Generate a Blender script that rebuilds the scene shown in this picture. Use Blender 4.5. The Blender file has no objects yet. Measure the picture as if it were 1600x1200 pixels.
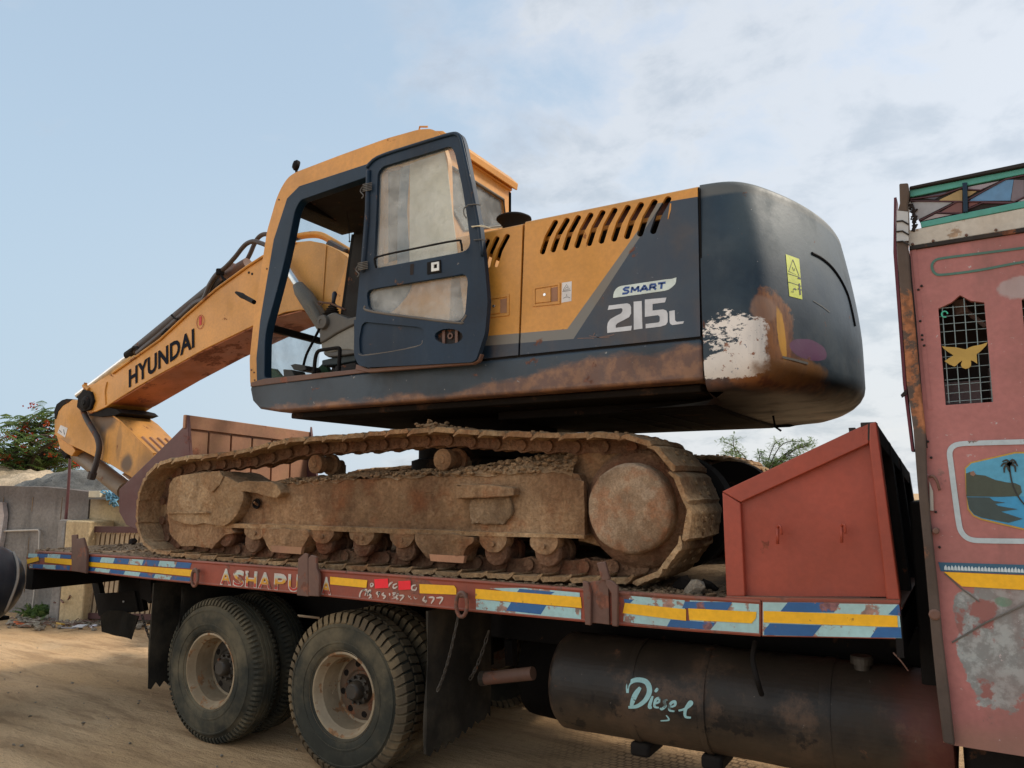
import bpy, bmesh, math, random
import numpy as np
from mathutils import Vector, Matrix, noise as mnoise
from mathutils.geometry import tessellate_polygon
random.seed(7)
S = bpy.context.scene
COL = S.collection
# ---------------------------------------------------------------- camera, world, sun, exposure
FPX, CH, CD = 1190.0, 1.92, 4.0            # focal length in px of a 1600 px wide picture, eye height, distance to the flatbed's side
PITCH, YAW = math.atan(165/1190.0), math.radians(30.6)
cam_d = bpy.data.cameras.new('camera'); cam = bpy.data.objects.new('camera', cam_d); COL.objects.link(cam)
cam.location = (0, -CD, CH); cam.rotation_euler = (math.pi/2+PITCH, 0, YAW)
cam_d.sensor_width = 36; cam_d.lens = FPX/1600*36; cam_d.clip_start = .05; cam_d.clip_end = 2000
S.camera = cam
SUN_AZ, SUN_EL = math.radians(46), math.radians(40)     # azimuth clockwise from +Y
world = bpy.data.worlds.new('World'); S.world = world; world.use_nodes = True
def build_world():
    nt = world.node_tree; N = nt.nodes; L = nt.links; N.clear()
    out = N.new('ShaderNodeOutputWorld'); bg = N.new('ShaderNodeBackground'); bg.inputs['Strength'].default_value = .10
    sky = N.new('ShaderNodeTexSky'); sky.sky_type = 'NISHITA'; sky.sun_disc = False
    sky.sun_elevation = SUN_EL; sky.sun_rotation = SUN_AZ
    sky.air_density = 1.2; sky.dust_density = 1.5; sky.ozone_density = 1.2
    tc = N.new('ShaderNodeTexCoord'); sep = N.new('ShaderNodeSeparateXYZ'); L.new(tc.outputs['Generated'], sep.inputs[0])
    def m(op, a, b=None, c=None, clamp=False):
        n = N.new('ShaderNodeMath'); n.operation = op; n.use_clamp = clamp
        for i, v in enumerate((a, b, c)):
            if v is None: continue
            if hasattr(v, 'links'): L.new(v, n.inputs[i])
            else: n.inputs[i].default_value = v
        return n.outputs[0]
    def mr(v, a, b, c=0., d=1.):
        n = N.new('ShaderNodeMapRange'); n.interpolation_type = 'SMOOTHSTEP'; L.new(v, n.inputs[0])
        for i, q in enumerate((a, b, c, d)): n.inputs[i+1].default_value = q
        return n.outputs[0]
    zz = m('ADD', m('MAXIMUM', sep.outputs[2], 0.), .28)
    comb = N.new('ShaderNodeCombineXYZ'); L.new(m('DIVIDE', sep.outputs[0], zz), comb.inputs[0]); L.new(m('DIVIDE', sep.outputs[1], zz), comb.inputs[1])
    def noi(scale, det, off, rough=.55, dist=0.):
        mp = N.new('ShaderNodeMapping'); L.new(comb.outputs[0], mp.inputs[0]); mp.inputs['Location'].default_value = off
        n = N.new('ShaderNodeTexNoise'); L.new(mp.outputs[0], n.inputs['Vector']); n.inputs['Scale'].default_value = scale
        n.inputs['Detail'].default_value = det; n.inputs['Roughness'].default_value = rough; n.inputs['Distortion'].default_value = dist
        return n.outputs[0]
    big = noi(.9, 3, (3.1, 1.2, 0)); mid = noi(3.6, 10, (1.3, 4.2, 0), .60, .2); fine = noi(7, 8, (5, 2, 0), .6, .4)
    # the sky is hazier and more clouded towards the sun (right of the picture)
    sx, sy = math.sin(SUN_AZ), math.cos(SUN_AZ)
    toward = m('ADD', m('MULTIPLY', sep.outputs[0], sx), m('MULTIPLY', sep.outputs[1], sy))
    cover = mr(toward, -.25, .65, -.15, .17)
    cl = m('ADD', m('ADD', m('MULTIPLY', mid, .65), m('MULTIPLY', big, .35)), cover)
    mask = mr(cl, .43, .60)
    haze = mr(sep.outputs[2], 0., .62, .97, .72)
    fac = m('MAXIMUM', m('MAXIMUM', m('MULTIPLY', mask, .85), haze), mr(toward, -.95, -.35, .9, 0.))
    # cloud colour: grey undersides in the thick parts, white elsewhere, brighter near the sun
    mixc = N.new('ShaderNodeMix'); mixc.data_type = 'RGBA'
    L.new(mr(m('ADD', m('MULTIPLY', fine, .4), m('MULTIPLY', mid, .6)), .47, .62), mixc.inputs[0])
    mixc.inputs[6].default_value = (3.7, 3.85, 4.0, 1); mixc.inputs[7].default_value = (2.75, 3.0, 3.25, 1)
    hz = N.new('ShaderNodeMix'); hz.data_type = 'RGBA'; L.new(m('MULTIPLY', mask, .95), hz.inputs[0])
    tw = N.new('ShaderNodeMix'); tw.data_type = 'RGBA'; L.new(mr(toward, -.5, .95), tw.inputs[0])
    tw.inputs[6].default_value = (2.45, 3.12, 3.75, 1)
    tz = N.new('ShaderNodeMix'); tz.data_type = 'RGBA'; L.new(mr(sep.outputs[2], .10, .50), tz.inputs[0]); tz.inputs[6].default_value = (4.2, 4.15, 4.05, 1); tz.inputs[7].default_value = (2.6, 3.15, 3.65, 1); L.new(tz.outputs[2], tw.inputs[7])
    # unseen sky behind the camera, added white and bright as fill light
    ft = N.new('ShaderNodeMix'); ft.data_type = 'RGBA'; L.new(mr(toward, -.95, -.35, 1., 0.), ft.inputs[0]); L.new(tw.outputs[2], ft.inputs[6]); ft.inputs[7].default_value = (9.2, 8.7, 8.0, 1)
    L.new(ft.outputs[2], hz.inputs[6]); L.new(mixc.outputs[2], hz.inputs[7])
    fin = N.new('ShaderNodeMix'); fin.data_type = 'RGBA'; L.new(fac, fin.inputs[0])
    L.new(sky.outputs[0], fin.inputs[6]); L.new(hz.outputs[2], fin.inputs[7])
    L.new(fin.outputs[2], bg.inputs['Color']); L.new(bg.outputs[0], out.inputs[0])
build_world()
sun_d = bpy.data.lights.new('sun', 'SUN'); sun = bpy.data.objects.new('sun', sun_d); COL.objects.link(sun)
sun_d.energy = 1.5; sun_d.angle = math.radians(10); sun_d.color = (1., .90, .76)
dsun = Vector((math.sin(SUN_AZ)*math.cos(SUN_EL), math.cos(SUN_AZ)*math.cos(SUN_EL), math.sin(SUN_EL)))
sun.rotation_euler = dsun.to_track_quat('Z', 'Y').to_euler(); sun.location = (20, 30, 30)
V = S.view_settings; S.display_settings.display_device = 'sRGB'; V.view_transform = 'Standard'; V.look = 'None'; V.gamma = 1; V.exposure = 1.06; V.use_curve_mapping = False

# ---------------------------------------------------------------- survey: a measured picture point put at its real distance
_f = Vector((-math.sin(YAW)*math.cos(PITCH), math.cos(YAW)*math.cos(PITCH), math.sin(PITCH)))
_r = Vector((math.cos(YAW), math.sin(YAW), 0)); _u = _r.cross(_f); _C = Vector((0, -CD, CH))
def _ray(x, y): return _f*FPX + _r*(x-800) - _u*(y-600)
def P(x, y, Y): r = _ray(x, y); return _C + r*((Y-_C.y)/r.y)
def PZ(x, y, Z): r = _ray(x, y); return _C + r*((Z-_C.z)/r.z)
def PX(x, y, X): r = _ray(x, y); return _C + r*((X-_C.x)/r.x)
def XZ(pts, Y): return [(P(x, y, Y).x, P(x, y, Y).z) for x, y in pts]

# ---------------------------------------------------------------- mesh builder
def empty(name, loc, label, cat, group=None):
    o = bpy.data.objects.new(name, None); COL.objects.link(o); o.location = loc; o.empty_display_size = .2
    o['label'] = label; o['category'] = cat
    if group: o['group'] = group
    return o
def tag(o, label=None, cat=None, group=None, kind=None):
    if label: o['label'] = label
    if cat: o['category'] = cat
    if group: o['group'] = group
    if kind: o['kind'] = kind
    return o
def attach(o, parent):
    if parent is None: return
    o.parent = parent
    if parent.type == 'EMPTY': o.matrix_parent_inverse = Matrix.Translation(-Vector(parent.location))
class B:
    def __init__(s): s.v = []; s.f = []; s.m = []
    def add(s, vs, fs, mi=0):
        k = len(s.v); s.v += [tuple(v) for v in vs]; s.f += [tuple(k+i for i in f) for f in fs]; s.m += [mi]*len(fs); return s
    def box(s, x0, x1, y0, y1, z0, z1, mi=0):
        vs = [(x, y, z) for x in (x0, x1) for y in (y0, y1) for z in (z0, z1)]
        return s.add(vs, [(0,1,3,2),(4,6,7,5),(0,4,5,1),(2,3,7,6),(0,2,6,4),(1,5,7,3)], mi)
    def hexa(s, a, b, mi=0):               # two quads a (4 pts) and b (4 pts) joined into a solid
        return s.add(list(a)+list(b), [(0,1,2,3),(7,6,5,4),(0,4,5,1),(1,5,6,2),(2,6,7,3),(3,7,4,0)], mi)
    def prism(s, poly, y0, y1, mi=0, holes=(), smi=None):   # outline in x,z pushed from y0 to y1
        if smi is None: smi = mi
        loops = [list(poly)]+[list(h) for h in holes]
        if holes:
            tess = tessellate_polygon([[Vector((x, z, 0)) for x, z in l] for l in loops]); fl = [tuple(t) for t in tess]
        else: fl = [tuple(range(len(poly)))]
        pts = [p for l in loops for p in l]; n = len(pts)
        s.add([(x, y0, z) for x, z in pts]+[(x, y1, z) for x, z in pts], fl+[tuple(reversed([i+n for i in f])) for f in fl], mi)
        base = len(s.v)-2*n; k = 0
        for l in loops:
            for i in range(len(l)):
                a = base+k+i; b = base+k+(i+1) % len(l)
                s.f.append((a, b, b+n, a+n)); s.m.append(smi)
            k += len(l)
        return s
    def xprism(s, poly, x0, x1, mi=0):     # outline in y,z pushed along x
        n = len(poly)
        return s.add([(x0, y, z) for y, z in poly]+[(x1, y, z) for y, z in poly],
                     [tuple(range(n)), tuple(range(2*n-1, n-1, -1))]+[(i, (i+1) % n, (i+1) % n+n, i+n) for i in range(n)], mi)
    def tube(s, pts, r, n=8, closed=False, mi=0, caps=True):
        pts = [Vector(p) for p in pts]; m = len(pts); rs = r if isinstance(r, (list, tuple)) else [r]*m
        up = None; rings = []
        for i, p in enumerate(pts):
            if closed: t = (pts[(i+1) % m]-pts[i-1])
            else: t = pts[min(i+1, m-1)]-pts[max(i-1, 0)]
            t.normalize()
            if up is None:
                up = Vector((0, 0, 1)) if abs(t.z) < .9 else Vector((0, 1, 0))
            sx = up.cross(t)
            if sx.length < 1e-5: sx = Vector((1, 0, 0)).cross(t)
            sx.normalize(); up = t.cross(sx).normalized()
            rings.append([p+sx*math.cos(2*math.pi*k/n)*rs[i]+up*math.sin(2*math.pi*k/n)*rs[i] for k in range(n)])
        fs = []
        for i in range(m if closed else m-1):
            j = (i+1) % m
            for k in range(n): fs.append((i*n+k, i*n+(k+1) % n, j*n+(k+1) % n, j*n+k))
        if not closed and caps: fs += [tuple(range(n-1, -1, -1)), tuple((m-1)*n+k for k in range(n))]
        return s.add([q for r_ in rings for q in r_], fs, mi)
    def cyl(s, p0, p1, r0, r1=None, n=20, mi=0): return s.tube([p0, p1], [r0, r0 if r1 is None else r1], n, mi=mi)
    def lathe(s, c, prof, n=48, axis='Y', mi=0, closed=False):    # profile of (radius, offset along axis)
        vs = []; fs = []; m = len(prof)
        for i in range(n):
            a = 2*math.pi*i/n; ca, sa = math.cos(a), math.sin(a)
            for r, h in prof:
                if axis == 'Y': vs.append((c[0]+r*ca, c[1]+h, c[2]+r*sa))
                elif axis == 'X': vs.append((c[0]+h, c[1]+r*ca, c[2]+r*sa))
                else: vs.append((c[0]+r*ca, c[1]+r*sa, c[2]+h))
        for i in range(n):
            j = (i+1) % n
            for k in range(m if closed else m-1):
                l = (k+1) % m; fs.append((i*m+k, i*m+l, j*m+l, j*m+k))
        return s.add(vs, fs, mi)
    def stroke(s, pts, w, y, t=.002, mi=0): # flat painted stroke in a plane of constant y
        pts = [Vector((p[0], 0, p[1])) for p in pts]; m = len(pts); L = []; R = []
        for i, p in enumerate(pts):
            d = (pts[min(i+1, m-1)]-pts[max(i-1, 0)]).normalized(); q = Vector((-d.z, 0, d.x))
            ww = w[i] if isinstance(w, (list, tuple)) else w
            L.append(p+q*ww/2); R.append(p-q*ww/2)
        vs = [(a.x, y, a.z) for a in L]+[(a.x, y, a.z) for a in R]; k = len(vs)
        vs += [(a[0], y+t, a[2]) for a in vs]
        fs = [(i, i+1, m+i+1, m+i) for i in range(m-1)]+[(i, i+k, i+1+k, i+1) for i in range(m-1)]+[(m+i, m+i+1, m+i+1+k, m+i+k) for i in range(m-1)]
        return s.add(vs, fs, mi)
    def obj(s, name, mat, parent=None, bevel=0, seg=2, smooth=None, sub=0, disp=None, dmask=None, label=None):
        me = bpy.data.meshes.new(name); me.from_pydata(s.v, [], s.f)
        for m_ in (mat if isinstance(mat, (list, tuple)) else [mat]): me.materials.append(m_)
        if len(set(s.m)) > 1:
            for p, k in zip(me.polygons, s.m): p.material_index = k
        bm = bmesh.new(); bm.from_mesh(me)
        bmesh.ops.recalc_face_normals(bm, faces=bm.faces)
        if sub:
            bmesh.ops.triangulate(bm, faces=bm.faces)
            for _ in range(9):
                es = [e for e in bm.edges if e.calc_length() > sub]
                if not es: break
                bmesh.ops.subdivide_edges(bm, edges=es, cuts=1)
                bmesh.ops.triangulate(bm, faces=[f for f in bm.faces if len(f.verts) > 3])
        if disp:
            bmesh.ops.remove_doubles(bm, verts=bm.verts, dist=1e-4); bm.normal_update()
            nn = {v: v.normal.copy() for v in bm.verts}
            for v in bm.verts:
                d = 0
                for amp, sc in disp: d += amp*mnoise.noise(v.co*sc)
                if dmask: d *= dmask(v.co)
                v.co += nn[v]*d
        bm.to_mesh(me); bm.free()
        o = bpy.data.objects.new(name, me); COL.objects.link(o)
        if smooth is not None:
            me.shade_smooth()
            if smooth < 179: me.set_sharp_from_angle(angle=math.radians(smooth))
        if bevel:
            b = o.modifiers.new('edge', 'BEVEL'); b.width = bevel; b.segments = seg; b.limit_method = 'ANGLE'; b.angle_limit = math.radians(35)
            if smooth is None: me.shade_smooth(); me.set_sharp_from_angle(angle=math.radians(50)); b.harden_normals = False
        attach(o, parent)
        if label: o['label'] = label
        return o
def inst(src, parent, mat=None):           # shares mesh data
    o = src.copy(); COL.objects.link(o); o.parent = parent
    if parent is not None and parent.type == 'EMPTY': o.matrix_parent_inverse = Matrix.Translation(-Vector(parent.location))
    else: o.matrix_parent_inverse = Matrix()
    if mat is not None: o.matrix_basis = mat
    return o
def arc(c, r, a0, a1, n=8): return [(c[0]+r*math.cos(math.radians(a0+(a1-a0)*i/n)), c[1]+r*math.sin(math.radians(a0+(a1-a0)*i/n))) for i in range(n+1)]
def rounded(poly, r, n=4):                 # round the corners of a closed outline
    out = []; m = len(poly)
    for i in range(m):
        a, p, c = Vector(poly[i-1]), Vector(poly[i]), Vector(poly[(i+1) % m])
        rr = r[i] if isinstance(r, (list, tuple)) else r
        da, dc = (a-p), (c-p); k = min(rr, da.length*.45, dc.length*.45)
        if k < 1e-4: out.append(tuple(p)); continue
        s0, s1 = p+da.normalized()*k, p+dc.normalized()*k
        for j in range(n+1):
            t = j/n; out.append(tuple(s0*(1-t)**2+p*2*t*(1-t)+s1*t*t))
    return out
def smoothpath(pts, k=4):                  # Catmull-Rom through points
    pts = [Vector(p) for p in pts]; out = []
    for i in range(len(pts)-1):
        a, b, c, d = pts[max(i-1, 0)], pts[i], pts[i+1], pts[min(i+2, len(pts)-1)]
        for j in range(k):
            t = j/k; out.append(.5*((2*b)+(c-a)*t+(2*a-5*b+4*c-d)*t*t+(3*b-a-3*c+d)*t**3))
    out.append(pts[-1]); return out
FONT = bpy.data.fonts.load('<builtin>') if '<builtin>' in bpy.data.fonts else None
def text_mesh(name, s, p0, p1, h, mat, parent, bold=0., shear=0., ext=.001, skew=0.):
    """word with its baseline from p0 to p1 (world points), letters h high, facing -Y"""
    cu = bpy.data.curves.new(name, 'FONT'); cu.body = s; cu.extrude = .0; cu.offset = bold; cu.shear = shear; cu.resolution_u = 3
    t = bpy.data.objects.new(name, cu); COL.objects.link(t)
    dg = bpy.context.evaluated_depsgraph_get(); me = bpy.data.meshes.new_from_object(t.evaluated_get(dg))
    bpy.data.objects.remove(t); bpy.data.curves.remove(cu)
    xs = [v.co.x for v in me.vertices]; ys = [v.co.y for v in me.vertices]; x0, x1 = min(xs), max(xs); y0 = 0; y1 = max(ys)
    p0, p1 = Vector(p0), Vector(p1); ex = (p1-p0)/(x1-x0); ez = Vector((0, 0, 1))*h/(y1-y0)
    if skew: ez = ez+(p1-p0).normalized()*skew*h/(y1-y0)
    nrm = Vector((0, -ext, 0))
    for v in me.vertices: v.co = p0+ex*(v.co.x-x0)+ez*v.co.y+nrm
    me.materials.clear(); me.materials.append(mat)
    o = bpy.data.objects.new(name, me); COL.objects.link(o); attach(o, parent)
    return o
# ---------------------------------------------------------------- materials
class Mat:
    def __init__(s, name):
        s.mat = bpy.data.materials.new(name); s.mat.use_nodes = True; s.nt = s.mat.node_tree; s.N = s.nt.nodes; s.L = s.nt.links
        s.bs = s.N['Principled BSDF']; g = s.N.new('ShaderNodeNewGeometry'); s.pos = g.outputs['Position']; s.nrm = g.outputs['Normal']
        sp = s.N.new('ShaderNodeSeparateXYZ'); s.L.new(s.pos, sp.inputs[0]); s.x, s.y, s.z = sp.outputs
        sn = s.N.new('ShaderNodeSeparateXYZ'); s.L.new(s.nrm, sn.inputs[0]); s.nz = sn.outputs[2]
    def put(s, v, sock):
        if hasattr(v, 'links'): s.L.new(v, sock)
        elif isinstance(v, (tuple, list)): sock.default_value = (*v[:3], 1) if len(sock.default_value) == 4 else v
        else: sock.default_value = v
    def m(s, op, a, b=None, clamp=False):
        n = s.N.new('ShaderNodeMath'); n.operation = op; n.use_clamp = clamp; s.put(a, n.inputs[0])
        if b is not None: s.put(b, n.inputs[1])
        return n.outputs[0]
    def noise(s, scale, det=5, rough=.55, st=(1, 1, 1), off=(0, 0, 0), dist=0., vec=None):
        mp = s.N.new('ShaderNodeMapping'); s.L.new(vec or s.pos, mp.inputs[0]); mp.inputs['Scale'].default_value = st; mp.inputs['Location'].default_value = off
        n = s.N.new('ShaderNodeTexNoise'); s.L.new(mp.outputs[0], n.inputs['Vector']); n.inputs['Scale'].default_value = scale
        n.inputs['Detail'].default_value = det; n.inputs['Roughness'].default_value = rough; n.inputs['Distortion'].default_value = dist
        return n.outputs[0]
    def voro(s, scale, st=(1, 1, 1), feat='F1', rnd=1.):
        mp = s.N.new('ShaderNodeMapping'); s.L.new(s.pos, mp.inputs[0]); mp.inputs['Scale'].default_value = st
        n = s.N.new('ShaderNodeTexVoronoi'); n.feature = feat; s.L.new(mp.outputs[0], n.inputs['Vector']); n.inputs['Scale'].default_value = scale; n.inputs['Randomness'].default_value = rnd
        return n.outputs[0]
    def mr(s, v, a, b, c=0., d=1.):
        n = s.N.new('ShaderNodeMapRange'); n.interpolation_type = 'SMOOTHSTEP'; s.put(v, n.inputs[0])
        for i, q in enumerate((a, b, c, d)): s.put(q, n.inputs[i+1])
        return n.outputs[0]
    def mix(s, f, a, b):
        n = s.N.new('ShaderNodeMix'); n.data_type = 'RGBA'; s.put(f, n.inputs[0]); s.put(a, n.inputs[6]); s.put(b, n.inputs[7]); return n.outputs[2]
    def mul(s, c, k):
        n = s.N.new('ShaderNodeVectorMath'); n.operation = 'SCALE'; s.put(c, n.inputs[0]) if hasattr(c, 'links') else n.inputs[0].__setattr__('default_value', c[:3]); s.put(k, n.inputs['Scale']); return n.outputs[0]
    def ell(s, c, r, nz=.25, sc=9., axes='xz', soft=.12, rot=0.):   # a ragged patch with a centre and radii in metres
        a = {'x': s.x, 'y': s.y, 'z': s.z}; u, v = a[axes[0]], a[axes[1]]
        du = s.m('SUBTRACT', u, c[0]); dv = s.m('SUBTRACT', v, c[1])
        if rot:
            cr, sr = math.cos(rot), math.sin(rot)
            du, dv = s.m('ADD', s.m('MULTIPLY', du, cr), s.m('MULTIPLY', dv, sr)), s.m('SUBTRACT', s.m('MULTIPLY', dv, cr), s.m('MULTIPLY', du, sr))
        d = s.m('ADD', s.m('POWER', s.m('ABSOLUTE', s.m('DIVIDE', du, r[0])), 2.), s.m('POWER', s.m('ABSOLUTE', s.m('DIVIDE', dv, r[1])), 2.))
        d = s.m('SQRT', d); n = s.noise(sc, 8, .65, off=(c[0]*3, 1, c[1]*2))
        d = s.m('ADD', d, s.m('MULTIPLY', s.m('SUBTRACT', n, .5), nz*4))
        return s.mr(d, 1-soft, 1+soft, 1., 0.)
    def fin(s, col, rough=.6, metal=0., bump=None, bs=.3, bd=.01, spec=.5):
        s.put(col, s.bs.inputs['Base Color']); s.put(rough, s.bs.inputs['Roughness']); s.put(metal, s.bs.inputs['Metallic']); s.put(spec, s.bs.inputs['Specular IOR Level'])
        if bump is not None:
            b = s.N.new('ShaderNodeBump'); s.L.new(bump, b.inputs['Height']); b.inputs['Strength'].default_value = bs; b.inputs['Distance'].default_value = bd
            s.L.new(b.outputs[0], s.bs.inputs['Normal'])
        return s.mat
DUST = (.30, .215, .135); RUST = (.11, .040, .018); MUD = (.27, .175, .10)
def dissolve(k, s, sc=55, st=(.5, .5, 1.7), lo=.78, w=.05):   # paint that breaks up into scratches where s falls from 1 to 0
    n = k.m('ADD', k.m('MULTIPLY', k.noise(sc, 9, .75, st, (3, 8, 1)), .55), k.m('MULTIPLY', k.noise(sc*.25, 6, .6, st, (1, 2, 6)), .45))
    return k.mr(k.m('ADD', n, k.m('MULTIPLY', s, .62)), lo, lo+w)
def worn(name, col, rough=.5, var=.12, dust=.35, dust_c=DUST, rust=.25, rust_c=RUST, rs=5., streak=.25, streak_c=(.10, .07, .05), top=.6, bump=.25, metal=0., chip=0., chip_c=(.4, .38, .34), spec=.5, hook=None):
    k = Mat(name); c = col
    c = k.mul(c, k.mr(k.noise(1.7, 4), .3, .7, 1-var, 1+var))
    c = k.mul(c, k.mr(k.noise(38, 3), .3, .7, .94, 1.06))
    if hook: c = hook(k, c)
    if streak: c = k.mix(k.m('MULTIPLY', k.mr(k.noise(9, 6, .6, (1, 1, .12), (4, 2, 0)), .52, .78), streak), c, streak_c)
    d1 = k.mr(k.noise(2.3, 8, .62, off=(9, 3, 1)), .42, .72)
    if dust: c = k.mix(k.m('MULTIPLY', d1, dust), c, dust_c)
    if top: c = k.mix(k.m('MULTIPLY', k.mr(k.nz, .25, .95), top), c, dust_c)
    r1 = None
    if rust:
        rn = k.noise(rs, 11, .68, off=(2, 7, 5), dist=.2)
        r1 = k.mr(rn, .66-.22*rust, .70-.22*rust)
        c = k.mix(k.m('MULTIPLY', r1, .85), c, k.mix(k.mr(k.noise(30, 4), .35, .65), rust_c, tuple(q*2.0 for q in rust_c)))
    if chip:
        c1 = k.mr(k.noise(22, 9, .7, off=(1, 1, 8)), .70-.12*chip, .72-.12*chip); c = k.mix(c1, c, chip_c)
    rr = k.m('ADD', k.m('MULTIPLY', d1, .25 if dust else 0.), rough, clamp=True)
    if r1 is not None: rr = k.mr(r1, 0., 1., rr, .9)
    h = k.m('ADD', k.m('MULTIPLY', k.noise(14, 6, .6), .6), k.m('MULTIPLY', k.noise(90, 3), .15))
    return k.fin(c, rr, metal, h, bump, .01, spec)
def earthy(name, base, dark, light, rusty=None, rusta=.3, sc=1., bump=1., bd=.035, rough=.95):
    k = Mat(name)
    n1 = k.noise(2.2*sc, 9, .65); n2 = k.noise(9*sc, 10, .7, off=(3, 1, 2)); n3 = k.noise(45*sc, 6, .6, off=(7, 7, 7))
    c = k.mix(k.mr(n1, .32, .60), dark, base); c = k.mix(k.m('MULTIPLY', k.mr(k.noise(1.3*sc, 7, .6, off=(6, 2, 8)), .48, .66), .55), c, light); c = k.mix(k.m('MULTIPLY', k.mr(n2, .50, .70), .42), c, light)
    c = k.mix(k.m('MULTIPLY', k.mr(k.noise(7*sc, 7, .62, (1, 1, .25), (5, 5, 1)), .54, .72), .45), c, dark); c = k.mix(k.mr(k.nz, .3, .9, 0., .45), c, light)
    if rusty: c = k.mix(k.m('MULTIPLY', k.mr(k.noise(3.6*sc, 8, .6, off=(1, 9, 4)), .50, .66), rusta), c, rusty)
    c = k.mul(c, k.mr(n3, .35, .65, .84, 1.13)); c = k.mul(c, k.mr(k.noise(12*sc, 8, .7, (1, 1, .5), (2, 4, 4)), .38, .62, .86, 1.10)); c = k.mul(c, k.mr(k.noise(.9*sc, 5, .6, off=(8, 8, 3)), .35, .65, .76, 1.20))
    c = k.mix(k.mr(k.noise(60*sc, 6, .7, off=(0, 5, 0)), .62, .68, 0, .5), c, dark)
    vo = k.voro(24*sc); h = k.m('ADD', k.m('MULTIPLY', n2, .9), k.m('ADD', k.m('ADD', k.m('MULTIPLY', n3, .5), k.m('MULTIPLY', k.m('MULTIPLY', vo, .35), k.mr(n1, .45, .6))), k.m('MULTIPLY', k.noise(150*sc, 4), .22)))
    return k.fin(c, rough, 0., h, bump, bd, .2)
def plain(name, col, rough=.6, metal=0., spec=.5, var=.1): 
    k = Mat(name); return k.fin(k.mul(col, k.mr(k.noise(12, 5), .3, .7, 1-var, 1+var)), rough, metal, k.noise(40, 4), .1, .005, spec)

YEL = (.60, .262, .038); NAVY = (.008, .026, .051); GREY = (.17, .165, .15)
M = {}
M['yellow'] = worn('faded_yellow_paint', YEL, .42, .14, .22, (.42, .27, .13), .10, (.13, .045, .018), 4.5, .22, (.26, .11, .04), .3, .12)
M['yellow_rusty'] = worn('rusty_yellow_paint', (.60, .26, .038), .5, .2, .3, (.40, .23, .10), .30, (.12, .04, .018), 3.2, .5, (.10, .04, .02), .35, .25)
M['yellow_under'] = worn('orange_underside_paint', (.40, .115, .028), .55, .2, .3, (.25, .11, .05), .55, (.13, .04, .02), 3.5, .2, (.1, .04, .02), 0, .25)
M['navy'] = worn('navy_paint', NAVY, .36, .2, .16, (.07, .09, .11), .10, RUST, 6, .25, (.03, .045, .06), .45, .12, spec=.2, chip=.25, chip_c=(.30, .33, .36))
M['navy_door'] = worn('navy_door_paint', (.008, .024, .048), .46, .2, .18, (.10, .095, .09), .14, (.11, .06, .035), 6, .35, (.05, .055, .06), .85, .15, spec=.22, chip=.3, chip_c=(.22, .2, .18))
M['black'] = worn('grimy_black_metal', (.010, .009, .009), .7, .2, .25, (.035, .028, .022), .15, (.04, .02, .012), 5, .2, (.02, .017, .014), .4, .3, spec=.12)
M['under'] = worn('dark_belly_steel', (.013, .011, .010), .8, .2, .3, (.035, .026, .02), .35, (.035, .02, .013), 4, 0, top=.3, bump=.4, spec=.1)
M['mud'] = earthy('dried_mud', (.34, .212, .112), (.215, .125, .064), (.46, .315, .185), (.28, .125, .052), .35)
M['mud_rust'] = earthy('mud_on_rusty_steel', (.325, .190, .100), (.19, .100, .052), (.44, .30, .175), (.26, .092, .036), .6)
M['shoe'] = earthy('track_shoe_steel', (.40, .25, .130), (.24, .128, .062), (.53, .375, .22), (.29, .115, .045), .5)
M['bronze_mud'] = earthy('dusty_drive_cover', (.30, .21, .135), (.19, .12, .072), (.40, .30, .21), (.27, .11, .05), .55, 2.2, .7, .012)
M['link'] = earthy('rusty_link_steel', (.215, .115, .068), (.12, .058, .036), (.33, .215, .13), (.20, .065, .030), .6)
M['dirt'] = earthy('loose_dirt', (.27, .18, .105), (.17, .11, .065), (.38, .27, .17), None, 0, 1.4, 1., .03)
M['rubber'] = worn('dusty_tyre_rubber', (.034, .035, .029), .85, .25, .85, (.17, .14, .09), 0, streak=0, top=.3, bump=.45, spec=.15)
M['rubber_tread'] = worn('dusty_tread_rubber', (.09, .07, .047), .85, .2, .95, (.27, .20, .115), 0, streak=0, top=.4, bump=.4, spec=.1)
M['rim'] = worn('dusty_cream_rim', (.36, .28, .18), .6, .25, .85, (.20, .14, .08), .55, (.16, .075, .03), 7, .4, (.12, .08, .05), .3, .3)
M['hub'] = worn('greasy_hub', (.03, .025, .020), .5, .2, .4, (.08, .06, .04), .1, streak=0)
M['box_red'] = worn('red_oxide_primer', (.31, .050, .026), .5, .14, .14, (.30, .12, .07), .10, (.12, .035, .02), 4, .16, (.16, .04, .03), .3, .15)
M['rail_red'] = worn('dirty_red_rail_paint', (.27, .055, .030), .6, .2, .5, (.19, .10, .06), .5, (.12, .055, .04), 3.2, .4, (.12, .05, .035), .8, .25)
M['stake'] = worn('rusty_stake_steel', (.125, .062, .045), .62, .2, .4, (.24, .15, .10), .45, (.13, .05, .03), 6, .3, top=.4)
M['pink'] = worn('faded_pink_cab_paint', (.36, .135, .125), .6, .12, .25, (.22, .115, .105), .10, (.16, .09, .08), 4, .22, (.20, .09, .085), .3, .15, chip=.35, chip_c=(.42, .36, .36))
M['wood'] = worn('weathered_post_wood', (.070, .050, .040), .8, .35, .5, (.14, .10, .07), .5, (.22, .085, .035), 2.2, .5, (.04, .035, .03), .3, .5)
M['ltblue'] = worn('chipped_light_blue_paint', (.34, .55, .56), .6, .1, .3, (.3, .25, .2), .55, (.20, .085, .055), 8, .15, (.2, .15, .12), .2, .1)
M['blue'] = worn('chipped_blue_paint', (.012, .10, .28), .5, .15, .2, (.1, .12, .15), .45, (.17, .07, .05), 6, .1, (.05, .07, .1), .2, .1)
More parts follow.
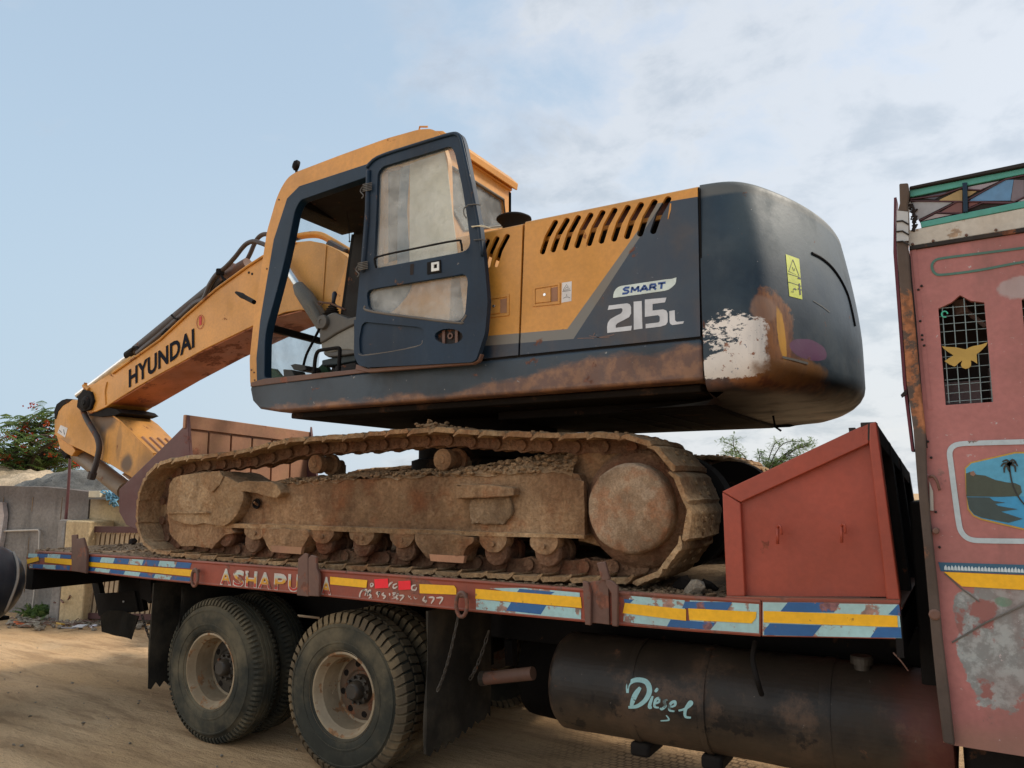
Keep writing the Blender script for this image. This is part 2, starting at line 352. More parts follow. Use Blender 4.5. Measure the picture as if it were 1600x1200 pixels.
M['tape'] = worn('yellow_reflective_tape', (.84, .44, .004), .45, .06, .05, (.4, .25, .08), .03, (.15, .09, .03), 9, .12, (.25, .15, .03), 0, .15)
M['redblock'] = plain('red_block', (.85, .004, .02), .5)
M['flap'] = worn('dusty_rubber_flap', (.024, .022, .019), .85, .25, .75, (.085, .070, .050), 0, streak=.5, streak_c=(.055, .043, .032), top=0, bump=.35, spec=.1)
def tank_hook(k, c):
    a = k.mr(k.noise(2.6, 8, .7, (1, 1, 1), (4, 8, 2)), .48, .62)
    c = k.mix(k.m('MULTIPLY', a, .8), c, (.085, .050, .032)); c = k.mix(k.m('MULTIPLY', k.mr(k.m('ADD', k.z, k.m('MULTIPLY', k.noise(5, 7, .65), .35)), .95, .72), .6), c, (.085, .058, .036)); c = k.mix(k.m('MULTIPLY', k.mr(k.noise(8, 9, .7, off=(3, 2, 6)), .56, .62), .8), c, (.006, .006, .007))
    return k.mix(k.m('MULTIPLY', k.mr(k.m('ADD', k.x, k.m('MULTIPLY', k.m('SUBTRACT', k.noise(3.5, 6), .5), .5)), -.48, -.22), .7), c, (.11, .026, .020))
M['tank'] = worn('oily_tank_steel', (.014, .012, .011), .5, .35, .35, (.07, .05, .033), .12, (.07, .035, .02), 4, .3, (.05, .035, .025), .35, .3, spec=.3, chip=.2, chip_c=(.10, .08, .07), hook=tank_hook)
M['white'] = plain('white_paint', (.75, .76, .75), .6)
M['greywhite'] = worn('dirty_white_board', (.52, .49, .43), .65, .12, .35, (.35, .26, .18), .14, (.2, .13, .08), 6, .3, (.3, .22, .15), .2)
M['green'] = worn('teal_green_paint', (.065, .30, .25), .55, .12, .15, (.15, .2, .17), .1, streak=.1, top=0)
M['chrome'] = plain('polished_rod', (.62, .64, .66), .25, .85)
M['hose'] = worn('hydraulic_hose_rubber', (.035, .028, .028), .55, .15, .4, (.13, .085, .065), .2, top=.5)
M['cream'] = plain('cream_trim', (.62, .54, .38), .6)
M['greytrim'] = worn('grey_cab_plastic', (.085, .080, .072), .55, .1, .4, (.22, .2, .17), 0, top=.4)
M['tangrey'] = worn('light_grey_cab_plastic', (.22, .21, .18), .6, .1, .3, (.3, .26, .2), 0, top=.3)
M['bucket'] = worn('rusty_brown_bucket_steel', (.34, .16, .085), .65, .25, .6, (.40, .24, .12), .3, (.15, .055, .03), 2.6, .4, (.12, .06, .04), .4, .3)
M['bucket_side'] = worn('dark_maroon_bucket_side', (.115, .042, .038), .6, .15, .3, (.16, .07, .055), .2, (.09, .03, .022), 3, .2, top=.3)
# ================================================================ SETTING
def PT(px, py, d): r = _ray(px, py); return _C + r*(d/FPX)
# ---- ground
def ground():
    def axis(lo, hi, step, far):
        a = list(np.arange(lo, hi, step)); s = step; v = hi; up = []
        while v < far: up.append(v); s *= 1.35; v += s
        s = step; v = lo-step; dn = []
        while v > -far: dn.append(v); s *= 1.35; v -= s
        return sorted(dn)+a+up+[far]
    xs = axis(-14, 1.5, .085, 420); ys = axis(-3.2, 6, .085, 420)
    vs = []; 
    for x in xs:
        for y in ys:
            near = max(0, 1-max(abs(x+6)/16, abs(y-1)/12))
            h = .030*mnoise.noise((x*.9, y*2.2, 0))+.016*mnoise.noise((x*2.5, y*6, 3))+.006*mnoise.noise((x*9, y*14, 5))
            w = .35*math.sin(x*.35)+.12*math.sin(x*.9+1)
            for rc, rw, rd in ((-1.1, .14, .05), (.95+.2, .14, .03), (-2.5, .17, .045), (-1.75, .10, .035), (-.55, .08, .03), (1.9, .12, .035), (-3.1, .1, .03)):
                t = (y-rc-w-.04*x)/rw; h += -rd*math.exp(-t*t)+rd*.6*math.exp(-(abs(t)-1.7)**2*2)
            if -7.9 < x < 2.5 and -.15 < y < 3.3: h *= .35
            vs.append((x, y, h*near - .012))
    n = len(ys); fs = [(i*n+j, (i+1)*n+j, (i+1)*n+j+1, i*n+j+1) for i in range(len(xs)-1) for j in range(n-1)]
    k = Mat('sandy_yard_soil')
    big = k.noise(.35, 5, .6, (1, 2.0, 1)); st = k.noise(1.5, 9, .65, (.45, 2.6, 1), dist=.4); fine = k.noise(16, 9, .7, (.6, 1.5, 1)); gr = k.noise(140, 4, .6)
    c = k.mix(k.mr(big, .38, .62), (.52, .335, .175), (.64, .43, .245)); c = k.mix(k.m('MULTIPLY', k.mr(st, .47, .64), .6), c, (.29, .175, .09))
    c = k.mix(k.m('MULTIPLY', k.mr(fine, .52, .7), .45), c, (.26, .16, .09)); c = k.mix(k.m('MULTIPLY', k.mr(k.noise(.8, 6, .6, off=(8, 3, 0)), .55, .7), .35), c, (.64, .48, .31))
    c = k.mul(c, k.mr(gr, .3, .7, .82, 1.14))
    # tyre prints pressed into the soil behind the tank
    br = k.N.new('ShaderNodeTexBrick'); mp = k.N.new('ShaderNodeMapping'); k.L.new(k.pos, mp.inputs[0]); mp.inputs['Scale'].default_value = (9, 9, 1); mp.inputs['Rotation'].default_value = (0, 0, .12); k.L.new(mp.outputs[0], br.inputs[0])
    br.inputs['Color1'].default_value = br.inputs['Color2'].default_value = (1, 1, 1, 1); br.inputs['Mortar'].default_value = (0, 0, 0, 1); br.inputs['Mortar Size'].default_value = .07; br.inputs['Brick Width'].default_value = .55; br.inputs['Row Height'].default_value = .5; br.inputs['Scale'].default_value = 1
    band = k.m('MULTIPLY', k.mr(k.m('ABSOLUTE', k.m('SUBTRACT', k.y, 1.75)), .35, .9, 1, 0), k.mr(k.x, -3.2, -2.2))
    pr_ = k.m('MULTIPLY', k.m('MULTIPLY', k.m('SUBTRACT', 1., br.outputs[0]), band), k.mr(k.noise(3, 5), .35, .55))
    c = k.mix(k.m('MULTIPLY', pr_, .7), c, (.13, .08, .045))
    h = k.m('SUBTRACT', k.m('ADD', k.m('MULTIPLY', st, .8), k.m('ADD', k.m('MULTIPLY', fine, .5), k.m('MULTIPLY', gr, .1))), k.m('MULTIPLY', pr_, .5))
    b = B(); b.v = vs; b.f = fs; b.m = [0]*len(fs)
    o = b.obj('ground', k.fin(c, .95, 0, h, .8, .05, .15), smooth=180); tag(o, kind='structure')
ground()
def stone_mesh(r, seed, mat, name, squash=.65, n=1):
    bm = bmesh.new(); bmesh.ops.create_icosphere(bm, subdivisions=n, radius=r)
    for v in bm.verts:
        v.co *= 1+.45*mnoise.noise(v.co/r*1.3+Vector((seed*3.1, seed, 0))); v.co.z *= squash; v.co.x *= 1.2
    me = bpy.data.meshes.new(name); bm.to_mesh(me); bm.free(); me.materials.append(mat); return me
def scatter(name, pts, rmin, rmax, mat, parent=None, label=None, cat=None):
    b = B(); rnd = random.Random(len(pts))
    base = [stone_mesh(1, s_, mat, 'chip_shape') for s_ in range(5)]
    data = [([v.co.copy() for v in m_.vertices], [tuple(p.vertices) for p in m_.polygons]) for m_ in base]
    for p in pts:
        vs, fs = rnd.choice(data); r = rnd.uniform(rmin, rmax)*(.5+rnd.random()); a = rnd.random()*6.28; R = Matrix.Rotation(a, 3, 'Z') @ Matrix.Rotation(rnd.uniform(-.6, .6), 3, 'X')
        b.add([Vector(p)+R @ (v*r) for v in vs], fs)
    for m_ in base: bpy.data.meshes.remove(m_)
    o = b.obj(name, mat, parent); o['kind'] = 'stuff'
    if label: o['label'] = label; 
    if cat: o['category'] = cat
    return o
M['stone'] = earthy('pale_stone', (.30, .25, .19), (.2, .16, .11), (.42, .36, .28), None, 0, 1.5)
rnd = random.Random(3)
scatter('ground_pebbles', [(rnd.uniform(-14, -1), rnd.gauss(0, 1.6), 0.0) for _ in range(420)], .004, .012, M['stone'], None, 'loose pebbles and crumbs scattered over the sandy yard', 'pebbles')
# ---- compound wall on the left
W0 = Vector((-13.4, 2.62, 0)); WU = Vector((2.74, .71, 0)).normalized(); WN = Vector((-WU.y, WU.x, 0))
def WP(px, py, t=0.):                      # picture point on the wall's front, pushed t back
    r = _ray(px, py); o = W0+WN*t; k = (o-_C).dot(WN)/r.dot(WN); return _C+r*k
def ws(px, py, t=0.): p = WP(px, py, t)-W0-WN*t; return p.dot(WU), p.z
def wl(s, t, z): return W0+WU*s+WN*t+Vector((0, 0, z))
def wslab(b, outl, t0, t1, mi=0):          # outline in (s,z)
    n = len(outl); return b.add([wl(s_, t0, z) for s_, z in outl]+[wl(s_, t1, z) for s_, z in outl], [tuple(range(n)), tuple(range(2*n-1, n-1, -1))]+[(i, (i+1) % n, (i+1) % n+n, i+n) for i in range(n)], mi)
def concrete(name, a, b_, stain):
    k = Mat(name); n1 = k.noise(1.4, 8, .65); st = k.noise(4, 8, .65, (1, 1, .12), (3, 5, 0)); f = k.noise(25, 7, .65)
    c = k.mix(k.mr(n1, .35, .65), a, b_); c = k.mix(k.m('MULTIPLY', k.mr(st, .48, .7), .75), c, stain); c = k.mix(k.m('MULTIPLY', k.mr(k.m('ADD', k.z, k.m('MULTIPLY', n1, .5)), 1.75, 2.1), .6), c, (.10, .075, .065))
    c = k.mul(c, k.mr(f, .3, .7, .85, 1.12)); return k.fin(c, .92, 0, k.m('ADD', k.m('MULTIPLY', f, .5), k.m('MULTIPLY', n1, .8)), .7, .03, .2)
M['conc'] = concrete('stained_grey_concrete', (.205, .185, .165), (.28, .255, .23), (.13, .12, .11))
M['beige'] = concrete('stained_beige_plaster', (.50, .37, .20), (.56, .43, .26), (.30, .21, .12))
s0, zt = ws(2, 759); s1, zt2 = ws(140, 765)
b = B(); wslab(b, [(-9, 0-.1), (s1, -.1), (s1, zt2-.03), ((s0+s1)/2, zt-.02), (s0, zt), (-9, zt+.1)], 0, .22)
wall = tag(b.obj('compound_wall', M['conc'], None, .01, sub=.35, disp=((.018, 2.5), (.008, 9))), 'stained grey concrete compound wall behind the flatbed, left of the beige wall', 'wall')
b = B()
for i in range(3): sA = ws(2+i*46, 800)[0]; wslab(b, [(sA, .3), (sA+.012, .3), (sA+.03, 1.8), (sA+.018, 1.8)], -.004, .0)
b.obj('crack', M['dirt'], wall)
sb0 = s1+.01; sb1 = sb0+2.15
b = B(); wslab(b, [(sb0, -.1), (sb1, -.1), (sb1, 1.88), (sb0, 1.88)], .02, .25)
bw = tag(b.obj('beige_wall', M['beige'], None, .01), 'beige plastered wall behind the slatted gate, with a thin sheet ledge near its top', 'wall')
b = B(); sa, za = ws(137, 778, -.2); sc_, _ = ws(190, 778, -.2); wslab(b, [(sa, za-.02), (sc_+.15, za-.03), (sc_+.15, za), (sa, za+.005)], -.22, .02)
b.obj('sheet_ledge', M['greytrim'], bw)
b = B(); sa, za = ws(142, 777, 0); sc_, zc = ws(160, 767, 0); wslab(b, [(sa, za), (sc_, za), (sc_, zc), (sa, zc)], -.05, .12)
tag(b.obj('crate', M['cream'], None, .004), 'small pale wooden crate standing on the sheet ledge', 'crate')
# blue cloth hung on the ledge
b = B(); rr = random.Random(5)
for i in range(22):
    px, py = rr.gauss(174, 4), rr.gauss(773, 2.5)
    if i % 3 == 0: px, py = rr.gauss(178, 1.5), rr.uniform(775, 788)
    p = WP(px, py, -.4); q = [p+Vector((rr.uniform(-.06, .06), rr.uniform(-.05, .05), rr.uniform(-.06, .06))) for _ in range(5)]
    b.tube(q, .014, 5)
tag(b.obj('blue_cloth', plain('blue_cloth', (.16, .36, .50), .9), None, smooth=180), 'crumpled light blue cloth hanging off the sheet ledge above the gate', 'cloth')
# low block in front of the wall
sa, za = ws(88, 812, -.5); sm, _ = ws(103, 812, -.5); sb_, _ = ws(140, 812, -.5)
b = B(); wslab(b, [(sa, -.05), (sm, -.05), (sm, za), (sa+.05, za)], -.5, -.02); low = b.obj('low_block', M['conc'], None, .02, sub=.2, disp=((.012, 4),))
tag(low, 'low masonry block of grey and beige plaster against the grey wall', 'masonry block')
b = B(); wslab(b, [(sm+.003, -.05), (sb_, -.05), (sb_, za-.02), (sm+.003, za-.01)], -.5, -.02); b.obj('plastered_half', M['beige'], low, .02)
# water pipe on the wall
b = B(); b.tube([WP(-60, 831, -.05), WP(0, 830, -.05), WP(60, 828, -.05), WP(62, 831, -.05), WP(61, 862, -.06), WP(50, 958, -.08)], .016, 8)
tag(b.obj('water_pipe', plain('pale_pipe', (.45, .40, .34), .5), None, smooth=40), 'thin pale water pipe bent down across the grey wall', 'pipe')
b = B(); b.tube([WP(110, 705, -.25), WP(107, 760, -.25), WP(102, 820, -.25), WP(93, 950, -.25)], .022, 8)
tag(b.obj('leaning_pole', plain('red_brown_pole', (.09, .025, .025), .6), None, smooth=40), 'thin dark red pole leaning against the grey wall', 'pole')
# pale whitewashed end of the neighbour's wall at the picture's edge
sa, za = ws(7, 800, -.08)
b = B(); wslab(b, [(-9, -.1), (sa-.05, -.1), (sa+.03, .5), (sa-.02, 1.0), (sa+.02, 1.5), (sa-.04, 1.72), (-9, 1.8)], -.10, -.012)
tag(b.obj('brick_pier', concrete('flaking_whitewash', (.42, .33, .30), (.5, .45, .42), (.28, .13, .1)), None, .01, sub=.3, disp=((.03, 4),)), 'flaking whitewashed brick facing at the far left end of the grey wall', 'wall')
# covered heap behind the wall: sand-coloured and grey canvas
def heap(name, prof, t0, t1, mat, label, cat):
    b = B(); m_ = len(prof); lay = 7; vs = []
    for j in range(lay):
        u = j/(lay-1); t = t0+(t1-t0)*u; hgt = math.sin(math.pi*(.12+.76*u))**.6
        for px, py in prof:
            s_, z = ws(px, py, (t0+t1)/2); vs.append(wl(s_, t, 1.2+(z-1.2)*hgt))
    fs = [(j*m_+i, j*m_+i+1, (j+1)*m_+i+1, (j+1)*m_+i) for j in range(lay-1) for i in range(m_-1)]
    k = len(vs); vs += [Vector((v.x, v.y, 0)) for v in vs[:m_]]; fs += [(i, k+i, k+i+1, i+1) for i in range(m_-1)]
    b.add(vs, fs); return tag(b.obj(name, mat, None, smooth=60, sub=.12, disp=((.13, 1.9), (.07, 5), (.03, 13))), label, cat)
heap('canvas_cover', [(-160, 726), (-80, 722), (0, 728), (30, 734), (60, 737), (78, 741), (88, 750), (96, 766)], .7, 2.6, earthy('sandy_canvas', (.50, .38, .25), (.36, .27, .18), (.60, .48, .34), None, 0, .8, .5), 'sand coloured canvas thrown over a heap behind the grey wall', 'canvas')
heap('grey_canvas_cover', [(20, 757), (45, 752), (70, 748), (90, 741), (120, 738), (150, 741), (172, 752), (190, 764), (215, 768)], .5, 2.2, earthy('grey_canvas', (.12, .118, .11), (.07, .066, .062), (.19, .185, .17), None, 0, .8, .6), 'grey folded canvas over a heap behind the wall, under the arm', 'canvas')
# ---- slatted gate
M['slat'] = worn('pale_gate_slat', (.42, .31, .19), .8, .2, .3, (.3, .2, .12), .1, streak=.4, top=0)
M['gate_frame'] = worn('maroon_gate_frame', (.085, .032, .030), .7, .2, .3, (.2, .12, .09), .2, top=0)
gate = empty('slatted_gate', wl(ws(108, 965, -.35)[0], -.35, 0), 'leaning gate of pale upright slats in a maroon frame behind the flatbed tail', 'gate')
def gp(px, py, t): p = WP(px, py, t); return p
nsl = 27
for i in range(nsl):
    x = 128+i*7.6; a = gp(x+.6, 832, -.36); a2 = gp(x+5.8, 832, -.36); c = gp(x-16+.6, 962, -.36); c2 = gp(x-16+5.8, 962, -.36)
    d = WN*.022; b = B(); b.hexa([a, a2, c2, c], [a+d, a2+d, c2+d, c+d]); o = b.obj('slat', M['slat'], gate)
b = B(); d = WN*.012
def bar(b, p0, p1, hw, t, dep=.04):        # flat frame bar between two picture points
    a, c = gp(*p0, t), gp(*p1, t); dr = (c-a).normalized(); q = dr.cross(WN).normalized()*hw; dd = WN*dep
    b.hexa([a-q, c-q, c+q, a+q], [a-q+dd, c-q+dd, c+q+dd, a+q+dd])
bar(b, (124, 827), (335, 829), .045, -.40); bar(b, (103, 962), (318, 966), .04, -.40); b.obj('rail', M['gate_frame'], gate)
b = B(); bar(b, (126, 822), (108, 966), .035, -.405, .05); b.obj('post', M['gate_frame'], gate)
b = B(); bar(b, (333, 822), (317, 966), .035, -.405, .05); b.obj('post', M['gate_frame'], gate)
b = B(); q = [gp(124, 830, -.33), gp(333, 830, -.33), gp(317, 962, -.33), gp(107, 962, -.33)]; b.hexa(q, [p+WN*.01 for p in q]); b.obj('backing_sheet', M['gate_frame'], gate)
# ---- far walls closing the yard behind the vehicles
b = B(); b.box(-30, 14, 15, 15.25, -.1, 1.7); tag(b.obj('far_wall', M['beige'], None, .02), 'low beige yard wall far behind the vehicles', 'wall')
# ---- rubbish along the wall's foot
rr = random.Random(11)
def litter(name, n, col, label, cat, pxr, size):
    for i in range(n):
        px = rr.uniform(*pxr); py = rr.uniform(966, 984); c = PZ(px, py, .02); b = B(); s_ = size*rr.uniform(.6, 1.2)
        R = Matrix.Rotation(rr.uniform(0, 6.28), 3, 'Z'); q = [c+R @ Vector((dx*s_, dy*s_*.5, dz*s_*.35)) for dx, dy, dz in ((-1, -1, 0), (1, -.8, .2), (1.1, .9, .8), (-.8, 1, .4))]
        b.hexa(q, [p+Vector((0, 0, .02)) for p in q])
        yield b, i
LIT = [('orange_wrapper', (.55, .12, .03), (26, 34), 'crumpled orange wrapper lying at the wall foot near the drum'), ('yellow_cup', (.6, .36, .06), (92, 97), 'small yellow cup lying on the sand before the gate'),
       ('white_bag', (.6, .6, .66), (143, 147), 'white and lilac plastic bag on the sand under the flatbed tail'), ('white_paper', (.55, .55, .56), (124, 128), 'white paper scrap on the sand by the gate post'),
       ('grey_bottle', (.30, .31, .34), (103, 108), 'grey plastic bottle lying before the gate'), ('red_scrap', (.35, .07, .04), (132, 138), 'small red scrap on the sand beside the white paper')]
for nm, col, pxr, lb in LIT:
    for b, i in litter(nm, 1, col, lb, 'litter', pxr, .085): tag(b.obj(nm, plain(nm, col, .5), None, .004), lb, 'litter')
scatter('rubble', [PZ(rr.uniform(12, 235), rr.gauss(971, 5), .01) for _ in range(420)], .010, .045, M['stone'], None, 'fine rubble and rubbish along the foot of the wall and gate', 'rubble')
b = B()
for _ in range(26):
    p = PZ(rr.uniform(20, 160), rr.uniform(964, 980), .03); a = rr.random()*6.28; d = Vector((math.cos(a), math.sin(a), rr.uniform(-.05, .25)))*rr.uniform(.1, .35); b.tube([p, p+d*.5+Vector((0, 0, .02)), p+d], .006, 5)
o = b.obj('twigs', M['stake']); tag(o, 'dry twigs and sticks strewn along the wall foot', 'twigs', kind='stuff')
# scrap pile by the gate post
b = B()
for _ in range(10):
    p = WP(rr.uniform(92, 108), rr.uniform(905, 958), -.45); d = Vector((rr.uniform(-.3, .3), rr.uniform(-.1, .1), rr.uniform(-.12, .2))); b.tube([p, p+d*.5+Vector((0, 0, rr.uniform(-.05, .05))), p+d], .012, 6)
tag(b.obj('scrap_sticks', M['stake']), 'tangle of rusty scrap rods stuck out beside the gate post', 'scrap')
# ---- leaves
M['leaf'] = None
def leafmat(name, a, b_, tr=.35):
    k = Mat(name); n = k.noise(3.5, 4, .6); n2 = k.noise(40, 3)
    c = k.mix(k.mr(n, .38, .62), a, b_); c = k.mul(c, k.mr(n2, .3, .7, .7, 1.35)); k.fin(c, .65, 0, spec=.3)
    t = k.N.new('ShaderNodeBsdfTranslucent'); k.L.new(c, t.inputs[0]); mx = k.N.new('ShaderNodeMixShader'); mx.inputs[0].default_value = tr
    out = k.N['Material Output']; k.L.new(k.bs.outputs[0], mx.inputs[1]); k.L.new(t.outputs[0], mx.inputs[2]); k.L.new(mx.outputs[0], out.inputs[0]); return k.mat
M['leaf'] = leafmat('feathery_leaf', (.08, .14, .04), (.15, .20, .055), .5); M['leaf2'] = leafmat('thorn_leaf', (.10, .17, .05), (.18, .25, .08))
M['bark'] = earthy('tree_bark', (.10, .075, .055), (.05, .04, .03), (.17, .13, .10), None, 0, 2)
M['flower'] = leafmat('scarlet_flower', (.45, .045, .02), (.60, .12, .04)); M['pod'] = leafmat('orange_brown_leaf', (.25, .10, .03), (.20, .09, .03))
def frond(b, p, d, L, rr, droop=.5, nl=11, lw=.014, ll=.07):
    d = d.normalized(); side = d.cross(Vector((0, 0, 1)))
    if side.length < .1: side = Vector((1, 0, 0))
    side.normalize()
    for i in range(nl):
        u = (i+1)/nl; q = p+d*L*u+Vector((0, 0, -droop*L*u*u)); l = ll*(1.1-abs(u-.45))
        for sg in (-1, 1):
            tip = q+side*sg*l+Vector((0, 0, -l*.45))+d*l*.25; w = d*lw
            b.add([q-w, q+w, tip+w*.5, tip-w*.5], [(0, 1, 2, 3)])
def gulmohar():
    base = PT(5, 905, 16); base.z = 0; t = empty('flame_tree', base, 'feathery green tree with red blossoms behind the grey wall at the left edge', 'tree'); rr = random.Random(21)
    wood = B(); leaf = B(); fl = B(); pod = B()
    wood.tube([base, base+Vector((.1, 0, .9)), base+Vector((0, .1, 1.7))], [.17, .14, .12], 9)
    top = base+Vector((0, .1, 1.7)); ends = []
    for i in range(21):
        a = i*2.4+rr.uniform(-.3, .3); R = rr.uniform(.8, 3.1); h = rr.uniform(.5, 2.15)*(1.1-R/8.5)
        e = top+Vector((math.cos(a)*R, math.sin(a)*R*.8, h)); m_ = top.lerp(e, .5)+Vector((rr.uniform(-.2, .2), rr.uniform(-.2, .2), .25))
        path = smoothpath([top, m_, e], 3); wood.tube(path, [.07*(1-.8*j/len(path)) for j in range(len(path))], 6); ends.append((path, e))
        for _ in range(7):
            q = path[rr.randrange(2, len(path))]; d = Vector((rr.gauss(0, 1), rr.gauss(0, 1), rr.uniform(-.2, .7))).normalized()*rr.uniform(.3, .8)
            wood.tube([q, q+d*.5+Vector((0, 0, .05)), q+d], [.02, .014, .006], 5)
            for _ in range(rr.randint(6, 10)):
                c = q+d*rr.uniform(.4, 1.0)+Vector((rr.gauss(0, .16), rr.gauss(0, .16), rr.gauss(0, .10))); dd = Vector((rr.gauss(0, 1), rr.gauss(0, 1), rr.uniform(-.15, .35)))
                if rr.random() < .07:
                    for _ in range(22): f = c+Vector((rr.gauss(0, .05), rr.gauss(0, .05), rr.gauss(0, .04))); s_ = .022; u = Vector((rr.uniform(-1, 1), rr.uniform(-1, 1), rr.uniform(-1, 1))).normalized()*s_; w = u.orthogonal().normalized()*s_; fl.add([f-u, f+w, f+u, f-w], [(0, 1, 2, 3)])
                else: frond(pod if rr.random() < .04 else leaf, c, dd, rr.uniform(.28, .5), rr, .45, 9, .019, .095)
    wood.obj('trunk', M['bark'], t, smooth=180)
    for nm, bb, mt in (('crown', leaf, M['leaf']), ('blossoms', fl, M['flower']), ('dry_leaves', pod, M['pod'])):
        if bb.v: o = bb.obj(nm, mt, t); o['kind'] = 'stuff'
gulmohar()
def thorn_tree():
    base = PT(1185, 905, 15); base.z = 0; t = empty('thorn_tree', base, 'wispy thorn tree whose arching twigs show above the red box', 'tree'); rr = random.Random(4)
    wood = B(); leaf = B(); z0 = PT(1185, 745, 15).z; top = Vector((base.x, base.y, z0-.5))
    wood.tube([base, Vector((base.x+.05, base.y, z0*.5)), top], [.07, .055, .04], 8)
    for i in range(26):
        px, py = rr.uniform(1105, 1275), rr.uniform(676, 738); e = PT(px, py, 15+rr.uniform(-.6, .6))
        m_ = top.lerp(e, .6)+Vector((rr.uniform(-.15, .15), 0, rr.uniform(.15, .4))); path = smoothpath([top, m_, e], 5)
        wood.tube(path, [.012*(1-.75*j/len(path))+.002 for j in range(len(path))], 5)
        for q in path[3:]:
            for _ in range(11): 
                d = Vector((rr.gauss(0, 1), rr.gauss(0, .5), rr.gauss(.1, .6))); c = q+Vector((rr.gauss(0, .05), rr.gauss(0, .05), rr.gauss(0, .04))); frond(leaf, c, d, rr.uniform(.05, .15), rr, .2, 6, .0045, .02)
    wood.obj('trunk', M['bark'], t, smooth=180); o = leaf.obj('crown', M['leaf2'], t); o['kind'] = 'stuff'
thorn_tree()
b = B(); rr = random.Random(8)
for _ in range(130):
    p = PZ(rr.gauss(58, 8), rr.gauss(961, 3), 0); frond(b, p, Vector((rr.gauss(0, .5), rr.gauss(0, .5), 1)), rr.uniform(.08, .26), rr, .3, 5, .012, .05)
tag(b.obj('weed_clump', M['leaf']), 'clump of green weeds growing at the foot of the grey wall', 'weeds')
# ================================================================ FLATBED TRUCK
truck = empty('flatbed_truck', (-3.5, 1.4, 0), 'red flatbed truck with blue and yellow striped side rail and painted pink cab', 'truck')
BW = 2.75                                   # far side of the bed
# rail along the side
top = [(40, 870), (60, 861.5), (113, 864), (240, 872), (463, 888), (720, 906), (915, 921), (1075, 932), (1189, 939)]
bot = [(1189, 994), (1075, 986), (960, 976), (720, 954), (500, 931), (240, 906), (140, 894), (45, 889)]
b = B(); b.prism(XZ(top+bot, 0), 0, .07); rail = b.obj('side_rail', M['rail_red'], truck, .006)
b = B(); b.prism(XZ([(1190, 939.5), (1405, 943), (1411, 999), (1190, 994.5)], 0), 0, .07); rail2 = b.obj('side_rail', M['rail_red'], truck, .004)
ZT = P(720, 906, 0).z; ZB = P(720, 954, 0).z
XL = P(40, 870, 0).x; XR = P(1411, 999, 0).x
b = B()                                      # lips of the channel
tl = XZ([(60, 861.5), (240, 872), (463, 888), (720, 906), (915, 921), (1075, 932), (1188, 939)], 0)
b.tube([(x, .004, z-.006) for x, z in tl], .012, 6); bl = XZ([(1188, 993.5), (1075, 985.5), (960, 975.5), (720, 953.5), (500, 930.5), (240, 905.5), (140, 894)], 0); b.tube([(x, .004, z+.006) for x, z in bl], .010, 6)
b.obj('rail_lip', M['rail_red'], truck)
def sheet(px, y, mat, name, parent, t=.003): b = B(); b.prism(XZ(px, y), y-t, y+.0005); return b.obj(name, mat, parent)
# painted warning bands
for q in [[(1192, 941), (1404, 944.5), (1409, 997), (1192, 992.5)], [(1078, 938), (1186, 943), (1186, 990), (1078, 982)], [(985, 931), (1070, 938), (1071, 981), (974, 972), (975, 958)], [(744, 936), (908, 951), (908, 969), (744, 952)], [(820, 918.5), (906, 926), (906, 934), (790, 924), (765, 919)]]:
    sheet(q, -.001, M['ltblue'], 'light_blue_band', truck, .0015)
BL = [[(1231, 941), (1312.5, 942), (1303, 957), (1219, 956)], [(1403, 944.5), (1405, 945), (1407, 962), (1388, 960)], [(1203, 974), (1284, 977), (1270, 994), (1194, 992), (1194, 985)], [(1371, 980), (1407, 980), (1409, 996.5), (1360, 996)],
      [(1079, 940), (1144, 941), (1136, 954), (1066, 950), (1070, 940)], [(975, 936), (990, 937), (984, 943), (976, 942)], [(1048, 968), (1119, 973), (1110, 984), (1042, 979)], [(799, 940.5), (854, 945.5), (845, 960), (791, 954)], [(812, 920), (867, 925), (860, 929), (808, 925)]]
for q in BL: sheet(q, -.0026, M['blue'], 'blue_stripe', truck, .0012)
def slant(us, y0a, y0b, y1a, y1b, xa, xb, shift, cols, yy):  # row of slanted blocks between two lines
    for i in range(len(us)-1):
        f0 = lambda x: y0a+(y0b-y0a)*(x-xa)/(xb-xa); f1 = lambda x: y1a+(y1b-y1a)*(x-xa)/(xb-xa)
        x0, x1 = us[i], us[i+1]; sheet([(x0+shift, f0(x0+shift)), (x1+shift-.3, f0(x1+shift)), (x1-.3, f1(x1)), (x0, f1(x0))], yy, M[cols[i % 2]], 'blue_stripe' if cols[i % 2] == 'blue' else 'light_blue_stripe', truck, .0015)
slant([138, 156, 177, 200, 222, 247, 274, 297], 869.5, 879, 877.5, 888.5, 138, 302, 3, ['blue', 'ltblue'], -.001)
slant([137, 147, 170, 193, 217, 240, 266, 296], 886, 903, 892.5, 909.5, 138, 302, 3, ['blue', 'ltblue'], -.001)
slant([44, 58, 74, 94, 111], 865, 866, 871, 873, 44, 111, 1, ['ltblue', 'blue'], -.001); slant([46, 51, 67, 87, 109], 881, 884, 887, 891, 44, 111, 1, ['ltblue', 'blue'], -.001)
for q in [[(138, 878), (302, 890.5), (301, 901), (138, 884.5)], [(42, 874), (60, 869.5), (61, 876), (43, 881)], [(70, 871), (112, 874), (112, 883), (70, 878.5)], [(516, 901), (574, 906.5), (572.5, 918.5), (516, 913)],
          [(655.5, 912.5), (709.5, 915), (713, 920), (713, 929), (656, 927)], [(743, 920), (907.5, 933), (909, 950), (743, 935.5)], [(976.5, 942), (1072, 952), (1072, 970), (973, 958)], [(1075.5, 950.5), (1182, 956), (1181, 966), (1174.5, 974), (1077, 968.5)], [(1193, 954.5), (1402, 962), (1403, 980), (1193, 972.5)]]:
    sheet(q, -.0045, M['tape'], 'reflective_tape', truck, .0012)
